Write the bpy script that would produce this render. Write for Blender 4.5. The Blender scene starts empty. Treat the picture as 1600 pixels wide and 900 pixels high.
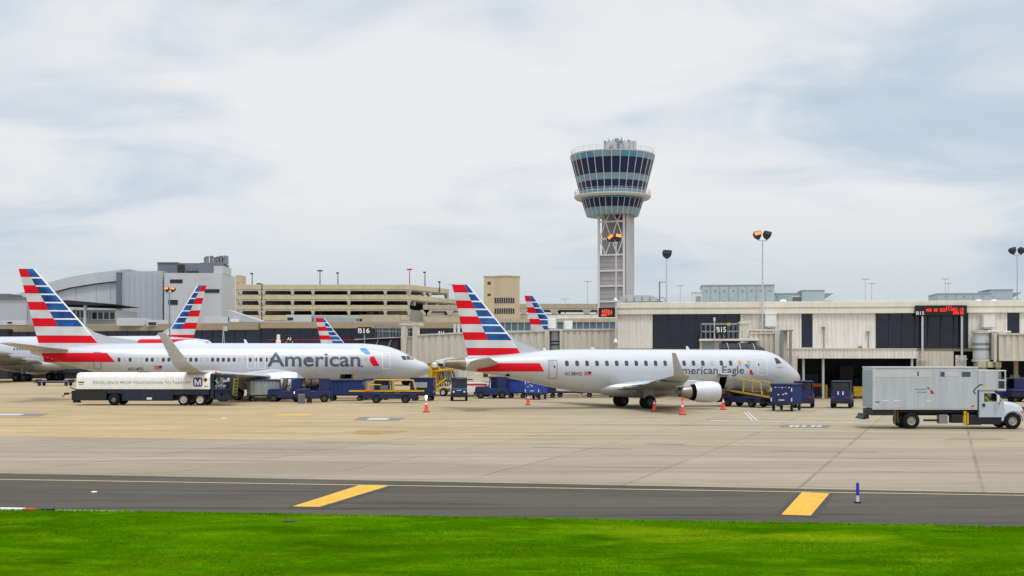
import bpy, bmesh, math, random
from mathutils import Vector, Matrix
random.seed(7)
R = math.radians
SC = bpy.context.scene
COL = SC.collection
# ------------------------------------------------------------------ camera, sky, sun, exposure
F, CX, HY, H = 1900.0, 800.0, 560.0, 4.0      # focal length in photo pixels, optical centre, horizon row, eye height
cam = bpy.data.cameras.new('camera'); camo = bpy.data.objects.new('camera', cam); COL.objects.link(camo)
cam.sensor_width = 36; cam.lens = 36 * F / 1600; cam.shift_y = (HY - 450) / 1600
cam.clip_start = 0.5; cam.clip_end = 9000
camo.location = (0, 0, H); camo.rotation_euler = (R(90), 0, 0)
SC.camera = camo
SC.view_settings.view_transform = 'Standard'; SC.view_settings.look = 'None'
SC.view_settings.exposure = 0.0; SC.view_settings.gamma = 1
SUN_EL, SUN_AZ = 66, 165        # high behind the cloud, over the viewer's right shoulder
W = bpy.data.worlds.new('World'); SC.world = W; W.use_nodes = True
def build_sky():
    nt = W.node_tree; nt.nodes.clear(); n = nt.nodes.new; L = nt.links.new
    out = n('ShaderNodeOutputWorld'); bg = n('ShaderNodeBackground'); bg.inputs[1].default_value = 1.0
    sky = n('ShaderNodeTexSky'); sky.sky_type = 'NISHITA'; sky.sun_disc = False
    sky.sun_elevation = R(SUN_EL); sky.sun_rotation = R(SUN_AZ); sky.dust_density = 2.5
    skys = n('ShaderNodeVectorMath'); skys.operation = 'SCALE'; skys.inputs[3].default_value = 0.09
    L(sky.outputs[0], skys.inputs[0])
    tc = n('ShaderNodeTexCoord'); sep = n('ShaderNodeSeparateXYZ'); L(tc.outputs['Generated'], sep.inputs[0])
    def m(op, a, b=None, clamp=False):
        x = n('ShaderNodeMath'); x.operation = op; x.use_clamp = clamp
        for i, v in enumerate((a, b)):
            if v is None: continue
            if isinstance(v, (int, float)): x.inputs[i].default_value = v
            else: L(v, x.inputs[i])
        return x.outputs[0]
    zz = m('MAXIMUM', sep.outputs[2], 0.0)
    den = m('ADD', zz, 0.13)
    cu = m('DIVIDE', sep.outputs[0], den); cv = m('DIVIDE', sep.outputs[1], den)
    cmb = n('ShaderNodeCombineXYZ'); L(cu, cmb.inputs[0]); L(cv, cmb.inputs[1]); cmb.inputs[2].default_value = 3.1
    def noise(scale, detail, rough, dist, off):
        mp = n('ShaderNodeMapping'); mp.inputs['Location'].default_value = off; mp.inputs['Rotation'].default_value = (0, 0, R(-14))
        L(cmb.outputs[0], mp.inputs[0])
        t = n('ShaderNodeTexNoise'); t.inputs['Scale'].default_value = scale; t.inputs['Detail'].default_value = detail
        t.inputs['Roughness'].default_value = rough; t.inputs['Distortion'].default_value = dist
        L(mp.outputs[0], t.inputs['Vector']); return t.outputs[0]
    a = noise(0.48, 5, 0.5, 0.5, (SKY_OFF[0], SKY_OFF[1], 0)); b = noise(1.7, 6, 0.55, 0.8, (7.0, -2.0, 0))
    s = m('ADD', m('MULTIPLY', a, 0.7), m('MULTIPLY', b, 0.3))
    rmp = n('ShaderNodeMapRange'); rmp.interpolation_type = 'SMOOTHSTEP'
    rmp.inputs[1].default_value = 0.37; rmp.inputs[2].default_value = 0.565; L(s, rmp.inputs[0])
    # cloud: blue-grey thin parts to bright white thick parts
    c1 = n('ShaderNodeMix'); c1.data_type = 'RGBA'
    c1.inputs[6].default_value = (0.545, 0.65, 0.765, 1); c1.inputs[7].default_value = (0.868, 0.878, 0.888, 1)
    L(rmp.outputs[0], c1.inputs[0])
    # thicker air near the horizon: paler blue
    hz = n('ShaderNodeMapRange'); hz.interpolation_type = 'SMOOTHSTEP'
    hz.inputs[1].default_value = 0.0; hz.inputs[2].default_value = 0.15; hz.inputs[3].default_value = 0.85; hz.inputs[4].default_value = 0.0
    L(zz, hz.inputs[0])
    c2 = n('ShaderNodeMix'); c2.data_type = 'RGBA'; c2.inputs[7].default_value = (0.52, 0.61, 0.69, 1)
    L(hz.outputs[0], c2.inputs[0]); L(c1.outputs[2], c2.inputs[6])
    # overcast sky: the zenith is brighter than the horizon
    zn = n('ShaderNodeMapRange'); zn.interpolation_type = 'SMOOTHSTEP'
    zn.inputs[1].default_value = 0.35; zn.inputs[2].default_value = 0.95; zn.inputs[3].default_value = 1.0; zn.inputs[4].default_value = ZEN
    L(zz, zn.inputs[0])
    sc = n('ShaderNodeVectorMath'); sc.operation = 'SCALE'; L(c2.outputs[2], sc.inputs[0]); L(zn.outputs[0], sc.inputs[3])
    mx = n('ShaderNodeMix'); mx.data_type = 'RGBA'; mx.inputs[0].default_value = 0.93
    L(skys.outputs[0], mx.inputs[6]); L(sc.outputs[0], mx.inputs[7])
    L(mx.outputs[2], bg.inputs[0]); L(bg.outputs[0], out.inputs[0])
ZEN = 2.2
SKY_OFF = (19.70, 14.40)
build_sky()
sl = bpy.data.lights.new('sun', 'SUN'); sl.energy = 1.5; sl.angle = R(10); sl.color = (1, 0.96, 0.9)
slo = bpy.data.objects.new('sun', sl); COL.objects.link(slo)
_d = Vector((math.sin(R(SUN_AZ)) * math.cos(R(SUN_EL)), math.cos(R(SUN_AZ)) * math.cos(R(SUN_EL)), math.sin(R(SUN_EL))))
slo.rotation_euler = _d.to_track_quat('Z', 'Y').to_euler(); slo.location = (0, 0, 200)
SC.render.engine = 'CYCLES'
SC.cycles.use_denoising = True
SC.cycles.max_bounces = 6

# ------------------------------------------------------------------ helpers
def P(px, py, Y): return Vector(((px - CX) / F * Y, Y, H + (HY - py) / F * Y))
def G(px, py):
    Y = F * H / (py - HY); return Vector(((px - CX) / F * Y, Y, 0))
def lin(h):
    h = h.lstrip('#'); r = []
    for i in (0, 2, 4):
        v = int(h[i:i+2], 16) / 255; r.append(v / 12.92 if v <= .04045 else ((v + .055) / 1.055) ** 2.4)
    return tuple(r)
MATS = {}
def pm(name, col, rough=.6, metal=0., var=.18, scale=1.2, streak=False, spec=.5, bump=0., coat=0., dirt=None, dirt_amt=.35, fine=True):
    """Principled surface with worn, uneven colour from object-space noise."""
    if isinstance(col, str): col = lin(col)
    m = bpy.data.materials.new(name); m.use_nodes = True; nt = m.node_tree; n = nt.nodes.new; L = nt.links.new
    b = nt.nodes['Principled BSDF']
    tc = n('ShaderNodeTexCoord'); mp = n('ShaderNodeMapping'); L(tc.outputs['Object'], mp.inputs[0])
    mp.inputs['Scale'].default_value = (2.2, 2.2, .25) if streak else (1, 1, 1)
    t = n('ShaderNodeTexNoise'); t.inputs['Scale'].default_value = scale; t.inputs['Detail'].default_value = 6; t.inputs['Roughness'].default_value = .62
    L(mp.outputs[0], t.inputs['Vector'])
    r = n('ShaderNodeMapRange'); r.inputs[1].default_value = .3; r.inputs[2].default_value = .7
    r.inputs[3].default_value = 1 - var; r.inputs[4].default_value = 1 + var * .45; L(t.outputs[0], r.inputs[0])
    s = n('ShaderNodeVectorMath'); s.operation = 'SCALE'; s.inputs[0].default_value = col[:3]; L(r.outputs[0], s.inputs[3])
    outc = s.outputs[0]
    if dirt is not None:
        if isinstance(dirt, str): dirt = lin(dirt)
        t2 = n('ShaderNodeTexNoise'); t2.inputs['Scale'].default_value = scale * 2.7; t2.inputs['Detail'].default_value = 8; t2.inputs['Roughness'].default_value = .7
        L(mp.outputs[0], t2.inputs['Vector'])
        r2 = n('ShaderNodeMapRange'); r2.inputs[1].default_value = .48; r2.inputs[2].default_value = .72; r2.inputs[4].default_value = dirt_amt; L(t2.outputs[0], r2.inputs[0])
        mx = n('ShaderNodeMix'); mx.data_type = 'RGBA'; mx.inputs[7].default_value = (*dirt, 1); L(r2.outputs[0], mx.inputs[0]); L(outc, mx.inputs[6]); outc = mx.outputs[2]
    L(outc, b.inputs['Base Color'])
    rr = n('ShaderNodeMapRange'); rr.inputs[3].default_value = max(.05, rough - .1); rr.inputs[4].default_value = min(1, rough + .12); L(t.outputs[0], rr.inputs[0]); L(rr.outputs[0], b.inputs['Roughness'])
    b.inputs['Metallic'].default_value = metal; b.inputs['Specular IOR Level'].default_value = spec; b.inputs['Coat Weight'].default_value = coat
    if bump:
        bp = n('ShaderNodeBump'); bp.inputs['Strength'].default_value = bump; bp.inputs['Distance'].default_value = .05; L(t.outputs[0], bp.inputs['Height']); L(bp.outputs[0], b.inputs['Normal'])
    MATS[name] = m; return m
def emit(name, col, strength):
    m = bpy.data.materials.new(name); m.use_nodes = True; b = m.node_tree.nodes['Principled BSDF']
    if isinstance(col, str): col = lin(col)
    b.inputs['Base Color'].default_value = (*col, 1); b.inputs['Emission Color'].default_value = (*col, 1); b.inputs['Emission Strength'].default_value = strength
    MATS[name] = m; return m
def glass(name, col, rough=.08, var=.25, scale=.35):
    m = pm(name, col, rough, 0, var, scale, spec=.6); return m

class MB:
    def __init__(s): s.bm = bmesh.new()
    def _f(s, vs, mi):
        try:
            f = s.bm.faces.new(vs); f.material_index = mi; return f
        except ValueError: return None
    def box(s, x0, y0, z0, x1, y1, z1, mi=0, M=None):
        c = [Vector((x, y, z)) for z in (z0, z1) for y in (y0, y1) for x in (x0, x1)]
        if M is not None: c = [M @ v for v in c]
        v = [s.bm.verts.new(p) for p in c]
        for q in ((0,2,3,1),(4,5,7,6),(0,1,5,4),(2,6,7,3),(0,4,6,2),(1,3,7,5)): s._f([v[i] for i in q], mi)
        return s
    def cyl(s, p0, p1, r0, r1=None, n=10, mi=0, cap=True):
        p0, p1 = Vector(p0), Vector(p1); r1 = r0 if r1 is None else r1
        d = (p1 - p0).normalized(); a = d.orthogonal().normalized(); b = d.cross(a)
        A = [s.bm.verts.new(p0 + (a * math.cos(t) + b * math.sin(t)) * r0) for t in [2*math.pi*i/n for i in range(n)]]
        B = [s.bm.verts.new(p1 + (a * math.cos(t) + b * math.sin(t)) * r1) for t in [2*math.pi*i/n for i in range(n)]]
        for i in range(n): s._f([A[i], A[(i+1) % n], B[(i+1) % n], B[i]], mi)
        if cap: s._f(A[::-1], mi); s._f(B, mi)
        return s
    def tube(s, pts, r, n=6, mi=0):
        for a, b in zip(pts, pts[1:]): s.cyl(a, b, r, n=n, mi=mi)
        return s
    def prism(s, poly, y0, y1, mi=0, f=None):
        """poly in (x,z), extruded along y; f maps (x,y,z) to a point"""
        f = f or (lambda x, y, z: (x, y, z))
        A = [s.bm.verts.new(f(x, y0, z)) for x, z in poly]; B = [s.bm.verts.new(f(x, y1, z)) for x, z in poly]
        n = len(poly); s._f(A, mi); s._f(B[::-1], mi)
        for i in range(n): s._f([A[i], B[i], B[(i+1) % n], A[(i+1) % n]], mi)
        return s
    def plan(s, poly, z0, z1, mi=0): return s.prism(poly, z0, z1, mi, lambda x, y, z: (x, z, y))
    def loft(s, rings, mi=0, cap=True, closed=True, mfun=None):
        V = [[s.bm.verts.new(p) for p in r] for r in rings]; n = len(V[0])
        for k, (a, b) in enumerate(zip(V, V[1:])):
            for i in range(n if closed else n - 1):
                s._f([a[i], a[(i+1) % n], b[(i+1) % n], b[i]], mfun(k, i) if mfun else mi)
        if cap and closed: s._f(V[0][::-1], mi); s._f(V[-1], mi)
        return s
    def lathe(s, prof, c, axis='x', n=24, mis=None, a0=0.0, a1=2*math.pi):
        """prof: (along, radius)"""
        full = abs(a1 - a0 - 2*math.pi) < 1e-6; k = n if full else n + 1
        def pt(a, r, t):
            u, v = r * math.cos(t), r * math.sin(t)
            return Vector(c) + (Vector((a, u, v)) if axis == 'x' else Vector((u, v, a)) if axis == 'z' else Vector((u, a, v)))
        V = [[s.bm.verts.new(pt(a, max(r, 1e-4), a0 + (a1-a0)*i/n)) for i in range(k)] for a, r in prof]
        for j, (A, B) in enumerate(zip(V, V[1:])):
            for i in range(n):
                s._f([A[i], A[(i+1) % k], B[(i+1) % k], B[i]], mis[j] if mis else 0)
        return s
    def build(s, name, mats, parent=None, smooth=False, bevel=0., label=None, doubles=False, angle=35):
        if doubles: bmesh.ops.remove_doubles(s.bm, verts=s.bm.verts, dist=1e-4)
        bmesh.ops.recalc_face_normals(s.bm, faces=s.bm.faces)
        me = bpy.data.meshes.new(name); s.bm.to_mesh(me); s.bm.free()
        for m in (mats if isinstance(mats, (list, tuple)) else [mats]): me.materials.append(MATS[m] if isinstance(m, str) else m)
        o = bpy.data.objects.new(name, me); COL.objects.link(o)
        if parent: o.parent = parent
        if smooth:
            for p in me.polygons: p.use_smooth = True
            try: me.set_sharp_from_angle(angle=R(angle))
            except Exception: pass
        if bevel:
            b = o.modifiers.new('bevel', 'BEVEL'); b.width = bevel; b.segments = 2; b.limit_method = 'ANGLE'
        if label: o['label'] = label
        return o
def tag(o, label, cat, group=None):
    o['label'] = label; o['category'] = cat
    if group: o['group'] = group
    return o
def thing(name, loc, rz, label, cat, group=None):
    o = bpy.data.objects.new(name, None); COL.objects.link(o); o.location = loc; o.rotation_euler = (0, 0, R(rz))
    return tag(o, label, cat, group)
def struct(o): o['kind'] = 'structure'; return o
def copy_tree(o, parent=None, skip=()):
    c = o.copy(); COL.objects.link(c)
    if parent: c.parent = parent
    for ch in [x for x in bpy.data.objects if x.parent == o]:
        if ch.name.split('.')[0] in skip: continue
        copy_tree(ch, c, skip)
    return c
def text_bm(txt, x0, x1, z0, z1, off=0.0, ital=0.0):
    """letters in the (x, z) rectangle: baseline z0, capital height z1; verts at (x, z, 0)"""
    cu = bpy.data.curves.new('t', 'FONT'); cu.body = txt; cu.size = 1; cu.offset = off; cu.resolution_u = 4; cu.shear = ital
    ob = bpy.data.objects.new('t', cu); COL.objects.link(ob); dg = bpy.context.evaluated_depsgraph_get()
    me = bpy.data.meshes.new_from_object(ob.evaluated_get(dg)); bpy.data.objects.remove(ob); bpy.data.curves.remove(cu)
    bm = bmesh.new(); bm.from_mesh(me); bpy.data.meshes.remove(me)
    xs = [v.co.x for v in bm.verts]; a, b = min(xs), max(xs)
    cap = .70 + off
    for v in bm.verts: v.co = Vector((x0 + (v.co.x - a) / (b - a) * (x1 - x0), z0 + v.co.y / cap * (z1 - z0), 0))
    return bm
def flat_text(name, txt, x0, x1, z0, z1, y, mat, parent, off=0.0):
    """letters on a face looking towards -y, local coordinates"""
    m = MB(); m.bm.free(); m.bm = text_bm(txt, x0, x1, z0, z1, off)
    for v in m.bm.verts: v.co = Vector((v.co.x, y, v.co.y))
    return m.build(name, mat, parent)
class Fac:
    """a vertical facade through two picture columns at given depths; local x along it, y away, z up"""
    def __init__(s, pa, Ya, pb, Yb):
        s.A = Vector(((pa - CX) / F * Ya, Ya)); s.B = Vector(((pb - CX) / F * Yb, Yb)); s.d = (s.B - s.A).normalized()
        s.rz = math.degrees(math.atan2(s.d.y, s.d.x)); s.n = Vector((-s.d.y, s.d.x)); s.len = (s.B - s.A).length
    def u(s, px, y=0.):
        k = (px - CX) / F; A = s.A + s.n * y
        return (A.x - k * A.y) / (k * s.d.y - s.d.x)
    def z(s, px, py, y=0.):
        u = s.u(px, y); Y = (s.A + s.n * y + s.d * u).y; return H + (HY - py) / F * Y
    def w(s, u, y=0.): p = s.A + s.d * u + s.n * y; return Vector((p.x, p.y, 0))

# ------------------------------------------------------------------ materials
pm('concrete_wall', '#b8ae98', .85, var=.15, scale=.5, streak=True, dirt='#6d6455', dirt_amt=.25)
pm('beige_panel', '#e3ddd4', .7, var=.10, scale=.6, streak=True, dirt='#857b6b', dirt_amt=.32)
pm('beige_fascia', '#e2dccd', .7, var=.08, scale=.5, streak=True, dirt='#9a8f7a', dirt_amt=.22)
pm('beige_bridge', '#cdc6b9', .7, var=.12, scale=.7, streak=True, dirt='#77705f', dirt_amt=.32)
pm('tan_band', '#a3937b', .8, var=.12, scale=.25, dirt='#6f6350', dirt_amt=.25)
pm('garage_concrete', '#c9bfa0', .85, var=.12, scale=.25, streak=True, dirt='#776d58', dirt_amt=.28)
pm('garage_column', '#b9b3a8', .85, var=.1, scale=.4)
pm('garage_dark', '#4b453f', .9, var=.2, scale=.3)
pm('office_beige', '#c7b699', .85, var=.08, scale=.2, streak=True)
pm('grey_cladding', '#b4b9c2', .55, var=.08, scale=.12, streak=True, metal=.1)
pm('light_cladding', '#c3c7ca', .5, var=.08, scale=.12, streak=True, metal=.1)
pm('dark_cladding', '#6c6f7b', .6, var=.1, scale=.15)
pm('unit_grey', '#9ba7ab', .55, var=.1, scale=.6, dirt='#67706f', dirt_amt=.25)
pm('unit_blue_grey', '#94a0ac', .55, var=.1, scale=.5, dirt='#67706f', dirt_amt=.2)
pm('metal_grey', '#8d9093', .45, metal=.5, var=.15, scale=2)
pm('rim_dark', '#55565a', .55, metal=.3, var=.25, scale=4, dirt='#2a2723', dirt_amt=.5)
pm('pale_metal', '#c6c8c8', .45, metal=.25, var=.1, scale=2)
pm('wheel_hub', '#a9a69e', .5, metal=.3, var=.25, scale=5, dirt='#4b443a', dirt_amt=.5)
pm('white_paint', '#e2e2de', .45, var=.07, scale=1.5, dirt='#a39c90', dirt_amt=.15)
pm('cream_paint', '#eae8e3', .45, var=.07, scale=.8, streak=True, dirt='#8f8676', dirt_amt=.2)
pm('cab_cream', '#d6c9ab', .5, var=.1)
pm('black_rubber', '#1c1c1f', .85, var=.25, scale=4, spec=.25)
pm('black_paint', '#17171b', .6, var=.25, scale=2, dirt='#3a352e', dirt_amt=.35)
pm('dark_void', '#0d0e12', .9, var=.3, scale=1, spec=.1)  # near-black colour paints the shade inside hold, engines and openings
pm('dark_panel', '#2b2d33', .75, var=.3, scale=.6)
pm('bellows', '#3b3a40', .85, var=.25, scale=3)
pm('gse_blue', '#1a2860', .5, var=.3, scale=1.9, dirt='#14152a', dirt_amt=.75)
pm('gse_bright_blue', '#2a46a0', .5, var=.2, scale=1.6, dirt='#1a2146', dirt_amt=.35)
pm('gse_navy', '#161c44', .5, var=.25, scale=1.5, dirt='#101222', dirt_amt=.5)
pm('curtain_blue', '#1c316c', .75, var=.25, scale=3, streak=True, dirt='#16224f', dirt_amt=.4)
pm('curtain_grey', '#9aa09c', .7, var=.18, scale=2, streak=True, dirt='#5d665d', dirt_amt=.4)
pm('tank_blue', '#14233f', .5, var=.3, scale=1.2, dirt='#0d0f18', dirt_amt=.6)
pm('yellow_paint', '#d9ac12', .5, var=.15, scale=2, dirt='#6b5518', dirt_amt=.3)
pm('orange_cone', '#f0400a', .5, var=.08)
pm('reflective_white', '#dcdce4', .35, var=.05)
pm('red_paint', '#c5101c', .45, var=.1)
pm('tail_light', '#a00c12', .3, var=.1)
pm('amber_lens', '#e06a18', .3, var=.05)
pm('truck_box', '#bac1c5', .38, metal=.15, var=.12, scale=.9, streak=True, dirt='#7b8283', dirt_amt=.22)
pm('truck_cab', '#b6c0cc', .3, var=.05, coat=.4)
pm('aircraft_paint', '#c3c6cb', .28, metal=.2, var=.035, scale=.5, coat=.5, dirt='#a7a8aa', dirt_amt=.10)
pm('aircraft_white', '#e6e8ea', .3, var=.03, coat=.4)
pm('wing_grey', '#b5b7b7', .42, metal=.1, var=.1, scale=.6, dirt='#7b7b79', dirt_amt=.25)
pm('fairing_grey', '#8d8c88', .5, var=.15, scale=1)
pm('nacelle', '#d4d7dc', .3, metal=.15, var=.05, coat=.4, dirt='#8f9196', dirt_amt=.12)
pm('engine_metal', '#9c948c', .35, metal=.75, var=.2, scale=3)
pm('tail_cone_metal', '#8f8274', .42, metal=.55, var=.35, scale=1.4, dirt='#5a4a3c', dirt_amt=.6)
def ribbon(name, a, b):
    m = pm(name, a, .45, coat=0, var=.04, spec=.22); nt = m.node_tree; n = nt.nodes.new; L = nt.links.new
    bs = nt.nodes['Principled BSDF']; tc = n('ShaderNodeTexCoord'); w = n('ShaderNodeTexNoise'); w.inputs['Scale'].default_value = .55; w.inputs['Detail'].default_value = 1
    L(tc.outputs['Object'], w.inputs['Vector']); r = n('ShaderNodeMapRange'); r.inputs[1].default_value = .35; r.inputs[2].default_value = .65; L(w.outputs[0], r.inputs[0])
    mx = n('ShaderNodeMix'); mx.data_type = 'RGBA'; mx.inputs[6].default_value = (*lin(a), 1); mx.inputs[7].default_value = (*lin(b), 1); L(r.outputs[0], mx.inputs[0]); L(mx.outputs[2], bs.inputs['Base Color'])
ribbon('livery_red', '#d0001a', '#dc0622'); ribbon('livery_blue', '#0f3570', '#2a68ab'); ribbon('livery_silver', '#bfc1c4', '#d3d4d5')
pm('livery_white', '#e8eaee', .3, var=.03, coat=.3)
pm('livery_light_blue', '#2f86c8', .35, var=.1, scale=1)
pm('slogan_grey', '#85837f', .5, var=.1)
pm('lettering_grey', '#4b5463', .4, var=.1, scale=1.5)
pm('lettering_dark', '#34373f', .5, var=.1)
pm('cabin_window', '#3c4048', .2, var=.3, scale=3)
pm('cabin_shade', '#b3b5b6', .4, var=.1)
pm('cabin_shade_tan', '#b8a67c', .4, var=.1)
pm('seam_grey', '#8e9196', .5, var=.1)
glass('glass_dark', '#1b1e30', .1, .55, .7)  # uneven colour paints in slight reflections and glimpses of the interior
glass('glass_navy', '#1c2440', .12, .3, .15)
glass('glass_tower', '#202c52', .28, .3, .25); MATS['glass_tower'].node_tree.nodes['Principled BSDF'].inputs['Specular IOR Level'].default_value = .25
glass('glass_strip', '#5d7080', .12, .3, .2)
glass('glass_cab', '#2a3034', .1)
pm('tower_panel', '#7d9aa9', .4, var=.12, scale=.5)
pm('tower_panel_blue', '#4f8bab', .35, var=.12, scale=.5)
pm('tower_white', '#cfd0d2', .5, var=.05)
pm('tower_grey', '#a09ca0', .65, var=.08, scale=.3)
pm('tower_side', '#b3b4b8', .6, var=.06, scale=.3, streak=True)
pm('sign_black', '#101014', .45, var=.2)
pm('sign_white', '#ededea', .5, var=.04)
pm('post_blue', '#2430b8', .45, var=.1)
pm('hi_vis', '#c6e010', .6, var=.1)
pm('skin', '#8a5a42', .6, var=.08)
pm('cloth_navy', '#20263c', .8, var=.2)
pm('olive_paint', '#8a8428', .6, var=.2, scale=2)
pm('rusty_brown', '#5c4022', .8, var=.3, scale=3)
pm('bag_tan', '#b9812d', .8, var=.25, scale=4)
pm('bag_grey', '#6f7072', .75, var=.2, scale=4)
pm('logo_purple', '#3b3a8c', .45, var=.06)
emit('lamp_orange', (1.0, .20, .03), 1.7); emit('led_red', (1.0, .03, .01), 1.0); emit('led_orange', (1.0, .09, .02), .9); emit('headlight_on', '#fff4e0', 6.0)
# ------------------------------------------------------------------ ground
def line2(pa, pb):
    a, b = G(*pa), G(*pb); d = (b - a)
    return lambda X: a.y + (X - a.x) / d.x * d.y
EDGE_C = line2((0, 739.5), (1600, 770.5)); EDGE_G = line2((0, 798), (1600, 826))
def node_m(nt):
    n = nt.nodes.new; L = nt.links.new
    def m(op, a, b=None, c=None, clamp=False):
        x = n('ShaderNodeMath'); x.operation = op; x.use_clamp = clamp
        for i, v in enumerate((a, b, c)):
            if v is None: continue
            if isinstance(v, (int, float)): x.inputs[i].default_value = v
            else: L(v, x.inputs[i])
        return x.outputs[0]
    def noise(vec, scale, sx=1, sy=1, detail=5, rough=.6, off=(0, 0, 0), rot=0):
        mp = n('ShaderNodeMapping'); mp.inputs['Scale'].default_value = (sx, sy, 1); mp.inputs['Location'].default_value = off; mp.inputs['Rotation'].default_value = (0, 0, R(rot)); L(vec, mp.inputs[0])
        t = n('ShaderNodeTexNoise'); t.inputs['Scale'].default_value = scale; t.inputs['Detail'].default_value = detail; t.inputs['Roughness'].default_value = rough; L(mp.outputs[0], t.inputs['Vector']); return t.outputs[0]
    def ramp(v, a, b, c=0., d=1.):
        r = n('ShaderNodeMapRange'); r.inputs[1].default_value = a; r.inputs[2].default_value = b; r.inputs[3].default_value = c; r.inputs[4].default_value = d; L(v, r.inputs[0]); return r.outputs[0]
    def mix(f, a, b):
        x = n('ShaderNodeMix'); x.data_type = 'RGBA'
        for i, v in ((0, f), (6, a), (7, b)):
            if isinstance(v, tuple): x.inputs[i].default_value = (*v, 1)
            elif isinstance(v, (int, float)): x.inputs[i].default_value = v
            else: L(v, x.inputs[i])
        return x.outputs[2]
    return n, L, m, noise, ramp, mix
def apron_mat():
    mt = bpy.data.materials.new('apron_concrete'); mt.use_nodes = True; nt = mt.node_tree; n, L, m, noise, ramp, mix = node_m(nt); b = nt.nodes['Principled BSDF']
    tc = n('ShaderNodeTexCoord'); v = tc.outputs['Object']; sp = n('ShaderNodeSeparateXYZ'); L(v, sp.inputs[0]); X, Y = sp.outputs[0], sp.outputs[1]
    p = m('ADD', Y, m('MULTIPLY', X, .19)); q = m('SUBTRACT', X, m('MULTIPLY', Y, .36))
    wob = m('MULTIPLY', m('SUBTRACT', noise(v, .8, detail=3), .5), .16)
    def joint(c, off, per, wid):
        f = m('FRACT', m('DIVIDE', m('ADD', m('SUBTRACT', c, off), wob), per)); d = m('MULTIPLY', m('MINIMUM', f, m('SUBTRACT', 1., f)), per)
        return ramp(d, wid * .4, wid, 1., 0.)
    j1 = joint(p, 39.6, 5.9, .15); j2 = joint(q, -10.3, 5.65, .09)
    brk = ramp(noise(v, .22, detail=3), .38, .6)
    jj = m('MULTIPLY', m('MAXIMUM', m('MULTIPLY', j1, .8), m('MULTIPLY', j2, .75)), m('ADD', m('MULTIPLY', brk, .75), .25))
    # slab to slab tone
    cell = n('ShaderNodeCombineXYZ'); L(m('FLOOR', m('DIVIDE', m('SUBTRACT', p, 39.6), 5.9)), cell.inputs[0]); L(m('FLOOR', m('DIVIDE', m('ADD', q, 10.3), 5.65)), cell.inputs[1])
    wn = n('ShaderNodeTexWhiteNoise'); L(cell.outputs[0], wn.inputs['Vector']); slab = ramp(wn.outputs[0], 0, 1, .94, 1.04)
    near = mix(ramp(noise(v, .12, .35, 1.6, 6), .35, .68), lin('#928471'), lin('#a2947f'))
    far = mix(ramp(noise(v, .10, .4, 1.2, 6, off=(3, 1, 0)), .34, .66), lin('#9b8c74'), lin('#a7997f'))
    warm = mix(ramp(noise(v, .05, .6, 1, 4, off=(9, 2, 0)), .35, .62), lin('#ac9163'), lin('#bca070'))
    leftw = m('MULTIPLY', ramp(X, 6., -14., 0, 1), ramp(p, 108., 80., .55, 1.))
    far = mix(m('MULTIPLY', leftw, .75), far, warm)
    base = mix(ramp(m('ADD', p, m('MULTIPLY', wob, 2.)), 57.2, 57.5), near, far)
    # stains, streaks of rubber and oil along the taxi direction
    st = ramp(noise(v, .5, .10, 1.5, 7, .65, rot=-10.5), .5, .7, 0, .7)
    base = mix(st, base, lin('#776955'))
    st2 = ramp(noise(v, .9, .25, 2.2, 5, .6, off=(4, 8, 0), rot=-10.5), .58, .74, 0, .7)
    base = mix(st2, base, lin('#6a5e4e'))
    lt = ramp(noise(v, .35, .2, 1.2, 6, .6, off=(14, 3, 0), rot=-10.5), .56, .72, 0, .5)
    base = mix(lt, base, lin('#b3a893'))
    grain = ramp(noise(v, 14, detail=3), .3, .7, .93, 1.05)
    sc = n('ShaderNodeVectorMath'); sc.operation = 'SCALE'; L(mix(m('MULTIPLY', jj, .72), base, lin('#5c5144')), sc.inputs[0]); L(m('MULTIPLY', grain, slab), sc.inputs[3])
    L(sc.outputs[0], b.inputs['Base Color']); b.inputs['Roughness'].default_value = .85; b.inputs['Specular IOR Level'].default_value = .25
    bp = n('ShaderNodeBump'); bp.inputs['Strength'].default_value = .25; bp.inputs['Distance'].default_value = .02; L(noise(v, 9, detail=4), bp.inputs['Height']); L(bp.outputs[0], b.inputs['Normal'])
    MATS['apron_concrete'] = mt
def asphalt_mat():
    mt = bpy.data.materials.new('asphalt'); mt.use_nodes = True; nt = mt.node_tree; n, L, m, noise, ramp, mix = node_m(nt); b = nt.nodes['Principled BSDF']
    tc = n('ShaderNodeTexCoord'); v = tc.outputs['Object']
    base = mix(ramp(noise(v, .2, .3, 1.3, 6, rot=-10), .35, .65), lin('#4e4942'), lin('#5a554c'))
    base = mix(ramp(noise(v, .6, .12, 2., 6, .65, rot=-10), .5, .68, 0, .8), base, lin('#2b2928'))
    base = mix(ramp(noise(v, .7, .3, 1.5, 6, .6, off=(5, 5, 0)), .54, .72, 0, .7), base, lin('#4e4d3a'))
    base = mix(ramp(noise(v, .4, .2, 1.5, 5, .6, off=(1, 7, 0), rot=-10), .54, .72, 0, .65), base, lin('#615c53'))
    g = ramp(noise(v, 18, detail=3), .3, .7, .88, 1.1); sc = n('ShaderNodeVectorMath'); sc.operation = 'SCALE'; L(base, sc.inputs[0]); L(g, sc.inputs[3])
    L(sc.outputs[0], b.inputs['Base Color']); b.inputs['Roughness'].default_value = .9; b.inputs['Specular IOR Level'].default_value = .12
    bp = n('ShaderNodeBump'); bp.inputs['Strength'].default_value = .4; bp.inputs['Distance'].default_value = .02; L(noise(v, 20, detail=3), bp.inputs['Height']); L(bp.outputs[0], b.inputs['Normal'])
    MATS['asphalt'] = mt
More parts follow.
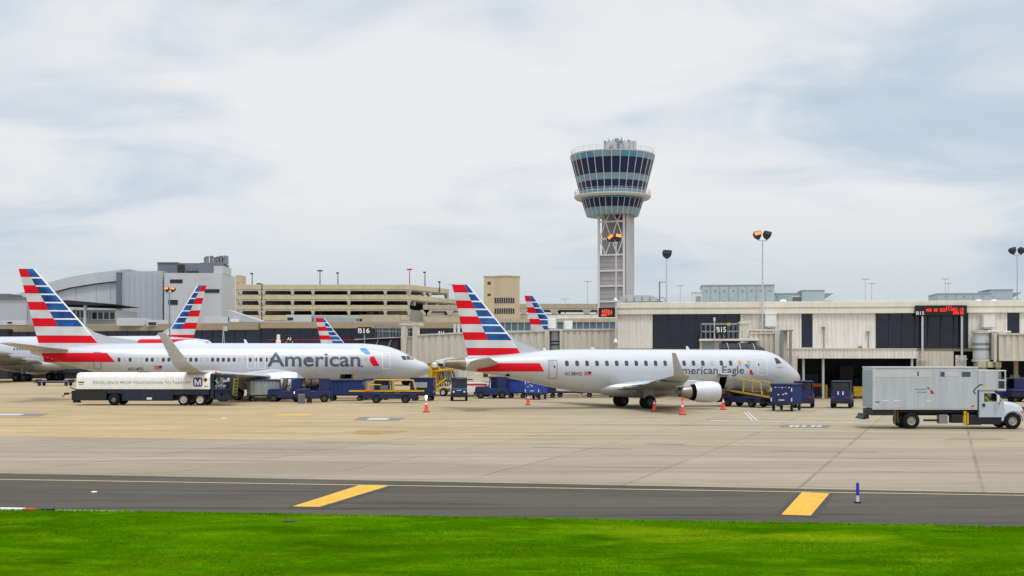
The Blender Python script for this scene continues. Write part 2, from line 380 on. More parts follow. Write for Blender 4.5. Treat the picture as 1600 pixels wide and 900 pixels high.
def grass_mat(name, dark, mid, light):
    mt = bpy.data.materials.new(name); mt.use_nodes = True; nt = mt.node_tree; n, L, m, noise, ramp, mix = node_m(nt); b = nt.nodes['Principled BSDF']
    tc = n('ShaderNodeTexCoord'); v = tc.outputs['Object']
    base = mix(ramp(noise(v, .35, .6, 1.3, 6), .36, .64), lin(dark), lin(mid))
    base = mix(ramp(noise(v, .8, .7, 1.4, 7, .65, off=(4, 1, 0)), .5, .72, 0, .75), base, lin(light))
    base = mix(ramp(noise(v, .17, .6, 1., 4, .6, off=(2, 6, 0)), .56, .72, 0, .6), base, lin('#8fa014'))
    base = mix(ramp(noise(v, .6, .5, 1.3, 6, .65, off=(8, 3, 0)), .54, .74, 0, .6), base, lin('#5e6a06'))
    g = ramp(noise(v, 9, detail=4), .3, .7, .78, 1.18); sc = n('ShaderNodeVectorMath'); sc.operation = 'SCALE'; L(base, sc.inputs[0]); L(g, sc.inputs[3])
    L(sc.outputs[0], b.inputs['Base Color']); b.inputs['Roughness'].default_value = 1; b.inputs['Specular IOR Level'].default_value = 0.
    MATS[name] = mt
apron_mat(); asphalt_mat()
grass_mat('grass_soil', '#305200', '#426a02', '#587f06'); grass_mat('grass_blade', '#3a6302', '#4f7d04', '#68920c')
def paint_mat(name, col, crack='#8c6a22', amt=.35):
    mt = bpy.data.materials.new(name); mt.use_nodes = True; nt = mt.node_tree; n, L, m, noise, ramp, mix = node_m(nt); b = nt.nodes['Principled BSDF']
    v = n('ShaderNodeTexCoord').outputs['Object']
    base = mix(ramp(noise(v, 2.2, .5, 2, 7, .7), .5, .72, 0, amt), lin(col), lin(crack))
    cr = ramp(m('ABSOLUTE', m('SUBTRACT', noise(v, 1.1, detail=3), .5)), .004, .012, .5, 0); base = mix(cr, base, lin('#6a5330'))
    L(base, b.inputs['Base Color']); b.inputs['Roughness'].default_value = .7; MATS[name] = mt
paint_mat('yellow_marking', '#e0a51c'); paint_mat('cream_marking', '#bfa774', '#85765a', .6); paint_mat('white_marking', '#c3c0bc', '#8d8677', .6); paint_mat('dark_marking', '#6f6c6c', '#8a8172', .5); paint_mat('black_marking', '#232120', '#3a3733', .4); paint_mat('faded_yellow_marking', '#c7a54c', '#b49a68', .7); paint_mat('oil_stain', '#85786a', '#a4947e', .8); paint_mat('rust_stain', '#97763f', '#a98d5a', .6)
def sheet(name, poly, z, mat):
    m = MB(); m._f([m.bm.verts.new((x, y, z)) for x, y in poly], 0); o = m.build(name, mat); 
    if o.data.polygons[0].normal.z < 0: o.data.flip_normals()
    return struct(o)
sheet('ground', [(-4000, -300), (4000, -300), (4000, 6000), (-4000, 6000)], 0, 'apron_concrete')
def strip(fa, fb, X0=-170., X1=170.): return [(X0, fa(X0)), (X1, fa(X1)), (X1, fb(X1)), (X0, fb(X0))]
sheet('taxiway_shoulder', strip(EDGE_C, lambda X: EDGE_G(X) - .6), .004, 'asphalt')
# mown grass strip: gently bumpy ground plus tufts
def build_grass():
    m = MB(); nx, ny = 150, 40; g = []
    for j in range(ny + 1):
        row = []
        for i in range(nx + 1):
            X = -45 + 90 * i / nx; e = EDGE_G(X) + .02 * math.sin(X * 1.7) + .02 * math.sin(X * 4.3 + 1) + .015 * math.sin(X * 11.3)
            y = e - (e - 6) * (j / ny) ** 1.3
            z = .008 + (0 if j == 0 else .03 + .010 * (math.sin(X * .9 + y * .7) + math.sin(X * 2.1 - y * 1.3)) * min(1, j / 6))
            row.append(m.bm.verts.new((X, y, z)))
        g.append(row)
    for j in range(ny):
        for i in range(nx): m._f([g[j][i], g[j][i+1], g[j+1][i+1], g[j+1][i]], 0)
    struct(m.build('grass_verge', 'grass_soil', smooth=True))
    rnd = random.Random(3); vs, fs = [], []
    for k in range(45000):
        Y0 = 19 + 14 * rnd.random(); X = (rnd.random() - .5) * (Y0 * .95); e = EDGE_G(X)
        if k % 7 == 0: Y0 = e + .03 - .2 * rnd.random() ** 2
        if Y0 > e + .06: continue
        h = .018 + .03 * rnd.random() ** 2; 
        if rnd.random() < .012: h *= 1.6
        a = rnd.random() * math.pi; w = .012 + .02 * rnd.random(); dx, dy = math.cos(a) * w, math.sin(a) * w; lx, ly = (rnd.random() - .5) * .16, .02 + rnd.random() * .10
        z = .035
        i = len(vs); vs += [(X - dx, Y0 - dy, z - .03), (X + dx, Y0 + dy, z - .03), (X + lx, Y0 + ly, z + h)]; fs.append((i, i+1, i+2))
    me = bpy.data.meshes.new('grass'); me.from_pydata(vs, [], fs); me.materials.append(MATS['grass_blade']); o = bpy.data.objects.new('grass', me); COL.objects.link(o)
    tag(o, 'short bright green mown grass along the near edge of the dark asphalt', 'grass'); o['kind'] = 'stuff'
build_grass()
# painted lines and marks
LN = line2((200, 752.5), (1600, 774.5))
sheet('yellow_edge_line', strip(lambda X: LN(X) + .10, lambda X: LN(X) - .06), .009, 'cream_marking')
def quad(name, pix, z, mat): return sheet(name, [tuple(G(*p)[:2]) for p in pix], z, mat)
quad('shoulder_stripe_border', [(447, 794), (508, 794.4), (618, 759.3), (553, 757.8)], .0085, 'black_marking')
quad('shoulder_stripe', [(457, 791.8), (499, 792.6), (607, 759.8), (562, 758.4)], .0125, 'yellow_marking')
quad('shoulder_stripe_border', [(1209, 806), (1277, 809), (1303, 771.5), (1246, 769.2)], .0085, 'black_marking')
quad('shoulder_stripe', [(1221, 804.6), (1266.6, 806.2), (1296, 771.6), (1253, 769.6)], .0125, 'yellow_marking')
quad('painted_marking', [(-40, 650), (62, 650.6), (78, 646.5), (-30, 646)], .006, 'dark_marking'); quad('painted_marking', [(-30, 649), (30, 649), (40, 647), (-25, 646.6)], .010, 'white_marking')
quad('painted_marking', [(552, 657), (622, 657.5), (634, 653), (562, 652)], .006, 'dark_marking'); quad('painted_marking', [(572, 656), (604, 656), (610, 653.6), (578, 653.2)], .010, 'white_marking')
quad('painted_marking', [(1215, 667.8), (1293, 668.8), (1299, 664.3), (1226, 663.4)], .006, 'dark_marking')
for a, b in ((1232, 1238), (1240, 1247), (1252, 1258), (1266, 1272), (1275, 1282)): quad('painted_marking', [(a, 667), (b, 667.1), (b + 3, 664.9), (a + 3, 664.8)], .010, 'white_marking')
quad('painted_line', [(1181, 656.5), (1184, 656.5), (1168.5, 643.5), (1166.5, 643.5)], .006, 'white_marking'); quad('painted_line', [(1174, 656.5), (1177, 656.5), (1164, 643.8), (1162, 643.8)], .006, 'white_marking')
quad('painted_line', [(1110, 657.6), (1345, 660.3), (1345, 659.5), (1110, 656.9)], .006, 'white_marking')
quad('painted_line', [(1070, 695.0), (1010, 694), (1010, 693), (1070, 693.8)], .006, 'dark_marking')
quad('painted_line', [(425, 649.2), (492, 649.2), (480, 646.6), (436, 647.4)], .006, 'faded_yellow_marking')
quad('stain', [(548, 678), (590, 679), (640, 673.5), (560, 672.5)], .006, 'rust_stain')
quad('stain', [(1203, 705.2), (1370, 707.2), (1370, 706), (1203, 704)], .006, 'oil_stain')
quad('stain', [(480, 691), (650, 695), (650, 693.6), (480, 690)], .006, 'oil_stain')
quad('stain', [(830, 699), (985, 702), (985, 700.6), (830, 698)], .006, 'oil_stain')
quad('stain', [(1475, 687), (1575, 687.5), (1560, 684), (1490, 684)], .006, 'oil_stain')
# drain cover in the grass, inset lights, edge marker post, painted board at the grass edge
def inset(px, py, r, label):
    g = G(px, py); m = MB(); m.lathe([(0, r * 1.1), (.015, r), (.025, r * .5), (.027, 0)], (0, 0, 0), 'z', 14)
    o = m.build('inset_light', 'white_paint', smooth=True); o.location = (g.x, g.y, .004); return tag(o, label, 'ground light', 'ground lights set in the pavement')
inset(350, 653.5, .16, 'small white inset light on the tan concrete below the fuel truck'); inset(147, 769, .085, 'small pale inset light on the dark asphalt near the left edge')
g = G(452, 818); m = MB(); m.box(-.16, -.09, 0, .16, .09, .05); m.box(-.19, -.12, 0, .19, .12, .03); o = m.build('drain_cover', 'dark_panel', bevel=.01); o.location = (g.x, g.y, .02); tag(o, 'dark drain cover sunk in the green grass', 'drain cover')
g = G(1340, 786); root = thing('marker_post', (g.x, g.y, .004), 0, 'thin blue and white edge marker post standing on the asphalt', 'marker post')
m = MB(); m.lathe([(0, .10), (.03, .10), (.035, .05)], (0, 0, 0), 'z', 12); m.build('base', 'black_rubber', root)
m = MB(); m.lathe([(.035, .042), (.21, .042)], (0, 0, 0), 'z', 12); m.build('lower_sleeve', 'reflective_white', root, True)
m = MB(); m.lathe([(.21, .045), (.50, .045), (.56, .03), (.58, 0)], (0, 0, 0), 'z', 12); m.build('blue_sleeve', 'post_blue', root, True)
ga, gb = G(-40, 796.5), G(205, 800.5)
root = thing('edge_board', (ga.x, ga.y, .004), math.degrees(math.atan2(gb.y - ga.y, gb.x - ga.x)), 'low white board with red and blue ends lying along the grass edge', 'edge board'); wd = (gb - ga).length
m = MB(); m.box(0, -.1, 0, 1.38, .1, .06); m.build('white_section', 'white_paint', root, bevel=.01)
m = MB(); m.box(1.385, -.1, 0, 1.72, .1, .055); m.build('red_section', 'red_paint', root, bevel=.01)
m = MB(); m.box(1.9, -.1, 0, 2.2, .1, .07); m.build('blue_section', 'gse_navy', root, bevel=.01)
m = MB(); m.box(2.3, -.08, 0, wd, .06, .03); m.build('pale_section', 'pale_metal', root, bevel=.01)
# ------------------------------------------------------------------ aircraft
def pchip(xs, ys):
    n = len(xs); h = [xs[i+1]-xs[i] for i in range(n-1)]; d = [(ys[i+1]-ys[i])/h[i] for i in range(n-1)]; m = [d[0]] + [0.0]*(n-2) + [d[-1]]
    for i in range(1, n-1):
        if d[i-1]*d[i] > 0:
            w1, w2 = 2*h[i]+h[i-1], h[i]+2*h[i-1]; m[i] = (w1+w2)/(w1/d[i-1]+w2/d[i])
    def f(x):
        x = min(max(x, xs[0]), xs[-1]); i = 0
        while i < n-2 and x > xs[i+1]: i += 1
        t = (x-xs[i])/h[i]
        return (1+2*t)*(1-t)**2*ys[i] + t*(1-t)**2*h[i]*m[i] + t*t*(3-2*t)*ys[i+1] + t*t*(t-1)*h[i]*m[i+1]
    return f
class Plane:
    def __init__(s, sec, nose, head, sg, vis, label, group):
        s.sec = sec; s.L = sec[-1][0]; xs = [q[0] for q in sec]
        s.top, s.bot, s.w = (pchip(xs, [q[k] for q in sec]) for k in (1, 2, 3))
        s.f = Vector((math.cos(R(head)), math.sin(R(head)))); s.sg, s.vis = sg, vis
        s.v = Vector((math.sin(R(head)), -math.cos(R(head)))) * (1 if vis < 0 else -1)
        s.nose = Vector(nose); loc = s.nose - s.f * sg
        s.root = thing('airliner', (loc.x, loc.y, 0), head, label, 'airplane', group)
    def sz(s, px, py, lat=0.):
        k = (px - CX) / F; q = s.nose + s.v * lat; S = (q.x - k * q.y) / (s.f.x - k * s.f.y); Y = q.y - s.f.y * S
        return S, H + (HY - py) / F * Y
    def hw(s, S, z):
        t, b, w = s.top(S), s.bot(S), s.w(S); h = max((t - b) / 2, 1e-3); return w * math.sqrt(max(0., 1 - ((z - (t + b) / 2) / h) ** 2))
    def surf(s, px, py):
        lat = 1.4
        for _ in range(12):
            S, z = s.sz(px, py, lat); lat = .5 * lat + .5 * s.hw(S, z)
        return s.sz(px, py, lat)
    def loc(s, S, lat, z): return Vector((s.sg - S, s.vis * lat, z))
    def conform(s, bm, name, mat, off=.012, parent=None, label=None, dz=.12, ds=.5, side=1):
        bmesh.ops.triangulate(bm, faces=bm.faces[:])
        zs = [v.co.y for v in bm.verts]; ss = [v.co.x for v in bm.verts]
        for lo, hi, st, ax in ((min(zs), max(zs), dz, (0, 1, 0)), (min(ss), max(ss), ds, (1, 0, 0))):
            x = lo + st
            while x < hi:
                bmesh.ops.bisect_plane(bm, geom=bm.verts[:] + bm.edges[:] + bm.faces[:], plane_co=Vector(ax) * x, plane_no=ax); x += st
        for v in bm.verts:
            S, z = v.co.x, v.co.y; y = s.hw(S, z); t, b, w = s.top(S), s.bot(S), s.w(S); c, h = (t+b)/2, max((t-b)/2, 1e-3)
            n = Vector((0, y / w**2, (z - c) / h**2)); n = n.normalized() if n.length > 1e-6 else Vector((0, 1, 0))
            p = s.loc(S, y, z); v.co = Vector((p.x, p.y + side * s.vis * n.y * off if side == 1 else -p.y - s.vis * n.y * off, p.z + n.z * off))
        m = MB(); m.bm.free(); m.bm = bm
        return m.build(name, mat, parent or s.root, True, label=label)
    def poly(s, pts):
        bm = bmesh.new(); bm.faces.new([bm.verts.new((a, b, 0)) for a, b in pts]); return bm
    def ppoly(s, pix): return s.poly([s.surf(*p) for p in pix])
    def rrect(s, S, z, w, h, r=.4):
        pts = []
        rx, rz = w/2*r*1.6, h/2*r*1.2; rx = min(rx, w/2); rz = min(rz, h/2)
        for cx, cz, a in ((1, 1, 0), (-1, 1, 90), (-1, -1, 180), (1, -1, 270)):
            for k in range(4): t = R(a + 30*k); pts.append((S + cx*(w/2-rx) + rx*math.cos(t), z + cz*(h/2-rz) + rz*math.sin(t)))
        return s.poly(pts)
    def outline(s, S0, S1, z0, z1, t, name, mat, label=None):
        bm = bmesh.new(); m = min(S0, S1), max(S0, S1)
        for a, b, c, d in ((m[0], m[1], z0, z0+t), (m[0], m[1], z1-t, z1), (m[0], m[0]+t, z0+t, z1-t), (m[1]-t, m[1], z0+t, z1-t)):
            bm.faces.new([bm.verts.new(q) for q in ((a, c, 0), (b, c, 0), (b, d, 0), (a, d, 0))])
        return s.conform(bm, name, mat, .014, label=label)
    def text(s, txt, pl, pr, yb, yt, off, name, mat):
        a, z0 = s.surf(pl, yb); b, _ = s.surf(pr, yb); _, z1 = s.surf((pl+pr)/2, yt)
        bm = text_bm(txt, 0, a - b, z0, z1, off)
        for v in bm.verts: v.co.x = a - v.co.x
        return s.conform(bm, name, mat, .016, dz=.1)
    def fuselage(s, mat='aircraft_paint', n=48, hold=None, cone_from=None):
        m = MB(); S, xs = 0., []
        while S < s.L: xs.append(S); S += .12 if S < 2 else .3 if S < 8 else .5
        xs.append(s.L)
        if hold: xs = sorted([x for x in xs if abs(x-hold[0]) > .16 and abs(x-hold[1]) > .16] + [hold[0], hold[1]])
        rings = []
        for S in xs:
            t, b, w = s.top(S), s.bot(S), s.w(S)
            rings.append([(s.sg - S, w*math.cos(2*math.pi*i/n), (t+b)/2 + (t-b)/2*math.sin(2*math.pi*i/n)) for i in range(n)])
        m.loft(rings, mfun=lambda k, i: 1 if cone_from and xs[k] >= cone_from else 0)
        if hold:
            kill = []
            for f in m.bm.faces:
                c = f.calc_center_median()
                if hold[0] < s.sg - c.x < hold[1] and hold[2] < c.z < hold[3] and c.y * s.vis > .3: kill.append(f)
            bmesh.ops.delete(m.bm, geom=kill, context='FACES')
        o = m.build('fuselage', [mat, 'tail_cone_metal'], s.root, True)
        if hold:
            a, b, z0, z1 = hold; m = MB(); y0, y1 = s.vis*.1, s.vis*(s.hw((a+b)/2, z0+.1) - .02); z0 -= .12; z1 += .12; a -= .1; b += .1
            q = lambda x, y, z: m.bm.verts.new((s.sg - x, y, z))
            for pts in (((a,y0,z0),(b,y0,z0),(b,y0,z1),(a,y0,z1)), ((a,y0,z0),(b,y0,z0),(b,y1,z0),(a,y1,z0)), ((a,y0,z1),(b,y0,z1),(b,y1,z1),(a,y1,z1)), ((a,y0,z0),(a,y1,z0),(a,y1,z1),(a,y0,z1)), ((b,y0,z0),(b,y1,z0),(b,y1,z1),(b,y0,z1))): m._f([q(*p) for p in pts], 0)
            m.build('hold', 'dark_void', s.root)
        return o
    def fin(s, pix_te, pix_le, pix_sp, bands, fillet, thick=.10, wl=.16):
        """bands: list of (y0,y1,left,right); te/le/sp: two pixel points each, straight lines; colours 0 white 1 red 2 blue 3 silver"""
        def ln(pp):
            (a, za), (b, zb) = s.sz(*pp[0]), s.sz(*pp[1]); return lambda z: a + (z - za) / (zb - za) * (b - a)
        te, le, sp = ln(pix_te), ln(pix_le), ln(pix_sp); pt = ((pix_te[0][0] + pix_le[0][0]) / 2)
        zz = lambda y: s.sz(pt, y)[1]
        m = MB(); cache = {}
        def half(f, c): return thick * c * (1.9 * math.sqrt(max(0, 1 - f)) * (f ** .8) * .55 + .012)
        def vert(z, S, sd):
            key = (round(z, 4), round(S, 4), sd)
            if key not in cache:
                c = te(z) - le(z); f = min(1, max(0, (te(z) - S) / c)); f = 1 - f   # 0 at LE
                hgt = thick * c * .5 * (2.97 * math.sqrt(f) - 1.26 * f - 3.5 * f * f + 2.85 * f ** 3 - 1.0 * f ** 4) * 1.1 if f > 0 else 0
                cache[key] = m.bm.verts.new((s.sg - S, sd * max(hgt, .005), z))
            return cache[key]
        ztop = zz(bands[0][0])
        for y0, y1, cl, cr in bands:
            za, zb = zz(y0), zz(y1)
            def cols(z):
                T, L_, p = te(z), le(z), min(max(sp(z), le(z) + wl + .05), te(z) - .05)
                w = L_ + wl; c = [T, T + (p-T)*.33, T + (p-T)*.66, p, p + (w-p)*.3, p + (w-p)*.6, p + (w-p)*.85, w, L_ + wl*.4, L_ + wl*.1, L_]
                return c
            A, B = cols(za), cols(zb)
            for k in range(10):
                col = cl if k < 3 else cr if k < 7 else 0
                for sd in (-1, 1):
                    q = [vert(za, A[k], sd), vert(za, A[k+1], sd), vert(zb, B[k+1], sd), vert(zb, B[k], sd)]
                    m._f(q, col)
        # cap on top
        z = ztop; c = cols(z) if False else None
        T, L_, p = te(z), le(z), min(max(sp(z), le(z)+wl+.05), te(z)-.05); w = L_ + wl
        c = [T, T+(p-T)*.33, T+(p-T)*.66, p, p+(w-p)*.3, p+(w-p)*.6, p+(w-p)*.85, w, L_+wl*.4, L_+wl*.1, L_]
        for k in range(10): m._f([vert(z, c[k], -1), vert(z, c[k+1], -1), vert(z, c[k+1], 1), vert(z, c[k], 1)], 0)
        o = m.build('tail_fin', ['livery_white', 'livery_red', 'livery_blue', 'livery_silver'], s.root, True)
        # dorsal fillet
        pts = [s.sz(*p) for p in fillet]; m = MB(); zb = min(p[1] for p in pts)
        A = []
        for S, z in pts:
            tk = .03 + .16 * max(0, min(1, 1 - (z - zb) / 2.2)); A.append((m.bm.verts.new((s.sg-S, -tk, z)), m.bm.verts.new((s.sg-S, tk, z))))
        n_ = len(A)
        m._f([a[0] for a in A], 0); m._f([a[1] for a in A][::-1], 0)
        for i in range(n_): m._f([A[i][0], A[i][1], A[(i+1) % n_][1], A[(i+1) % n_][0]], 0)
        m.build('dorsal_fillet', 'aircraft_paint', s.root)
        return o
    def wing(s, secs, name, mats, sides=(1, -1), parent=None, mfun=None, inc=0.):
        fr = [0, .015, .06, .18, .4, .65, .85, 1]; tk = [0, .35, .62, .93, 1., .72, .35, .04]
        res = []
        for sd in sides:
            m = MB(); rings = []
            for lat, sle, ch, z, th, phi in secs:
                up = Vector((0, -math.sin(R(phi)) * sd * s.vis, math.cos(R(phi)))); r = []
                for f, t in zip(fr, tk): r.append(Vector((s.sg - sle - f*ch, sd*s.vis*lat, z + inc*f*ch)) + up * (th*t*.58))
                for f, t in list(zip(fr, tk))[::-1][:-1]: r.append(Vector((s.sg - sle - f*ch, sd*s.vis*lat, z + inc*f*ch)) - up * (th*t*.42))
                rings.append(r)
            m.loft(rings, mfun=mfun); res.append(m.build(name, mats, parent or s.root, True, angle=50))
        return res
    def engine(s, S, lat, z, prof, core, pyl, sides=(1, -1), ring=0.):
        for sd in sides:
            c = s.loc(S, sd*lat, z); m = MB()
            pr = [(-a, r) for a, r in prof]; a0, r0 = prof[0]
            inner = [(-.9, r0*.80), (-.35, r0*.90), (-.06, r0*.95)]
            allp = inner + pr; mis = [2, 2, 1] + [1 if i == 0 else 0 for i in range(len(pr)-1)]
            m.lathe(allp, c, 'x', 32, mis)
            la, lr = prof[-1]; m.lathe([(-la, lr), (-la + .05, lr*.93), (-la + .5, lr*.9)], c, 'x', 32, [1, 2])
            eng = m.build('engine', ['nacelle', 'pale_metal', 'dark_void'], s.root, True, angle=40)
            m = MB(); m.lathe([(-a, r) for a, r in core], c, 'x', 24); [setattr(f, 'material_index', 1) for f in m.bm.faces if ring and abs(f.calc_center_median().x - c.x + ring) < .28]; m.build('exhaust_nozzle', ['engine_metal', 'dark_void'], eng, True, angle=50)  # dark band on the nozzle paints the shade of the fan exit gap
            m = MB(); m.lathe([(-.88, r0*.80), (-.86, r0*.30), (-.80, r0*.28), (-.45, .02)], c, 'x', 24); m.build('fan', 'dark_panel', eng, True)
            m = MB()
            m.prism([(s.sg - a, b) for a, b in pyl], s.vis*sd*(lat-.17), s.vis*sd*(lat+.17)); m.build('pylon', 'nacelle', eng, bevel=.05)
    def gear(s, S, lat, ztop, r, w, wheels, strut=.13, door=False):
        """wheels: list of (ds, dlat)"""
        y = s.vis*lat; x = s.sg - S; m = MB(); m.cyl((x, y, r), (x, y, ztop), strut, n=12); m.cyl((x, y, r*1.0), (x - .9, y*.75, ztop), strut*.55, n=8)
        lats = [q[1] for q in wheels]; dss = sorted(set(q[0] for q in wheels))
        for d in dss: m.cyl((x - d, y + min(lats), r), (x - d, y + max(lats), r), strut*.6, n=10)
        if len(dss) > 1: m.cyl((x - dss[0], y, r), (x - dss[-1], y, r), strut, n=10)
        if door: m.box(x - .5, y + s.vis*.30, r*1.5, x + .45, y + s.vis*.34, ztop)
        g_ = m.build('landing_gear', 'metal_grey', s.root, bevel=0)
        for d, dl in wheels: wheel(g_, x - d, y + dl, r, w, s.vis, rim='rim_dark')
        return g_
    def antenna(s, S, hgt, ch, name='antenna'):
        z = s.top(S) - .05; x = s.sg - S; m = MB(); m.prism([(x, z), (x-ch, z), (x-ch*1.25, z+hgt), (x-ch*.7, z+hgt)], -.03, .03); m.build(name, 'aircraft_white', s.root)
    def dome(s, S, L_, hgt, w):
        z = s.top(S); m = MB(); rings = []
        for k in range(9):
            t = k/8; q = math.sin(math.pi*t) ** .6 + .01; rings.append([(s.sg - S - L_*(t-.5), w*q*math.cos(a), z - .12 + (hgt+.1)*q*math.sin(a)) for a in [math.pi*i/10 for i in range(11)]])
        m.loft(rings, cap=False, closed=False); m.build('antenna_dome', 'aircraft_white', s.root, True)
def wheel(par, x, y, r, w, side=-1, rim='pale_metal', z=None, rr=.55, name='wheel', tyre='black_rubber'):
    z = r if z is None else z
    m = MB(); m.lathe([(-w/2, r*rr), (-w/2*1.0, r*.82), (-w/2*.85, r*.95), (-w/4, r), (w/4, r), (w/2*.85, r*.95), (w/2, r*.82), (w/2, r*rr)], (x, y, z), 'y', 24)
    t = m.build(name, tyre, par, True, angle=60)
    m = MB(); k = side*w/2
    m.lathe([(k*.96, r*rr), (k*.8, r*rr*.92), (k*.55, r*rr*.8), (k*.6, r*rr*.35), (k*.95, r*rr*.28), (k*1.0, 0)], (x, y, z), 'y', 18); m.lathe([(-k*.9, r*rr), (-k*.6, 0)], (x, y, z), 'y', 12)
    m.build('rim', rim, t, True, angle=40)
    return t
def flight_symbol(p, blue, red):
    g_ = p.conform(p.ppoly(blue), 'tail_symbol', 'livery_light_blue', .016); g_.name = 'symbol_blue'
    o = p.conform(p.ppoly(red), 'symbol_red', 'livery_red', .016)
def flag(p, px0, px1, y0, y1):
    a, z1 = p.surf(px0, y0); b, z0 = p.surf(px1, y1); bm = bmesh.new(); h = (z1-z0)/7
    def q(a, b, c, d):
        bm.faces.new([bm.verts.new(v) for v in ((a, c, 0), (b, c, 0), (b, d, 0), (a, d, 0))])
    for k in range(0, 7, 2): q(a, b if k < 3 else b + (a-b)*.4, z0 + k*h, z0 + (k+1)*h)
    p.conform(bm, 'flag_stripes', 'livery_red', .014)
    p.conform(p.poly([(b + (a-b)*.4, z0+3*h), (b, z0+3*h), (b, z1), (b + (a-b)*.4, z1)]), 'flag_canton', 'cloth_navy', .016)

# --- twin-jet at the left gate
B737 = [(0, 3.0, 2.92, .03), (.12, 3.24, 2.66, .3), (.43, 3.50, 2.40, .55), (1.15, 3.80, 2.10, .92), (2.05, 4.27, 1.86, 1.25), (3.2, 4.85, 1.66, 1.53), (4.9, 5.32, 1.50, 1.78), (7.3, 5.5, 1.42, 1.88), (24.5, 5.5, 1.42, 1.88), (28, 5.48, 1.72, 1.84), (31, 5.45, 2.35, 1.66), (34, 5.36, 3.15, 1.25), (36.5, 5.15, 3.95, .75), (38.2, 4.95, 4.45, .25)]
p = Plane(B737, (-8.32, 123.4), 11.8, 19.0, -1, 'white twin jet airliner with large American lettering and striped tail at left', 'airliners on the apron')
PL1 = p
ha, hz0 = p.surf(531.5, 592.5); hb, hz1 = p.surf(550, 583.5)
p.fuselage(hold=(hb, ha, hz0, hz1)); p.hold = (hb, ha, hz0, hz1)
Y0 = 420.; bw = 12.85; bands = []
for i in range(7):
    y = Y0 + bw*i; l = 1 if i % 2 == 0 else 3
    if i: bands.append((y, y+2.2, l, 0))
    bands.append((y + (2.2 if i else 0), y+bw, l, 2))
y = Y0 + 7*bw; bands += [(y, y+14, 3, 3), (y+14, y+26, 1, 1), (y+26, y+40, 3, 3)]
p.fin([(29, 420), (60, 536)], [(54.5, 420), (133, 510)], [(41, 420), (91, 510)], bands, [(130, 507), (146, 518.5), (168, 525.5), (215, 532.5), (215, 545), (120, 545)])
p.conform(p.ppoly([(65, 551.5), (167, 551.5), (180, 565.5), (69, 565.5)]), 'tail_stripe', 'livery_red', .02, ds=.2)
p.wing([(.2, 34.2, 4.2, 4.75, .42, -7), (7.17, 38.3, 1.35, 5.35, .14, -7)], 'stabilizer', ['wing_grey'])
p.wing([(1.2, 12.4, 8.2, 2.05, 1.0, -5), (3.6, 14.8, 6.0, 2.15, .75, -5), (6.2, 16.2, 4.3, 2.32, .5, -6), (12, 19.2, 2.9, 2.62, .3, -7), (16.6, 21.6, 1.75, 2.86, .19, -10), (17.05, 21.95, 1.6, 2.98, .16, -30), (17.35, 22.4, 1.5, 3.3, .14, -60), (17.5, 22.8, 1.35, 3.75, .12, -74), (17.95, 24.6, .62, 6.15, .06, -78)], 'wing', ['wing_grey'])
for lat, S, L_ in ((5.6, 19.3, 2.6), (9.2, 20.2, 2.2), (12.6, 21.1, 1.8)):
    for sd in (1, -1):
        m = MB(); c = p.loc(S, sd*lat, 2.2 + .045*lat); m.lathe([(1.1*L_/2.2, .02), (.6, .16), (0, .2), (-.8, .15), (-L_*.62, .02)], c, 'x', 12); m.build('flap_fairing', 'wing_grey', p.root, True)
m = MB(); rings = []
for k in range(13):
    t = k/12; q = max(.05, math.sin(math.pi*t)) ** .5; rings.append([(p.sg - 12.5 - 10.5*t, 2.05*q*math.cos(a), 1.9 + 1.0*q*math.sin(a)) for a in [2*math.pi*i/24 for i in range(24)]])
m.loft(rings); m.build('wing_fairing', 'aircraft_paint', p.root, True)
p.engine(13.4, 4.83, 1.72, [(0, .86), (.05, .93), (.25, .99), (.9, 1.04), (1.8, 1.03), (2.7, .92), (3.3, .82)], [(3.0, .62), (3.9, .5), (4.3, .40), (4.35, .28), (5.0, .05)], [(12.9+.9, 2.70), (15.6, 2.98), (18.6, 2.6), (17.2, 2.2), (15.2, 2.3)])
for lat in (2.86, -2.86): p.gear(19.0, lat, 2.0, .57, .40, [(0, -.43), (0, .43)], door=True)
p.gear(3.9, 0, 1.8, .34, .2, [(0, -.2), (0, .2)], .09)
wz = p.surf(380, 562)[1]; s0, s1 = p.surf(186, 562)[0], p.surf(577, 562)[0]; nW = int((s0 - s1) / .508); rnd = random.Random(5)
shade = set(rnd.sample(range(nW + 1), 14)) | {1, 4}; lt = (p.surf(425, 562)[0], p.surf(556, 562)[0]); shade |= {k for k in range(nW + 1) if lt[1] - .6 < s0 - k*.508 < lt[0] and (k % 5 or s0 - k*.508 < lt[1] + 2.5)}
for k in range(nW + 1): p.conform(p.rrect(s0 - k*.508, wz, .27, .38), 'window', 'cabin_shade' if k in shade else 'cabin_window', .013, dz=.4)
for a, b, y0, y1, t, mt in ((147, 158, 550, 577, .07, 'seam_grey'), (597, 609, 550.5, 577, .07, 'livery_white'), (386.5, 399, 553, 576, .07, 'livery_white'), (402.5, 415, 553, 576, .07, 'livery_white')):
    S0, z0 = p.surf(a, y1); S1, z1 = p.surf(b, y0); p.outline(S0, S1, z0, z1, t, 'door', mt)
p.conform(p.ppoly([(626.5, 556.2), (640, 556), (647.5, 561.8), (630, 562.3)]), 'cockpit_window', 'glass_cab', .012, ds=.2)
for px in (633.5, 640.3): p.conform(p.ppoly([(px, 556.3), (px+.9, 556.3), (px+2.6, 562), (px+1.7, 562)]), 'window_post', 'aircraft_paint', .022, ds=.2)
p.text('American', 417.5, 563, 572.2, 549.5, .016, 'lettering', 'lettering_grey')
S, z = p.surf(565.3, 572.2); p.conform(p.rrect(S, z, .2, .2, .9), 'trademark_dot', 'lettering_grey', .016)
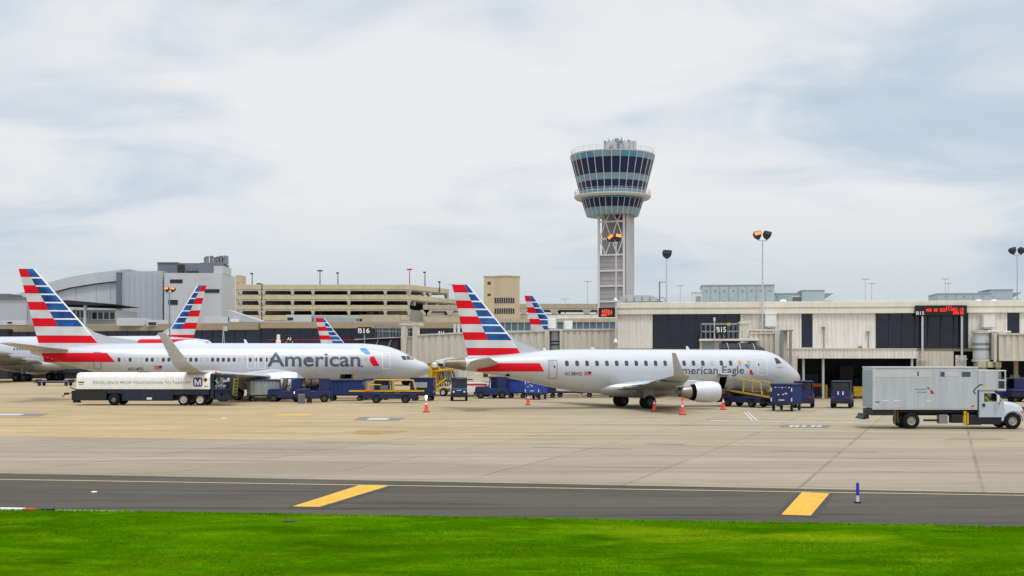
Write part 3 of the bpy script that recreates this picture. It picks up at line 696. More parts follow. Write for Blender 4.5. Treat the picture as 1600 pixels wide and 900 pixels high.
a = p.hold; p.outline(a[0] - .16, a[0] - .02, a[2] - .05, a[3] + .1, .14, 'hold_guard', 'yellow_paint')
p.text('N314PD', 200.5, 224.5, 579, 574, .01, 'registration', 'lettering_dark')
flag(p, 241, 253, 571.5, 577)
flight_symbol(p, [(562, 544.3), (571, 544.3), (578, 550), (578.5, 553.6), (571.5, 553.2), (566, 550.5)], [(579, 557.2), (584.5, 557), (593, 572), (583.5, 571.6), (579.5, 567), (577, 562)])
p.dome(p.sz(297, 535)[0], 3.6, .30, .6)
for px, h_ in ((388, .42), (332, .25)): p.antenna(p.sz(px, 535)[0], h_, .35)
m = MB(); m.lathe([(0, .10), (.05, .11), (.1, .10)], p.loc(p.surf(650, 578)[0], p.hw(*p.surf(650, 578)) - .05, p.surf(650, 578)[1]), 'y', 10); m.build('sensor_port', 'seam_grey', p.root, True)

# --- regional jet at the right gate
E175 = [(0, 2.32, 2.24, .03), (.1, 2.52, 2.02, .22), (.3, 2.82, 1.80, .44), (.9, 3.30, 1.52, .80), (1.65, 3.85, 1.36, 1.07), (2.55, 4.38, 1.25, 1.28), (3.6, 4.66, 1.18, 1.41), (5.2, 4.74, 1.15, 1.50), (18.2, 4.74, 1.15, 1.50), (21, 4.73, 1.38, 1.48), (23.5, 4.62, 1.85, 1.32), (26.5, 4.36, 2.48, .98), (29, 4.16, 2.92, .62), (30.4, 4.02, 3.12, .46), (31.5, 3.92, 3.34, .30), (31.68, 3.86, 3.40, .24)]
p = Plane(E175, (24.7, 104.3), 19.0, 15.6, -1, 'smaller white regional jet with Eagle lettering and striped tail in the centre', 'airliners on the apron')
PL2 = p
ha, hz0 = p.surf(1120.5, 606); hb, hz1 = p.surf(1136, 588.5)
p.fuselage(hold=(hb, ha, hz0, hz1), cone_from=29.6)
Y0 = 444.8; bw = 12.35; bands = []
for i in range(7):
    y = Y0 + bw*i; l = 1 if i % 2 == 0 else 3
    if i: bands.append((y, y+2.3, l, 0))
    bands.append((y + (2.3 if i else 0), y+bw, l, 2))
y = Y0 + 7*bw; bands += [(y, y+12.2, 3, 3), (y+12.2, y+24.3, 1, 1), (y+24.3, y+36, 0, 0)]
p.fin([(706.5, 445), (730.5, 554)], [(732.5, 445), (800, 529)], [(725, 445), (760.5, 529)], bands, [(796, 524), (806, 531.5), (826, 541), (847, 549), (847, 556), (800, 556)])
p.conform(p.ppoly([(739.5, 567.5), (843, 567.5), (850, 580.3), (746, 580.3)]), 'tail_stripe', 'livery_red', .02, ds=.2)
p.wing([(.25, 27.2, 2.9, 3.55, .32, -7), (5.0, 29.6, 1.45, 4.05, .11, -7)], 'stabilizer', ['wing_grey'], inc=-.17)
p.wing([(1.0, 11.2, 6.2, 1.62, .85, -5), (3.4, 12.9, 4.4, 1.85, .6, -5), (5.0, 13.6, 3.5, 2.02, .42, -6), (9, 15.3, 2.4, 2.42, .26, -6), (12.9, 17.2, 1.25, 2.78, .16, -8), (13.45, 17.85, .88, 2.87, .12, -30), (13.75, 18.15, .72, 3.08, .10, -58), (13.98, 18.45, .58, 3.5, .08, -70), (14.3, 19.0, .30, 4.38, .04, -74)], 'wing', ['wing_grey'])
# lowered flaps and their fairings
p.wing([(1.6, 16.5, 1.5, 1.55, .22, -5), (5.2, 16.7, 1.05, 1.83, .16, -6), (9.3, 17.4, .8, 2.28, .12, -6)], 'flap', ['fairing_grey'])
for lat, S, L_ in ((3.2, 16.4, 2.6), (6.6, 16.7, 2.2), (9.0, 17.0, 1.9)):
    for sd in (1, -1):
        m = MB(); c = p.loc(S, sd*lat, 1.52 + .075*lat); m.lathe([(1.2, .02), (.6, .17), (0, .21), (-.8, .15), (-L_*.62, .02)], c, 'x', 12); m.build('flap_fairing', 'fairing_grey', p.root, True)
m = MB(); rings = []
for k in range(15):
    t = k/14; q = max(.03, math.sin(math.pi*t)) ** .55; rings.append([(p.sg - 9.6 - 10.2*t, 1.95*q*math.cos(a), 1.62 + .85*q*math.sin(a)) for a in [2*math.pi*i/28 for i in range(28)]])
m.loft(rings); m.build('wing_fairing', 'aircraft_paint', p.root, True)
p.engine(10.5, 4.75, 1.36, [(0, .65), (.05, .73), (.22, .79), (.7, .84), (1.3, .84), (1.85, .78), (2.2, .69)], [(2.0, .62), (2.22, .655), (2.5, .60), (2.5, .545), (2.95, .48), (3.35, .38), (3.4, .22), (3.85, .04)], [(11.1, 2.08), (12.7, 2.3), (15.2, 2.1), (14.2, 1.75), (12.6, 1.75)], ring=2.25)
for lat in (2.6, -2.6): p.gear(15.6, lat, 1.7, .53, .36, [(0, -.36), (0, .36)], .11, door=True)
p.gear(3.4, 0, 1.5, .32, .18, [(0, -.18), (0, .18)], .08)
wz = p.surf(1000, 567.6)[1]; s0, s1 = p.surf(885.8, 568)[0], p.surf(1170, 567)[0]; n_ = 20
for k in range(n_):
    S = s0 + (s1 - s0) * k / (n_ - 1)
    if k in (17, 18, 19): mt = 'cabin_shade_tan' if k > 17 else 'cabin_window'
    else: mt = 'cabin_shade' if k == 15 else 'cabin_window'
    p.conform(p.rrect(S, wz, .30, .42), 'window', mt, .013, dz=.5)
p.conform(p.rrect(p.surf(862.5, 568)[0], wz, .30, .42), 'window', 'cabin_shade', .013, dz=.5)
for a, b, y0, y1, t, mt in ((855.5, 870, 562.5, 592, .06, 'seam_grey'), (1183, 1196, 559, 586.5, .06, 'livery_white')):
    S0, z0 = p.surf(a, y1); S1, z1 = p.surf(b, y0); p.outline(S0, S1, z0, z1, t, 'door', mt)
for a, b in ((1185.3, 569.5), (866.5, 573)): S, z = p.surf(a, b); p.conform(p.rrect(S, z, .12, .2), 'door_window', 'cabin_window', .016)
p.conform(p.ppoly([(1209.5, 559), (1214.5, 559.8), (1221.3, 567.2), (1213, 568.6)]), 'cockpit_window', 'glass_cab', .012, ds=.2)
S, z = p.surf(1218.5, 574.2); p.conform(p.rrect(S, z, .62, .05), 'probe', 'seam_grey', .02)
p.text('American Eagle', 1053, 1162.5, 584.2, 572, .008, 'lettering', 'lettering_grey')
p.text('N138HQ', 883, 909, 586.5, 581, .008, 'registration', 'lettering_dark')
flag(p, 913, 923.5, 580.5, 586)
flight_symbol(p, [(1163.5, 569), (1167, 569.2), (1170.5, 573), (1171, 575.8), (1167.5, 575), (1165, 572.5)], [(1171.5, 577.6), (1174, 577.4), (1177.2, 585.6), (1172.8, 585), (1171, 582)])
S, z = p.surf(793, 587); p.conform(p.rrect(S, z, .3, .28), 'outflow_port', 'dark_void', .01)
for px, h_ in ((1078, .32), (930, .22), (855, .25)): p.antenna(p.sz(px, 549)[0], h_, .3)
# open hold door hinged upward
a = p.loc(hb - .05, p.hw(hb, hz1), hz1 + .04); b = p.loc(ha + .35, p.hw(ha, hz1), hz1 + .04)
m = MB(); m.prism([(0, 0), (.1, .16), (.55, .26), (.95, .2), (.95, .14), (.5, .2)], b.x, a.x, 0, lambda x, y, z: (y, a.y - x, a.z + z)); m.build('hold_door', 'aircraft_paint', p.root, bevel=.01)

# --- wide-body at the far left, nose out of frame
A330 = [(0, 4.9, 4.8, .05), (.8, 6.0, 3.9, 1.1), (2.5, 7.0, 2.9, 2.1), (5, 7.7, 2.3, 2.65), (8, 7.85, 2.15, 2.82), (40, 7.85, 2.15, 2.82), (46, 7.85, 2.7, 2.7), (53, 7.85, 4.4, 2.0), (59, 7.5, 5.8, 1.0), (63, 7.1, 6.4, .35)]
Yt = 205.; Xt = (322-800)/F*Yt; hd = 165.; fx, fy = math.cos(R(hd)), math.sin(R(hd)); sT = 62.5
p = Plane(A330, (Xt + fx*sT, Yt + fy*sT), hd, 30.0, 1, 'wide body jet partly out of frame at far left with nose beyond the picture edge', 'airliners on the apron')
p.fuselage()
Y0 = 446.; bw = 9.7; bands = []
for i in range(7):
    y = Y0 + bw*i; l = 1 if i % 2 == 0 else 3
    if i: bands.append((y, y+1.6, l, 0))
    bands.append((y + (1.6 if i else 0), y+bw, l, 2))
y = Y0 + 7*bw; bands += [(y, y+9, 3, 3), (y+9, y+17, 1, 1), (y+17, y+26, 0, 0)]
p.fin([(322.5, 446), (302, 530)], [(308, 446), (266.5, 513)], [(315.5, 446), (286, 513)], bands, [(267, 510), (258, 517), (244, 524), (244, 533), (272, 533)], wl=.3)
p.conform(p.poly([(49.5, 6.2), (59, 6.2), (59, 7.25), (51, 7.25)]), 'tail_stripe', 'livery_red', .015, dz=.3)
p.wing([(.3, 53.5, 6.0, 5.7, .6, -3), (9.7, 60.0, 2.2, 6.1, .2, -3)], 'stabilizer', ['wing_grey'])
p.wing([(2, 19.5, 13, 3.2, 1.7, -5), (9.4, 25, 8, 4.0, 1., -6), (18, 31, 5, 4.9, .5, -7), (28.4, 37.6, 2.6, 6.0, .25, -10), (29.2, 38.4, 2.0, 6.3, .2, -50), (30.1, 40.3, .9, 8.6, .1, -74)], 'wing', ['wing_grey'])
p.engine(20.5, 9.4, 2.6, [(0, 1.25), (.08, 1.38), (.4, 1.5), (1.6, 1.58), (3.2, 1.5), (4.6, 1.2)], [(4.2, .95), (5.6, .7), (6.2, .1)], [(22, 4.0), (26, 4.5), (29, 3.9), (26, 3.2)])
for sd in (1, -1):
    for lat, S in ((7, 32.5), (13, 34), (19, 36)):
        m = MB(); m.lathe([(2.6, .05), (1.4, .4), (0, .5), (-1.8, .32), (-3.2, .04)], p.loc(S, sd*lat, 2.9 + .1*lat), 'x', 12); m.build('flap_fairing', 'fairing_grey', p.root, True)
m = MB(); rings = []
for k in range(13):
    t = k/12; q = max(.05, math.sin(math.pi*t)) ** .5; rings.append([(p.sg - 20 - 17*t, 3.2*q*math.cos(a), 2.9 + 1.35*q*math.sin(a)) for a in [2*math.pi*i/24 for i in range(24)]])
m.loft(rings); m.build('wing_fairing', 'aircraft_paint', p.root, True)
for lat in (4.6, -4.6): p.gear(30, lat, 3.2, .70, .5, [(-.8, -.6), (-.8, .6), (.8, -.6), (.8, .6)], .22)
for k in range(34): p.conform(p.rrect(27 + k*.55, 5.6, .28, .4), 'window', 'cabin_window', .015, dz=.5)
PL3 = p
# --- two more tails seen over the roofs: copies of the near types, farther off
SKIP = ('window', 'window_post', 'lettering', 'registration', 'flag_stripes', 'flag_canton', 'antenna_dome', 'antenna', 'symbol_blue', 'symbol_red', 'door', 'door_window', 'probe', 'flap_fairing', 'outflow_port', 'hold', 'hold_door', 'cockpit_window', 'sensor_port', 'flap')
def park(src, px, py, z_top, s_te, head, label):
    c = copy_tree(src.root, skip=SKIP); Y = (z_top - H) * F / (HY - py); X = (px - CX) / F * Y; h = R(head)
    c.location = (X + math.cos(h)*(s_te - src.sg), Y + math.sin(h)*(s_te - src.sg), 0); c.rotation_euler = (0, 0, h); c['label'] = label
    return c
s_te, z_t = PL2.sz(706.5, 445); park(PL2, 493, 497, z_t, s_te, 31, 'distant jet whose small striped tail shows above the American fuselage roof')
s_te, z_t = PL1.sz(29, 420); park(PL1, 819.5, 462, z_t, s_te, 34, 'distant jet whose striped tail rises behind the beige bridge beside the tan office tower')
# ------------------------------------------------------------------ concourse on the right
def corrug(m, u0, u1, z0, z1, y=0., per=.42, dep=.045, mi=0, back=.25):
    """ribbed sheet wall segment facing -y, butted edge to edge"""
    n = max(1, round((u1 - u0) / per)); w = (u1 - u0) / n; pts = []
    for k in range(n):
        a = u0 + k * w; pts += [(a, y), (a + w*.62, y), (a + w*.70, y + dep), (a + w*.92, y + dep)]
    pts += [(u1, y), (u1, y + back), (u0, y + back)]
    m.plan(pts, z0, z1, mi)
T = Fac(965, 126, 1600, 120.7)
TU, TZ = T.u, T.z
uE = TU(1760); ZR, ZF, ZW, ZC = 9.72, 8.55, 5.02, 4.0     # roof edge, fascia foot, sill, canopy foot
tb = thing('concourse_building', T.w(0), T.rz, 'long beige ribbed concourse with dark windows behind the regional jet', 'building')
segs = [(0, TU(1021.5))]; wins = [(TU(1021.5), TU(1155), 6), (TU(1251.5), TU(1270.5), 1), (TU(1370), TU(1511), 7), (TU(1573), TU(1594), 1)]
prev = 0.
m = MB()
for a, b, k in wins: corrug(m, prev, a - .12, ZW, ZF); prev = b + .12; m.build('ribbed_wall', 'beige_panel', tb); m = MB()
corrug(m, prev, uE, ZW, ZF); m.build('ribbed_wall', 'beige_panel', tb)
m = MB(); m.box(-.15, -.28, ZF, uE, 18, ZF + .62); m.box(-.22, -.36, ZF + .622, uE, 18.1, ZR); m.box(-.12, -.3, ZR + .002, uE, .1, ZR + .05); m.build('fascia', 'beige_fascia', tb, bevel=.02)
m = MB(); m.box(.0, .26, ZW - .3, uE, 17.9, ZW - .003); m.build('floor_slab', 'concrete_wall', tb)
m = MB(); m.box(0, .3, ZW, .25, 17.8, ZF - .01); m.box(0, 17.5, ZW, uE, 17.8, ZF - .01); m.build('end_wall', 'beige_panel', tb)
for a, b, k in wins:
    m = MB()
    for i in range(k + 1):
        x = a + (b - a) * i / k; m.box(x - .05, .02, ZW, x + .05, .2, ZF - .003)
    m.box(a, .03, ZW, b, .2, ZW + .08); m.box(a - .12, -.03, ZW, a - .005, .22, ZF - .003); m.box(b + .005, -.03, ZW, b + .12, .22, ZF - .003)
    f = m.build('window', 'dark_panel' if k > 1 else 'beige_panel', tb)
    m = MB(); m.box(a + .01, .16, ZW + .09, b - .01, .18, ZF - .02); m.build('pane', 'glass_dark', f)
# lower level: deep bays, shade painted into the dark back wall; solid wall near the bridge
m = MB(); m.box(0, 7.6, 0, uE, 7.9, ZW - .31); m.build('bay_back_wall', 'dark_panel', tb)
m = MB(); u0, u1 = TU(1432), TU(1490); corrug(m, u0, u1, 0, ZW - .31, y=-.02); m.build('lower_wall', 'beige_bridge', tb)
m = MB(); corrug(m, TU(1493), TU(1510), 0, ZW - .7, y=-.02); m.build('lower_wall', 'beige_panel', tb)
for px in (1018, 1095, 1530, 1562, 1590): 
    u = TU(px); m = MB(); m.box(u - .2, .5, 0, u + .2, .9, ZW - .31); m.build('column', 'concrete_wall', tb)
m = MB()
for k in range(26):
    m = MB(); u = rnd.uniform(TU(1180), uE - 1); h = rnd.uniform(.5, 2.4); m.box(u, 6.2 - rnd.random(), 0.0, u + rnd.uniform(.5, 2.2), 7.5, h); m.build('stored_equipment', rnd.choice(['black_paint', 'dark_panel', 'gse_navy', 'metal_grey']), tb, bevel=.03)
for px, pw, zt_, mt in ((1240, 14, 2.9, 'dark_panel'), (1312, 22, 3.2, 'black_paint'), (1345, 18, 2.3, 'dark_panel'), (1385, 30, 2.8, 'dark_panel'), (1508, 10, 2.2, 'curtain_grey'), (1578, 16, 2.3, 'metal_grey')): u = TU(px, 4.5); m = MB(); m.box(u, 4.5, 0, TU(px + pw, 4.5), 6.0, zt_); m.box(u + .1, 4.4, zt_*.35, u + .7, 4.49, zt_*.8); m.build('bay_cabin', mt, tb, bevel=.03)
m = MB()
for px in (1255, 1300, 1345, 1400): u = TU(px); m.box(u, 3, ZC + .35, u + 2.6, 3.3, ZC + .55)
m.build('ceiling_pipes', 'metal_grey', tb)
# canopy
yc = -3.6; ua, ub = TU(1231, yc), TU(1432, yc)
m = MB(); corrug(m, ua, ub, ZC, ZC + .88, y=yc, per=.34, back=.2); m.box(ua, yc + .21, ZC + .06, ub, -.05, ZC + .3); m.build('canopy', 'beige_panel', tb)
m = MB(); m.box(ua - .05, yc - .06, ZC + .882, ub + .05, yc + .28, ZC + .96); m.build('canopy_coping', 'beige_fascia', tb)
for px in (1255.5, 1286.5, 1425.5): 
    u = TU(px, yc + .3); m = MB(); m.cyl((u, yc + .5, 0), (u, yc + .5, ZC + .05), .13, n=14); m.build('canopy_post', 'pale_metal', tb, True)
# pipes and small fittings on the wall
for px, y0, y1 in ((1287.5, 513, 545), (1357, 520, 545), (1345, 543, 557)):
    m = MB(); u = TU(px, -.12); m.cyl((u, -.12, TZ(px, y1)), (u, -.12, TZ(px, y0)), .05, n=8); m.box(u - .25, -.3, TZ(px, y0), u + .12, -.02, TZ(px, y0) + .14); m.build('wall_pipe', 'metal_grey', tb)
for px in (1203, 1541):
    u = TU(px); z = TZ(px, 511 if px < 1300 else 512); m = MB(); m.box(u - .55, -1.25, z, u + .55, -.08, z + 1.25); m.box(u - .6, -1.3, z + 1.252, u + .6, -.08, z + 1.32); m.box(u - .4, -1.1, z - .12, u + .4, -.2, z - .003)
    m.build('air_conditioner', 'white_paint', tb, bevel=.05)
# roof plant
def unit(px0, px1, y0, Y, dep, label, mat='unit_grey', louvre=None, hoods=False, ribs=0):
    a, b = P(px0, y0, Y), P(px1, y0, Y); r = thing('rooftop_unit', ((a.x + b.x)/2, Y, ZR + .0), T.rz, label, 'roof unit', 'grey plant units on the concourse roof'); w = (b.x - a.x)/2; h = a.z - ZR
    m = MB(); m.box(-w, 0, -.02, w, dep, h); m.box(-w - .08, -.08, h + .002, w + .08, dep + .08, h + .1)
    o = m.build('casing', mat, r, bevel=.03)
    m = MB()
    for k in range(1, ribs): x = -w + 2*w*k/ribs; m.box(x - .02, -.035, .05, x + .02, -.002, h - .05)
    for k in range(ribs):
        x = -w + 2*w*(k + .5)/ribs
        for zf in (.18, .72): m.box(x - .09, -.05, h*zf, x + .09, -.002, h*zf + .14)
    if ribs: m.build('panel_seam', 'metal_grey', r)
    if louvre:
        x0, x1 = -w + 2*w*louvre[0], -w + 2*w*louvre[1]; m = MB(); m.box(x0, -.06, h*.1, x1, -.003, h*.82); f = m.build('louvre_frame', 'pale_metal', r)
        m = MB()
        for k in range(7): z = h*(.15 + .62*k/7); m.box(x0 + .08, -.12, z, x1 - .08, -.062, z + h*.045)
        m.build('louvre', 'dark_panel' if louvre[2] else 'fairing_grey', f)
    if hoods:
        m = MB()
        for zf in (.05, .52): m.prism([(w, h*zf), (w + .15, h*zf), (w + .95, h*(zf + .28)), (w + .95, h*(zf+.31)), (w, h*(zf + .31))], .3, dep - .3)
        m.build('intake_hood', 'metal_grey', r)
    return r
unit(1097, 1209, 446, 134, 6, 'large grey green plant unit, the biggest on the concourse roof', ribs=8)
unit(1082, 1097.2, 457, 134.5, 4, 'small louvred grey unit left of the biggest roof unit', 'light_cladding', (.3, .95, 0))
unit(1209.5, 1253, 459, 134.5, 4, 'low grey unit with dark louvre right of the biggest roof unit', louvre=(.62, .98, 1), ribs=4)
unit(1253.5, 1288, 454, 133.5, 5, 'grey unit with side intake hoods near the middle of the roof', hoods=True)
unit(1467, 1547, 459, 131, 5, 'long low blue grey unit right of the red lettered gate display', 'unit_blue_grey', ribs=3)
unit(1547.5, 1582, 453, 130.5, 5, 'taller blue grey unit with side hoods at the right end of the roof', 'unit_blue_grey', hoods=True)
m = MB(); a = P(1392, 475, 130); m.box(0, 0, -.02, 4.8, 1.6, a.z - ZR); m.box(.6, -.02, .1, 1.1, -.0, .3)
o = m.build('roof_box', 'beige_panel', bevel=.03); o.location = (a.x, 130, ZR); tag(o, 'low cream duct box on the roof left of the red lettered display', 'roof unit')
for px, y, lab in ((1223.5, 471, 'small white vent on the roof before the low grey unit'), (1529, 470, 'squat white mushroom vent before the long blue grey unit'), (1553, 468, 'small white vent hood before the taller blue grey unit')):
    a = P(px, y, 129); m = MB(); m.lathe([(0, .2), (.28, .2), (.29, .36), (.42, .36), (.52, .22), (.55, 0)], (0, 0, 0), 'z', 14); o = m.build('roof_vent', 'white_paint', smooth=True, angle=40); o.location = (a.x, 129, ZR); tag(o, lab, 'vent')
rb = thing('rear_block', T.w(TU(1045), 22), T.rz, 'dark edged beige flat roof block behind the concourse roof plant', 'building')
m = MB(); m.box(0, 0, 0, 60, 10, 10.6); m.build('wall', 'concrete_wall', rb); m = MB(); m.box(-.1, -.15, 10.602, 60.1, 10.1, 10.78); m.build('roof_edge', 'dark_panel', rb)
# ------------------------------------------------------------------ gate signs
def display(u0, u1, z0, z1, y, label, txts, posts, fac=T, depth=.45):
    r = thing('gate_display', fac.w((u0 + u1)/2, y), fac.rz, label, 'display board'); w = (u1 - u0)/2
    m = MB(); m.box(-w, 0, z0, w, depth, z1); m.build('cabinet', 'sign_black', r, bevel=.02)
    for t, a, b, c, d, mt in txts: flat_text('lettering', t, a - (u0+u1)/2, b - (u0+u1)/2, c, d, -.012, mt, r, .012)
    for pu, pz in posts: m = MB(); x = pu - (u0+u1)/2; m.box(x - .09, .1, pz, x + .09, .28, z0 - .002); m.box(x - .5, .05, pz - .12, x + .5, .45, pz - .002); m.build('post', 'pale_metal', r)
    return r
yb = -.62; tu = lambda px: TU(px, yb); tz = lambda px, py: TZ(px, py, yb)
display(tu(1430), tu(1511), tz(1470, 493.3), tz(1470, 477), yb, 'long black gate display with red digits and white B15 on the concourse front', [('B15', tu(1431.5), tu(1444), tz(1437, 491.6), tz(1437, 486.4), 'sign_white'), ('430  00  822', tu(1446.5), tu(1477.5), tz(1460, 486.8), tz(1460, 481.8), 'led_red'), ('111', tu(1478.5), tu(1486.5), tz(1482, 486), tz(1482, 478), 'led_red'), ('822 -18', tu(1488), tu(1505.5), tz(1495, 485.6), tz(1495, 480.8), 'led_red'), ('500 88', tu(1489), tu(1505.5), tz(1495, 491), tz(1495, 486.4), 'led_red')], [(tu(1441.8), 3.95), (tu(1503.5), 4.0)])
d2 = Fac(935, 125.6, 962, 125)
display(0, d2.len, d2.z(948, 495.5), d2.z(948, 480.8), 0, 'small black display with orange digits on the pole left of the concourse corner', [('410', .35, .95, d2.z(948, 489.8), d2.z(948, 483), 'led_orange'), ('814', 1.0, 1.45, d2.z(948, 492), d2.z(948, 484), 'led_orange'), ('88', .3, .9, d2.z(948, 494), d2.z(948, 490.4), 'led_orange')], [], d2)
# ------------------------------------------------------------------ light masts
def mast(px, ytop, Y, heads, label, name='light_mast', r=.11, fit=None, base_z=0., group='tall floodlight masts', mat='pale_metal', s=1.):
    a = P(px, ytop, Y); t = thing(name, (a.x, Y, base_z), 0, label, 'light mast' if name == 'light_mast' else 'street lamp', group); h = a.z - base_z
    m = MB(); m.cyl((0, 0, 0), (0, 0, h), r, r*.6, 12); m.cyl((0, 0, 0), (0, 0, .4), r*1.8, n=12); m.build('pole', mat, t, True)
    if heads: m = MB(); x0 = min(q[0] for q in heads); x1 = max(q[0] for q in heads); m.box(min(x0, -.1), -.05, h - .12, max(x1, .1), .05, h - .03); m.build('cross_arm', mat, t)
    for dx, tilt, lit in heads:
        m = MB(); M = Matrix.Translation((dx, 0, h + .1)) @ Matrix.Rotation(R(tilt), 4, 'Y') @ Matrix.Rotation(R(-18), 4, 'X')
        pts = lambda w, d, z: [M @ Vector(q) for q in ((-w, -d, z), (w, -d, z), (w, d, z), (-w, d, z))]
        m.loft([pts(.16*s, .16*s, 0), pts(.42*s, .30*s, .35*s), pts(.48*s, .36*s, .8*s), pts(.40*s, .30*s, .92*s)])
        m.cyl((dx, 0, h - .05), M @ Vector((0, 0, .05)), .06, n=8); hd_ = m.build('lamp_head', 'dark_panel', t, bevel=.02)
        m = MB(); q = [M @ Vector(v) for v in ((-.34*s, -.36*s, .40*s), (.34*s, -.36*s, .40*s), (.36*s, -.40*s, .76*s), (-.36*s, -.40*s, .76*s))]; q2 = [v + (M.to_3x3() @ Vector((0, -.03, 0))) for v in q]; m.loft([q, q2]); m.build('lamp_glass', 'lamp_orange' if lit else 'glass_cab', hd_)
    for f in (fit or []):
        m = MB(); z = a.z - base_z - f[0]; m.lathe([(0, .0), (.02, .22), (.2, .24), (.42, .1), (.5, .05)], (f[1], -.1, z), 'z', 12); m.cyl((0, 0, z + .45), (f[1], -.1, z + .45), .04); m.build('camera_housing', 'white_paint', t, True)
    return t
mast(1191.5, 375, 123.2, [(-.4, -12, True), (.4, 12, False)], 'tall white mast with one lit orange floodlight above the concourse', s=.85); mast(962.5, 378, 124.6, [(-.25, -40, True), (.18, 10, True)], 'mast with glowing orange floodlights standing in front of the control tower', fit=[(6.2, -.05), (10.4, -.05)], r=.12, s=.8)
mast(1041.5, 404, 150, [(0, 0, False), (.12, 6, False)], 'mast with dark floodlights rising behind the roof right of the tower'); mast(1589.5, 398, 148, [(-.42, -14, False), (.42, 20, False)], 'mast with two dark floodlights near the right edge of the picture', s=.85)
mast(265, 457, 190, [(-.42, -8, True), (.42, 8, True)], 'mast with two lit orange floodlights at left before the grey terminal', r=.14, mat='metal_grey', s=.8)
def lamp(px, y0, Y, base_z, label, w=.9, col='dark_panel', two=True, grp='lamp posts on the parking garage roof'):
    a = P(px, y0, Y); t = thing('street_lamp', (a.x, Y, base_z), 0, label, 'street lamp', grp); h = a.z - base_z
    m = MB(); m.cyl((0, 0, 0), (0, 0, h), .16, .11, 8); m.build('pole', col, t)
    m = MB(); m.box(-w, -.25, h - .1, w if two else .25, .25, h + .28); m.build('lamp_head', col, t, bevel=.05)
# ------------------------------------------------------------------ jet bridges
def rail(m, pts, h=1.05, r=.035, mid=True):
    for a, b in zip(pts, pts[1:]):
        a, b = Vector(a), Vector(b); up = Vector((0, 0, h)); m.cyl(a + up, b + up, r, n=6)
        if mid: m.cyl(a + up*.5, b + up*.5, r*.8, n=6)
        k = max(1, round((b-a).length / .45))
        for i in range(k + 1): q = a + (b - a)*i/k; m.cyl(q, q + up, r*.8, n=6)
def vtunnel(parent, u0, u1, y0, y1, z0, z1, name='tunnel', mat='beige_bridge', per=.45, slope=0.):
    """ribbed bridge tunnel along x; slope lifts the far end"""
    m = MB(); corrug(m, u0, u1, z0, z1, y=y0, per=per, dep=.09, back=y1 - y0); m.box(u0, y0 - .1, z1 + .002, u1, y1 + .1, z1 + .16); m.box(u0, y0 - .1, z0 - .18, u1, y1 + .1, z0 - .002)
    for v in m.bm.verts: v.co.z += slope * (v.co.x - u0)
    return m.build(name, mat, parent)
# bridge at the regional jet's gate
J = Fac(1090, 116, 1260, 114.6); ju, jz = J.u, J.z
jb = thing('jet_bridge', J.w(0), J.rz, 'beige passenger bridge with black bellows and B15 sign behind the regional jet nose', 'jet bridge', 'passenger boarding bridges')
m = MB(); m.box(ju(1094), 0, 2.8, ju(1128), 3.2, jz(1100, 533)); m.build('cab', 'beige_bridge', jb, bevel=.03)
m = MB(); m.box(ju(1097), -.06, 3.0, ju(1116), -.003, jz(1100, 534)); m.build('cab_door', 'metal_grey', jb)
m = MB(); m.box(ju(1093), -.35, jz(1100, 532.7), ju(1186), 3.6, jz(1100, 529.6)); m.build('platform', 'beige_fascia', jb, bevel=.02)
zp = jz(1100, 529.5); m = MB(); rail(m, [(ju(1096), -.2, zp), (ju(1154), -.2, zp)], 1.45); rail(m, [(ju(1096), 3, zp), (ju(1154), 3, zp)], 1.45); rail(m, [(ju(1096), -.2, zp), (ju(1096), 3, zp)], 1.45); m.build('railing', 'metal_grey', jb)
m = MB(); a0, a1 = ju(1124), ju(1197); zt, zb = jz(1150, 531.5), 3.0
rings = []
nb = 20
for k in range(nb + 1):
    t = k/nb; x = a0 + (a1 - a0)*t; e = .06 if k % 2 else 0.; zz = zt - .25 - .75*max(0, t - .55)**2*4; rings.append([(x, -.9 + e, zb), (x, -.9 + e, zz - .5), (x, -.55 + e, zz - .1), (x, 0, zz + .0 - e), (x, 2.4, zz - e), (x, 2.4, zb)])
m.loft(rings); m.build('bellows', 'bellows', jb)
m = MB()
for t in (.16, .42, .72, .98):
    x = a0 + (a1 - a0)*t; zz = zt - .25 - .75*max(0, t - .55)**2*4; m.tube([(x + .25, -.95, zb), (x + .12, -.95, zz - .5), (x, -.6, zz - .06), (x - .1, 0, zz + .05)], .035)
m.build('bellows_rib', 'pale_metal', jb)
vtunnel(jb, ju(1172), ju(1212), 1.2, 4.2, 2.9, jz(1190, 521.5))
m = MB(); m.box(ju(1212), .9, 2.7, ju(1232), 4.4, jz(1220, 514)); m.build('lift_column', 'beige_bridge', jb, bevel=.03)
vtunnel(jb, ju(1168), ju(1215), 4.4, 7.2, 2.9, jz(1190, 515.5), 'tunnel')
m = MB()
for px in (1223, 1236): m.box(ju(px) - .12, .5, 0, ju(px) + .12, .85, jz(px, 516)); 
m.box(ju(1221), .45, jz(1230, 517.4), ju(1240), .9, jz(1230, 515.2)); m.build('support_frame', 'metal_grey', jb)
m = MB(); m.box(ju(1157), 1.6, jz(1160, 531), ju(1172), 2.6, jz(1160, 507)); m.box(ju(1156), 1.5, jz(1160, 505.6), ju(1178), 2.7, jz(1160, 501.6)); m.cyl((ju(1163), 1.4, zp), (ju(1163), 1.4, jz(1160, 510)), .09); m.build('equipment_cabinet', 'beige_bridge', jb, bevel=.03)
m = MB(); m.box(ju(1136), -.32, jz(1138, 509), ju(1141), -.2, jz(1138, 504.5)); m.build('warning_beacon', 'yellow_paint', jb)
m = MB(); corrug(m, ju(1206), ju(1252), 0, 4.2, y=3.8); m.build('stair_enclosure', 'beige_bridge', jb)
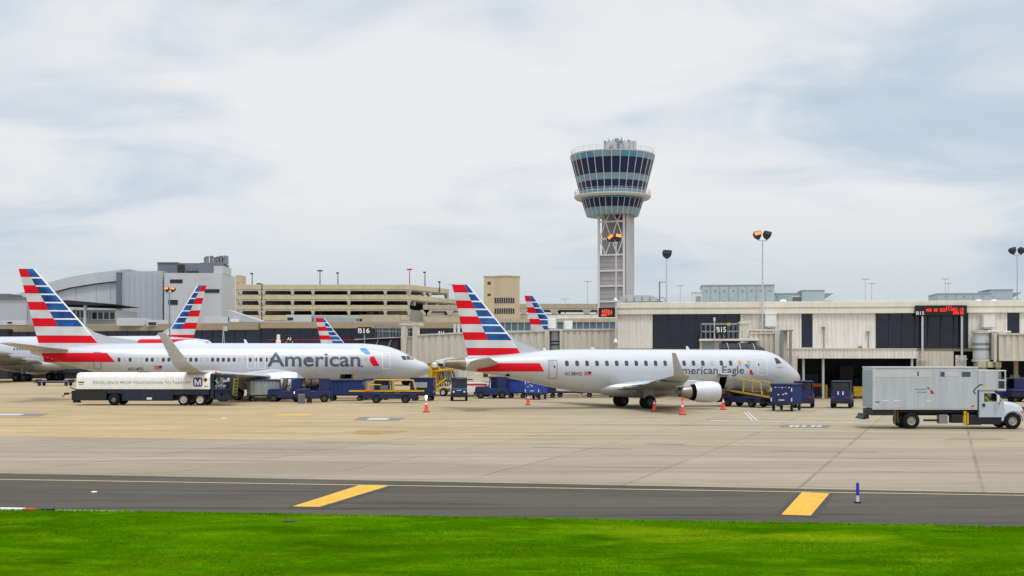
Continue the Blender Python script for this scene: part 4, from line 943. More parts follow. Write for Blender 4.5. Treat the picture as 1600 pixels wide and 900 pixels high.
m = MB(); u0, u1 = ju(1118, -.5), ju(1136, -.5); z0, z1 = jz(1127, 522), jz(1127, 508.5); m.box(u0, -.55, z0, u1, -.40, z1); sg_ = m.build('gate_sign', 'sign_black', jb, bevel=.01)
flat_text('gate_number', 'B15', u0 + .1, u1 - .1, z0 + .18, z1 - .14, -.562, 'sign_white', sg_, .02)
m = MB(); m.cyl((u0 - .1, -.4, zp), (u0 - .1, -.4, z1 + .45), .06); m.cyl((u0 - .1, -.4, z1 + .4), (u0 - .1, -.4, z1 + .75), .11); m.build('sign_post', 'pale_metal', jb)
# bridge at the right edge
r2 = thing('jet_bridge', T.w(TU(1518), -1.2), T.rz, 'beige passenger bridge with grey rotunda at the right edge of the picture', 'jet bridge', 'passenger boarding bridges'); o0 = TU(1518); yy = -1.2
ru = lambda px: TU(px, yy) - o0; rz_ = lambda px, py: TZ(px, py, yy)
m = MB(); c = (ru(1534), .2, 0); w = (ru(1547) - ru(1521))/2; m.lathe([(rz_(1530, 561), w), (rz_(1530, 521), w)], c, 'z', 28); m.build('rotunda', 'light_cladding', r2, True, angle=50)
m = MB()
for y in (537.5, 545.5): m.lathe([(rz_(1530, y + 2), w + .015), (rz_(1530, y - 1.5), w + .015)], c, 'z', 28)
m.build('rotunda_band', 'metal_grey', r2, True)
m = MB(); m.lathe([(rz_(1530, 520.8), w + .12), (rz_(1530, 516.5), w + .12), (rz_(1530, 516), 0)], c, 'z', 28); m.lathe([(rz_(1530, 565), w + .1), (rz_(1530, 561.3), w + .1)], c, 'z', 28); m.build('rotunda_roof', 'beige_bridge', r2, True, angle=40)
m = MB(); m.box(ru(1547.5), -.7, rz_(1550, 562), ru(1556), 1.1, rz_(1550, 519)); m.cyl((ru(1551), -.9, rz_(1550, 566)), (ru(1551), -.9, rz_(1550, 522)), .16); m.build('hinge_column', 'beige_bridge', r2, bevel=.03)
m = MB(); m.cyl((ru(1534), .2, 0), (ru(1534), .2, rz_(1530, 565)), .55, n=18)
for px in (1525, 1540, 1548): m.box(ru(px), -.8, rz_(1530, 574), ru(px) + .8, .9, rz_(1530, 565.3))
m.build('support_column', 'concrete_wall', r2)
vtunnel(r2, ru(1556.5), ru(1760), -1.1, 1.5, rz_(1570, 561), rz_(1570, 523.5), per=.6)
m = MB(); m.cyl((ru(1540), -1, rz_(1540, 518)), (ru(1575), -1, rz_(1540, 519)), .09); m.cyl((ru(1562), -1.2, rz_(1562, 523)), (ru(1562), -1.2, rz_(1562, 514)), .06); m.build('cable_tray', 'beige_panel', r2)
# bridge between the two front jets
K = Fac(740, 131, 965, 127.5); ku, kz = K.u, K.z
kb = thing('jet_bridge', K.w(0), K.rz, 'long beige ribbed bridge with grey curved door left of the concourse corner', 'jet bridge', 'passenger boarding bridges')
vtunnel(kb, ku(735), ku(851), 0, 3, 2.6, kz(800, 522), per=.8, slope=.03)
m = MB(); m.box(ku(851.5), -.25, 2.4, ku(859), 3.2, kz(855, 515)); m.box(ku(875), -.25, 2.4, ku(879.5), 3.2, kz(877, 515)); m.box(ku(859.2), -.3, kz(866, 517.2), ku(874.8), 3.2, kz(866, 514)); m.build('door_frame', 'beige_bridge', kb, bevel=.03)
m = MB(); m.lathe([(2.4, .62), (kz(866, 517.4), .62)], (ku(867), .45, 0), 'z', 20); m.build('curved_door', 'metal_grey', kb, True)
m = MB()
for y in (533.5, 538.5): m.lathe([(kz(866, y + 1.2), .635), (kz(866, y - 1), .635)], (ku(867), .45, 0), 'z', 20)
m.build('door_band', 'dark_panel', kb, True)
vtunnel(kb, ku(880), ku(966), 0, 3, 2.6, kz(920, 516), per=.65)
m = MB(); m.box(ku(905), -.5, 0, ku(909), .5, 2.4); m.box(ku(800), .6, 0, ku(804), 1.6, 2.4); m.build('support_column', 'concrete_wall', kb)
for px, pw, y0, y1, lab in ((862, 6.5, 512, 497, 'larger white round tank on the bridge roof beside the distant tail'), (887.5, 6.5, 514.5, 501, 'smaller white round tank on the bridge roof left of the concourse corner')):
    u = ku(px, 1.2); m = MB(); z0 = kz(px, 516 if px > 870 else 515.2) + .17; zt_ = kz(px, y1, 1.2); w = pw/F*130; m.lathe([(0, w), (zt_ - z0 - .1, w*1.02), (zt_ - z0 - .02, w*.92), (zt_ - z0, 0)], (0, 0, 0), 'z', 20)
    for k in range(3): m.lathe([(.25 + .3*k, w*1.03), (.3 + .3*k, w*1.03)], (0, 0, 0), 'z', 20)
    o = m.build('roof_tank', 'white_paint', smooth=True, angle=40); q = K.w(u, 1.4); o.location = (q.x, q.y, z0); tag(o, lab, 'tank')
# glazed link behind it
g_ = Fac(748, 206, 962, 203); gl = thing('glazed_link', g_.w(0), g_.rz, 'low link building with a strip of blue grey windows behind the beige bridge', 'building')
z0, z1, zr = g_.z(900, 517), g_.z(900, 503.5), g_.z(900, 500.8)
m = MB(); m.box(0, 0, 0, g_.len, 8, z0); m.box(0, 0, z1 + .002, g_.len, 8, zr + .35); m.box(0, .4, z0, g_.len, 8, z1); m.build('wall', 'concrete_wall', gl)
m = MB(); m.box(g_.u(824), .3, zr + .36, g_.len, 7, zr + .9); m.build('upper_wall', 'beige_panel', gl)
for k in range(21):
    a, b = g_.len*k/21, g_.len*(k+1)/21; m = MB(); m.box(a, .1, z0 + .01, a + .12, .35, z1); m.box(a + .12, .1, z0 + .01, b, .35, z0 + .1); f = m.build('window', 'pale_metal', gl); m = MB(); m.box(a + .125, .2, z0 + .105, b - .003, .24, z1 - .003); m.build('pane', 'glass_strip', f)
# bridge at the large jet's gate
B = Fac(560, 134, 760, 127.5); bu, bz = B.u, B.z
bb = thing('jet_bridge', B.w(0), B.rz, 'beige ribbed bridge with sloping black canopy and B16 sign at the large jet nose', 'jet bridge', 'passenger boarding bridges')
vtunnel(bb, bu(626), bu(655), 0, 3.2, 2.2, bz(640, 528), slope=.02); vtunnel(bb, bu(655), bu(757), -.35, 3.6, 1.8, bz(700, 524.5), per=.8, slope=.035)
m = MB()
for px in (634, 652): m.box(bu(px) - .3, -.55, 1.7, bu(px) + .3, .0, bz(px, 506)); m.box(bu(px) - .45, -.6, bz(px, 509) , bu(px) + .45, .6, bz(px, 505))
m.build('lift_column', 'beige_bridge', bb, bevel=.03)
m = MB(); a0, a1 = bu(567), bu(625); rings = []
for k in range(13):
    t = k/12; x = a0 + (a1-a0)*t; e = .07 if k % 2 else 0; zt = bz(567, 531.5)*(1-t) + bz(625, 529)*t; rings.append([(x, -1.0 + e, 2.2), (x, -1.0 + e, zt - .35), (x, -.7, zt), (x, 2.6, zt), (x, 2.6, 2.2)])
m.loft(rings); m.build('bellows', 'bellows', bb)
m = MB(); m.prism([(a0 - .3, bz(567, 531)), (a1 + .1, bz(625, 528.3)), (a1 + .1, bz(625, 527)), (a0 - .3, bz(567, 530))], -1.3, 2.9)
for px in (574, 594, 614): m.cyl((bu(px), -1.08, bz(px, 545)), (bu(px) + .4, -1.08, bz(px, 531)), .045)
m.build('canopy_frame', 'pale_metal', bb)
zp = bz(610, 526.8); m = MB(); rail(m, [(bu(594), -1, zp), (bu(627), -1, zp)], 1.3); rail(m, [(bu(594), 2.6, zp), (bu(627), 2.6, zp)], 1.3); rail(m, [(bu(594), -1, zp), (bu(594), 2.6, zp)], 1.3); m.build('railing', 'metal_grey', bb)
m = MB(); u0, u1 = bu(559, -1.4), bu(580, -1.4); z0, z1 = bz(570, 523), bz(570, 511.5); m.box(u0, -1.5, z0, u1, -1.35, z1); sg_ = m.build('gate_sign', 'sign_black', bb, bevel=.01)
flat_text('gate_number', 'B16', u0 + .12, u1 - .12, z0 + .15, z1 - .12, -1.512, 'sign_white', sg_, .025)
m = MB(); m.cyl(((u0+u1)/2, -1.4, z0), ((u0+u1)/2, -1.4, bz(570, 531)), .05); m.build('sign_post', 'pale_metal', bb)
m = MB(); u0, u1 = bu(679, 3), bu(696, 3); m.box(u0, 3.7, bz(687, 524, 3), u1, 3.85, bz(687, 516, 3)); sg2 = m.build('gate_sign', 'sign_black', bb); flat_text('gate_number', 'B14', u0 + .12, u0 + .85, bz(687, 523, 3), bz(687, 517.2, 3), 3.69, 'sign_white', sg2, .02)
m = MB()
for px in (688, 694): m.cyl((bu(px), 3.4, bz(px, 524)), (bu(px), 3.4, bz(px, 505)), .16)
m.build('vent_pipe', 'pale_metal', bb)
# yellow drive bogie and hydraulics under the bridge head
m = MB(); x = bu(684); m.box(x - .5, -.9, .9, x + .35, -.3, 3.3); m.cyl((x - .4, -1.0, .5), (x - .2, -1.0, 3.4), .22, n=10); m.box(x - .9, -1.4, .45, x + 1.7, .9, .8); m.cyl((x + .1, -1, .9), (x + 1.6, -1, 1.9), .12); m.cyl((x - .1, -1, 2.6), (x + 2.6, -1, 2.9), .12); m.cyl((x+.4, -.8, 3.2), (x + 1.2, -.8, 2.2), .1)
dv = m.build('drive_column', 'yellow_paint', bb, bevel=.03)
wheel(dv, x - .6, -1.3, .45, .35); wheel(dv, x + 1.4, -1.3, .45, .35)
m = MB(); m.lathe([(0, 0), (.05, .28), (.4, .32), (.6, .1)], (x + .2, -1.05, 3.0), 'z', 12); m.build('motor_cover', 'white_paint', dv, True)
m = MB()
for k in range(10): m.tube([(x + .6 + .2*k, -.95 + .05*(k % 3), 2.7 - .1*(k % 2)), (x + .75 + .21*k, -1.0, 1.9 - .12*(k % 4)), (x + .9 + .2*k, -.95, 1.0 + .1*(k % 3))], .05)
m.build('hoses', 'black_rubber', dv)
m = MB(); m.box(bu(672), -.6, bz(690, 571.5), bu(712), .2, bz(690, 568)); m.build('cross_beam', 'dark_panel', bb)
# ------------------------------------------------------------------ control tower
TY = 300.; TX = (957 - CX)/F*TY; ts = TY/F
tw = thing('control_tower', (TX, TY, 0), 0, 'tall airport control tower with flared glass cab above the concourse', 'control tower')
def tz_(y, r=0.): return H + (HY - y)*(TY - r*ts)/F
NT = 30
def band(y0, r0, y1, r1, name, mat, n=NT, flat=True, cap=False):
    m = MB(); pr = [(tz_(y0, r0), r0*ts), (tz_(y1, r1), r1*ts)]
    if cap: pr = [(tz_(y0), 0)] + pr + [(tz_(y1), 0)]
    m.lathe(pr, (0, 0, 0), 'z', n); return m.build(name, mat, tw)
m = MB(); m.lathe([(tz_(333.5, 40), 0), (tz_(333.5, 40), 40*ts), (tz_(321.5, 43.7), 43.7*ts)], (0, 0, 0), 'z', NT); m.build('cab_base_panel', 'tower_panel', tw)
band(321.4, 43.9, 307.5, 47.6, 'lower_window_ring', 'glass_tower'); band(307.4, 47.8, 303.6, 49, 'panel_band', 'tower_panel_blue')
m = MB(); m.lathe([(tz_(304.5, 48), 46*ts), (tz_(304, 58), 57*ts), (tz_(300.5, 60), 60*ts), (tz_(298.6, 60), 60*ts), (tz_(298.6, 60), 48*ts)], (0, 0, 0), 'z', 48); m.build('balcony', 'pale_metal', tw)
band(303.5, 49, 292.3, 51.6, 'panel_band', 'tower_panel'); band(292.2, 51.8, 279.6, 54.6, 'middle_window_ring', 'glass_tower'); band(279.5, 54.9, 268.6, 57.4, 'panel_band', 'tower_panel'); band(268.5, 57.6, 243.6, 63.1, 'upper_window_ring', 'glass_tower')
m = MB(); m.lathe([(tz_(243.5, 63), 63.4*ts), (tz_(234, 66), 65.6*ts)], (0, 0, 0), 'z', NT, None)
for i, f in enumerate(m.bm.faces): f.material_index = 1 if (i * 7) % 5 in (1, 3) else 0
m.build('parapet_panels', ['tower_panel', 'tower_panel_blue'], tw)
m = MB(); m.lathe([(tz_(234, 66), 65.8*ts), (tz_(232, 66), 66.2*ts), (tz_(232, 66) + .05, 62*ts), (tz_(232, 66), 0)], (0, 0, 0), 'z', NT); m.build('roof', 'pale_metal', tw)
m = MB()
for k in range(NT):
    t = 2*math.pi*k/NT
    for (ya, ra, yb, rb) in ((333, 40.2, 307, 48.2), (298, 50.6, 234, 66.0)):
        a = Vector((math.cos(t)*ra*ts, math.sin(t)*ra*ts, tz_(ya, ra))); b = Vector((math.cos(t)*rb*ts, math.sin(t)*rb*ts, tz_(yb, rb))); m.cyl(a, b, .085, n=5)
m.build('mullion', 'tower_white', tw)
def ring_rail(y0, y1, r, name, n=40, rad=.05):
    m = MB()
    for k in range(n):
        t, t2 = 2*math.pi*k/n, 2*math.pi*(k+1)/n; a = Vector((math.cos(t)*r*ts, math.sin(t)*r*ts, 0)); b = Vector((math.cos(t2)*r*ts, math.sin(t2)*r*ts, 0))
        m.cyl(a + Vector((0, 0, tz_(y0, r))), a + Vector((0, 0, tz_(y1, r))), rad, n=4)
        for f in (1, .5): q = Vector((0, 0, tz_(y0, r) + (tz_(y1, r)-tz_(y0, r))*f)); m.cyl(a + q, b + q, rad*.8, n=4)
    m.build(name, 'pale_metal', tw)
ring_rail(298.6, 290.6, 59, 'balcony_railing'); ring_rail(231.8, 224.5, 64.5, 'roof_railing', 34)
m = MB(); m.box(-12*ts, -10*ts, tz_(232, 66), 26*ts, 20*ts, tz_(221, 10)); m.box(26.2*ts, -14*ts, tz_(232, 66), 36*ts, 6*ts, tz_(220, 14)); m.build('penthouse', 'tower_side', tw)
m = MB()
for k in range(44):
    x = rnd.uniform(-13, 36)*ts; y = rnd.uniform(-14, 4)*ts; z = tz_(232, 66); h = rnd.uniform(2.0, 4.4); m.cyl((x, y, z), (x, y, z + h), rnd.uniform(.06, .15), n=6)
    if k % 3 == 0: m.box(x - .25, y - .2, z + h - .6, x + .25, y + .2, z + h)
m.build('antenna_cluster', 'metal_grey', tw)
sh = R(-20)
def shaft(m_, *a): m_.box(*a); return m_
M = Matrix.Translation((.75, 0, 0)) @ Matrix.Rotation(sh, 4, 'Z'); w = 3.55
m = MB(); m.box(-w + .25, -w + .3, 0, w - .02, w, tz_(400), 0, M); m.box(-w + .25, -.6, tz_(400), w - .02, w, tz_(331), 0, M); m.build('shaft_core', 'tower_grey', tw)
m = MB(); m.box(w, -w + .1, 0, w + .3, w, tz_(331), 0, M); m.build('shaft_side', 'tower_side', tw)  # lighter grey than the core: the lit side is put into the colour
m = MB()
for k in range(int((tz_(400)) / 1.1)): m.box(-w + .3, -w + .22, k*1.1, w - .1, -w + .297, k*1.1 + .05, 0, M)
m.build('cladding_joint', 'tower_side', tw)
m = MB()
for x in (-w, w - .75): m.box(x, -w - .15, 0, x + .55, -w + .29, tz_(331), 0, M)
for y in (348.5, 375, 400, 424.5, 448, 472): m.box(-w + .551, -w - .1, tz_(y) - .2, w - .752, -w + .21, tz_(y) + .2, 0, M)
m.build('white_frame', 'tower_white', tw)
m = MB(); X0, X1 = -w + .5, w - .7; xm = (X0 + X1)/2; q = lambda x, y: M @ Vector((x, -w + .05, tz_(y)))
for (y0, y1, fl) in ((331, 348.5, 0), (348.5, 375, 1), (375, 400, 0)):
    for s0, s1, s2 in ((X0, (X0 + xm)/2, xm), (xm, (xm + X1)/2, X1)):
        if fl: m.cyl(q(s0, y1), q(s1, y0), .15, n=6); m.cyl(q(s1, y0), q(s2, y1), .15, n=6)
        else: m.cyl(q(s0, y0), q(s1, y1), .15, n=6); m.cyl(q(s1, y1), q(s2, y0), .15, n=6)
m.build('lattice_brace', 'tower_white', tw)
m = MB(); m.box(.6, -w + 1.2, tz_(345), 2.6, -w + 1.3, tz_(332), 0, M); m.build('red_recess', 'tail_light', tw)
# pavilion and mast just right of the tower foot
a = P(992, 476, 170); m = MB(); pv = thing('roof_pavilion', (a.x, 170, 0), 0, 'grey glazed barrel roof pavilion right of the tower foot', 'building'); z1 = P(0, 471, 170).z; z2 = P(0, 461, 170).z
m = MB(); m.box(-1.6, 0, 0, 4, 6, z1); m.build('wall', 'metal_grey', pv)
m = MB(); m.prism([(-1.6, z1), (4.0, z1), (2.6, z2 - .1), (1.6, z2), (-1.6, z2)], .2, 5.8); m.build('glazed_roof', 'light_cladding', pv)
for k in range(5): 
    m = MB(); x = -1.2 + 1.1*k; m.box(x - .05, .12, z1, x + .05, .198, z2 - .25 if x < 2.4 else z1 + .4); m.build('glazing_bar', 'metal_grey', pv)
m = MB(); m.box(4.1, .5, 0, 7.5, 6, P(0, 473.5, 170).z); m.build('annex', 'dark_cladding', pv)
a = P(1030.5, 440, 160); am = thing('antenna_mast', (a.x, 160, 0), 0, 'thin antenna mast with ring loop between pavilion and floodlight mast', 'antenna'); h = a.z
m = MB(); m.cyl((0, 0, 0), (0, 0, h), .09, n=8); m.cyl((0, 0, h - .05), (.9, 0, h - .05), .05); m.cyl((.9, 0, 0), (.9, 0, h - .05), .05); m.build('pole', 'metal_grey', am)
m = MB()
for k in range(16): t, t2 = 2*math.pi*k/16, 2*math.pi*(k+1)/16; m.cyl((.35 + .42*math.cos(t), -.1, P(0, 470, 160).z + .42*math.sin(t)), (.35 + .42*math.cos(t2), -.1, P(0, 470, 160).z + .42*math.sin(t2)), .05, n=5)
m.build('loop_antenna', 'metal_grey', am)
# ------------------------------------------------------------------ parking garages
def garage(fac, root, cols, rows, u0, u1, depth, colw=.65, under=True, mat='garage_concrete', open_back=False):
    """rows: list of (parapet top z, parapet foot z); columns at given u"""
    for i, (zt, zb) in enumerate(rows):
        m = MB(); m.box(u0, 0, zb, u1, .35, zt); m.build('parapet', mat, root, bevel=.05)
        m = MB(); m.box(u0, .36, zb - .05, u1, depth, zb + .3); m.build('deck', 'garage_column', root)
        m = MB(); m.box(u0, .05, zb - .38, u1, .5, zb - .06); m.build('edge_beam', 'garage_column', root)
        zl = rows[i+1][0] if i + 1 < len(rows) else 0.
        for k, u in enumerate(cols):
            m = MB(); h = colw; m.prism([(u - h*.5, zl), (u + h*.5, zl), (u + h*.5, zb - .95), (u + h*1.1, zb - .06), (u - h*1.1, zb - .06), (u - h*.5, zb - .95)], -.12, .9); m.build('column', 'garage_column', root)
        if i % 2 == 0:
            for k in range(int((u1 - u0)/9)):
                u = u0 + 4 + 9*k + rnd.uniform(-2, 2); m = MB(); m.box(u - .4, 12, zl, u + .4, 12.8, zb - .06); m.build('inner_column', 'garage_column', root)
    if not open_back: m = MB(); m.box(u0, depth - .3, 0, u1, depth, rows[1][0]); m.build('back_wall', 'garage_dark', root)  # dark colour stands in for the shade deep inside the decks
GA = Fac(368, 330, 640, 330); ga_ = thing('parking_garage', GA.w(0), GA.rz, 'tan multi storey parking garage with open decks beside the grey terminal', 'parking garage')
gz = lambda y: H + (HY - y)*330/F
rows = [(gz(444.5), gz(452.3)), (gz(460.6), gz(468)), (gz(476.7), gz(483.6)), (gz(492.4), gz(501))]
garage(GA, ga_, [GA.u(x) for x in (376, 406, 412, 457, 489, 545, 602, 639)], rows, 0, GA.len, 34)
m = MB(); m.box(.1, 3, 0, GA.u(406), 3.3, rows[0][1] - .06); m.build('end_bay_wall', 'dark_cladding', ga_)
m = MB(); m.box(GA.u(408.5), -.05, 0, GA.u(410), .4, gz(445)); m.build('expansion_joint', 'garage_dark', ga_)
m = MB(); m.box(GA.u(396), 4, gz(444), GA.u(402), 8, gz(441)); m.build('stair_head', 'dark_panel', ga_)
GB = Fac(640.5, 330, 702, 352); gb_ = thing('garage_wing', GB.w(0), GB.rz, 'receding wing of the tan parking garage with see through top deck', 'parking garage')
zt, zb = rows[0]; u1 = GB.len
m = MB(); m.box(0, 0, zb, u1, .35, zt); m.build('parapet', 'garage_concrete', gb_, bevel=.05); m = MB(); m.box(0, .36, zb - .3, u1, 9, zb + .2); m.build('deck', 'garage_column', gb_)
for u in (.3, GB.u(664), GB.u(673), u1 - .6):
    m = MB(); m.prism([(u - .4, rows[1][0]), (u + .4, rows[1][0]), (u + .4, zb - 1.2), (u + .9, zb - .31), (u - .9, zb - .31), (u - .4, zb - 1.2)], .1, 1.0); m.build('column', 'garage_column', gb_)
GC = Fac(640.5, 330.2, 760, 371)
m = MB(); zt, zb = rows[1]; L2 = GC.len; m.box(0, -.05, zb, L2, .3, zt); m.box(0, .31, zb - .3, L2, 12, zb + .15); m.build('ramp_parapet', 'garage_concrete', gb_, bevel=.05)
m = MB(); m.box(1, 1.0, 0, L2, 14, rows[2][1]); m.build('lower_deck', 'garage_column', gb_)
m = MB(); m.box(0, 10.5, 0, L2, 11, zb - .31); m.build('back_wall', 'garage_dark', gb_)  # dark wall colour paints the shaded interior of the ramp level
for k in range(9): u = 3 + 7*k; m = MB(); m.box(u, .3, rows[2][0], u + .8, 1.2, zb - .31); m.build('ramp_column', 'garage_column', gb_)
GD = Fac(661, 322, 770, 322); gd_ = thing('garage_block', GD.w(0), GD.rz, 'lower grey parking deck block in front of the garage wing', 'parking garage')
gy = lambda y: H + (HY - y)*322/F
garage(GD, gd_, [GD.u(x) for x in (664, 669, 703, 738)], [(gy(476.5), gy(484)), (gy(492.5), gy(502))], 0, GD.len, 20, 1.2, mat='concrete_wall')
GE = Fac(808, 335, 962, 335); ge_ = thing('parking_garage', GE.w(0), GE.rz, 'grey parking garage right of the tan office tower', 'parking garage')
gy = lambda y: H + (HY - y)*335/F
garage(GE, ge_, [GE.u(x) for x in (818, 866, 917, 955)], [(gy(474.5), gy(482.2)), (gy(490.5), gy(503))], 0, GE.len, 26, 1.5, mat='concrete_wall')
for px, y0, lab, tw_, col in ((394, 428, 'lamp post at the left end of the garage roof', False, 'dark_panel'), (500, 423.5, 'double headed lamp post over the middle of the garage', True, 'dark_panel'), (528, 427, 'lamp post just right of the middle double lamp on the garage', False, 'dark_panel'), (640, 421.5, 'red headed double lamp post at the garage corner', True, 'red_paint'), (664, 426, 'lamp post just right of the red headed lamp', False, 'dark_panel'), (687, 441, 'short lamp post over the receding garage wing', False, 'dark_panel')): lamp(px, y0, 345, gz(453), lab, .75 if tw_ else .5, col, tw_)
for px, y0, Y, lab in ((1352, 436.5, 420, 'faint tall lamp post on the skyline left of the pair behind the concourse'), (1362, 443, 420, 'faint shorter lamp post right of the taller skyline lamp'), (918, 440, 420, 'faint tall lamp post just left of the control tower'), (1063, 446.5, 420, 'faint lamp post on the skyline left of the biggest roof unit'), (883, 467, 360, 'small lamp post on the roof of the grey garage'), (1477, 436, 420, 'faint lamp post on the skyline above the long blue grey roof unit'), (1482, 443, 420, 'faint short lamp post beside another above the blue grey unit'), (706, 445, 420, 'faint lamp post behind the centre jet tail')): lamp(px, y0, Y, 0, lab, 1.3, 'light_cladding', True, 'distant lamp posts on the skyline')
# ------------------------------------------------------------------ tan office tower
OY = 300.; oz = lambda y: H + (HY - y)*OY/F; a = P(756, 0, OY); ow = 56/F*OY
of = thing('office_tower', (a.x, OY, 0), 0, 'tan office tower with rounded front and dark window bands', 'building')
def bow(r0, y0): return [(ow*.30 + ow*.62*t, y0 - 1.1*math.sin(math.pi*t)) for t in [k/10 for k in range(11)]]
m = MB(); m.plan([(0, 0)] + bow(0, -.05) + [(ow, 0), (ow, 9), (0, 9)], 0, oz(432.5)); m.build('wall', 'office_beige', of)
m = MB(); m.plan([(-.1, -.1)] + bow(0, -.2) + [(ow + .1, -.1), (ow + .1, 9.1), (-.1, 9.1)], oz(432.5) + .003, oz(431)); m.box(ow*.4, 1, oz(431) + .003, ow*.75, 4, oz(429.5)); m.build('coping', 'office_beige', of)
for y0, y1 in ((465.5, 473.5), (482, 490), (498.5, 504)):
    m = MB(); pts = [(x, y - .08) for x, y in bow(0, -.05)][0:10]; m.plan(pts + [(x, y + .07) for x, y in pts[::-1]], oz(y1), oz(y0)); f = m.build('window_band', 'glass_navy', of)
    m = MB()
    for x, y in pts[1::1]: m.box(x - .06, y - .06, oz(y1), x + .06, y + .02, oz(y0))
    m.build('mullion', 'office_beige', f)
for y in (442.5, 460): m = MB(); m.box(.9, -.06, oz(y + 2.4), 1.7, -.003, oz(y - 2.4) if y < 450 else oz(y - 1)); m.build('vent', 'garage_dark', of)
# ------------------------------------------------------------------ grey terminal at left
GY = 275.; z_ = lambda y: H + (HY - y)*GY/F; x_ = lambda px: (px - CX)/F*GY
gt = thing('grey_terminal', (x_(60), GY, 0), 0, 'big grey metal clad terminal with a curved roof at left', 'building'); ox = x_(60); X_ = lambda px: x_(px) - ox
curve = [(-60, 470), (10, 466), (40, 456), (80, 441), (110, 433), (150, 426.5), (186, 422.5)]
m = MB(); m.prism([(X_(-60), 0)] + [(X_(186), 0)] + [(X_(a), z_(b) - 2.6*(1 if a > 0 else 0)) for a, b in curve[::-1]], 0, 30); m.build('curved_hall', 'light_cladding', gt)
m = MB(); m.prism([(X_(a), z_(b) - 2.4*(1 if a > 0 else 0)) for a, b in curve] + [(X_(a), z_(b)) for a, b in curve[::-1]], -.8, 31); m.build('curved_roof', 'light_cladding', gt)
m = MB(); m.prism([(X_(188), 0), (X_(257), 0), (X_(257), z_(424)), (X_(225), z_(424.5)), (X_(188), z_(423))], -1.5, 28); m.build('tall_block', 'grey_cladding', gt)
m = MB(); m.box(X_(186.5), -2.2, 0, X_(193.5), -1.51, z_(427)); m.build('corner_pier', 'dark_cladding', gt)
m = MB(); m.box(X_(187), -2.3, z_(426.9), X_(194.5), -1.4, z_(424.5)); m.box(X_(188), -1, z_(423) + .01, X_(206), 6, z_(421)); m.build('pier_cap', 'grey_cladding', gt)
m = MB()
for px in (65, 90, 118, 150, 172): m.box(X_(px), -.12, z_(500), X_(px) + .12, -.003, z_(452 if px < 100 else 440))
for px in (205, 213, 222, 231, 240, 249): m.box(X_(px), -1.62, 0, X_(px) + .14, -1.503, z_(430))
m.build('cladding_seam', 'grey_cladding', gt)
m = MB(); m.box(X_(240), 3, z_(470), X_(342), 10, z_(409.5)); m.box(X_(239.5), 2.8, z_(409.5) + .01, X_(272), 10.2, z_(408)); m.build('dark_upper_block', 'dark_cladding', gt)
m = MB(); m.box(X_(262.5), -3, 0, X_(351.5), 10, z_(428)); m.build('light_block', 'light_cladding', gt)
m = MB()
for a, b, y0, y1 in ((271.5, 291, 438, 443.5), (269, 283.5, 469.5, 477), (323, 348, 453, 458.5)): m.box(X_(a), -3.1, z_(y1), X_(b), -3.003, z_(y0))
m.build('window', 'glass_dark', gt)
m = MB(); m.box(X_(337.5), -2, z_(428) + .01, X_(352), 6, z_(416.5)); m.build('roof_screen', 'pale_metal', gt)
m = MB(); m.box(X_(272), 2.7, z_(427), X_(283), 2.99, z_(412)); m.box(X_(286), 2.4, z_(425), X_(305), 2.98, z_(422.5)); m.build('roof_pipe', 'dark_panel', gt)
cx_ = thing('cooling_tower', (x_(325), GY + 6, z_(409.5)), 0, 'cluster of grey cooling stacks on top of the dark upper block', 'cooling tower')
m = MB()
for k in range(7):
    x = (-2.3 + .8*k)*1.0; m.lathe([(0, .42), (1.2, .36), (1.6 + .15*(k % 3), .45)], (x, rnd.uniform(-1, 1), 0), 'z', 10)
m.build('stack', 'metal_grey', cx_, True)
m = MB(); m.box(-3, -1.3, .0, 3, 1.3, .25); m.box(2.4, -1, .26, 3, 1, 1.9); m.build('frame', 'metal_grey', cx_)
pa = P(372.8, 430, 372); m = MB(); m.box(-.95, 0, 0, .95, 6, pa.z); m.box(-.5, -.1, pa.z - 2.6, .4, -.003, pa.z - 1.6); o = m.build('stair_tower', 'office_beige'); o.location = (pa.x, 372, 0); tag(o, 'narrow tan stair tower between the grey terminal and the garage', 'building')
# low front halls with dark canopy
LH = Fac(-120, 250, 190, 250); lh = thing('terminal_front', LH.w(0), LH.rz, 'low grey terminal front with dark sloping canopy behind the left tail', 'building'); lz = lambda y: H + (HY - y)*250/F
m = MB(); m.box(0, 0, 0, LH.u(42), 16, lz(467)); m.build('left_hall', 'grey_cladding', lh); m = MB(); m.box(0, -.4, lz(467) + .003, LH.u(43), 16, lz(464.5)); m.box(LH.u(-20), 1, lz(464), LH.u(11), 8, lz(458.5)); m.build('left_roof', 'dark_cladding', lh)
m = MB(); m.prism([(LH.u(60), lz(470)), (LH.u(118), lz(470.5)), (LH.u(188), lz(476.5)), (LH.u(150), lz(478)), (LH.u(60), lz(475))], -4, 14); m.build('canopy', 'dark_panel', lh)
m = MB(); m.box(LH.u(42) + .01, 0.5, 0, LH.u(180), 15, lz(484)); m.build('wall', 'grey_cladding', lh)
for a, b, y0, y1 in ((112, 138, 485, 498), (143, 180, 488, 500)):
    m = MB(); m.box(LH.u(a), .1, lz(y1), LH.u(b), .49, lz(y0 - 1)); f = m.build('window', 'pale_metal', lh); m = MB()
    for k in range(4): w0 = LH.u(a) + (LH.u(b) - LH.u(a))*k/4; m.box(w0 + .15, .02, lz(y1) + .2, w0 + (LH.u(b) - LH.u(a))/4 - .15, .098, lz(y0))
    m.build('pane', 'glass_navy', f)
m = MB(); m.box(LH.u(138.5), -3, 0, LH.u(142), -2.2, lz(477)); m.build('column', 'pale_metal', lh)
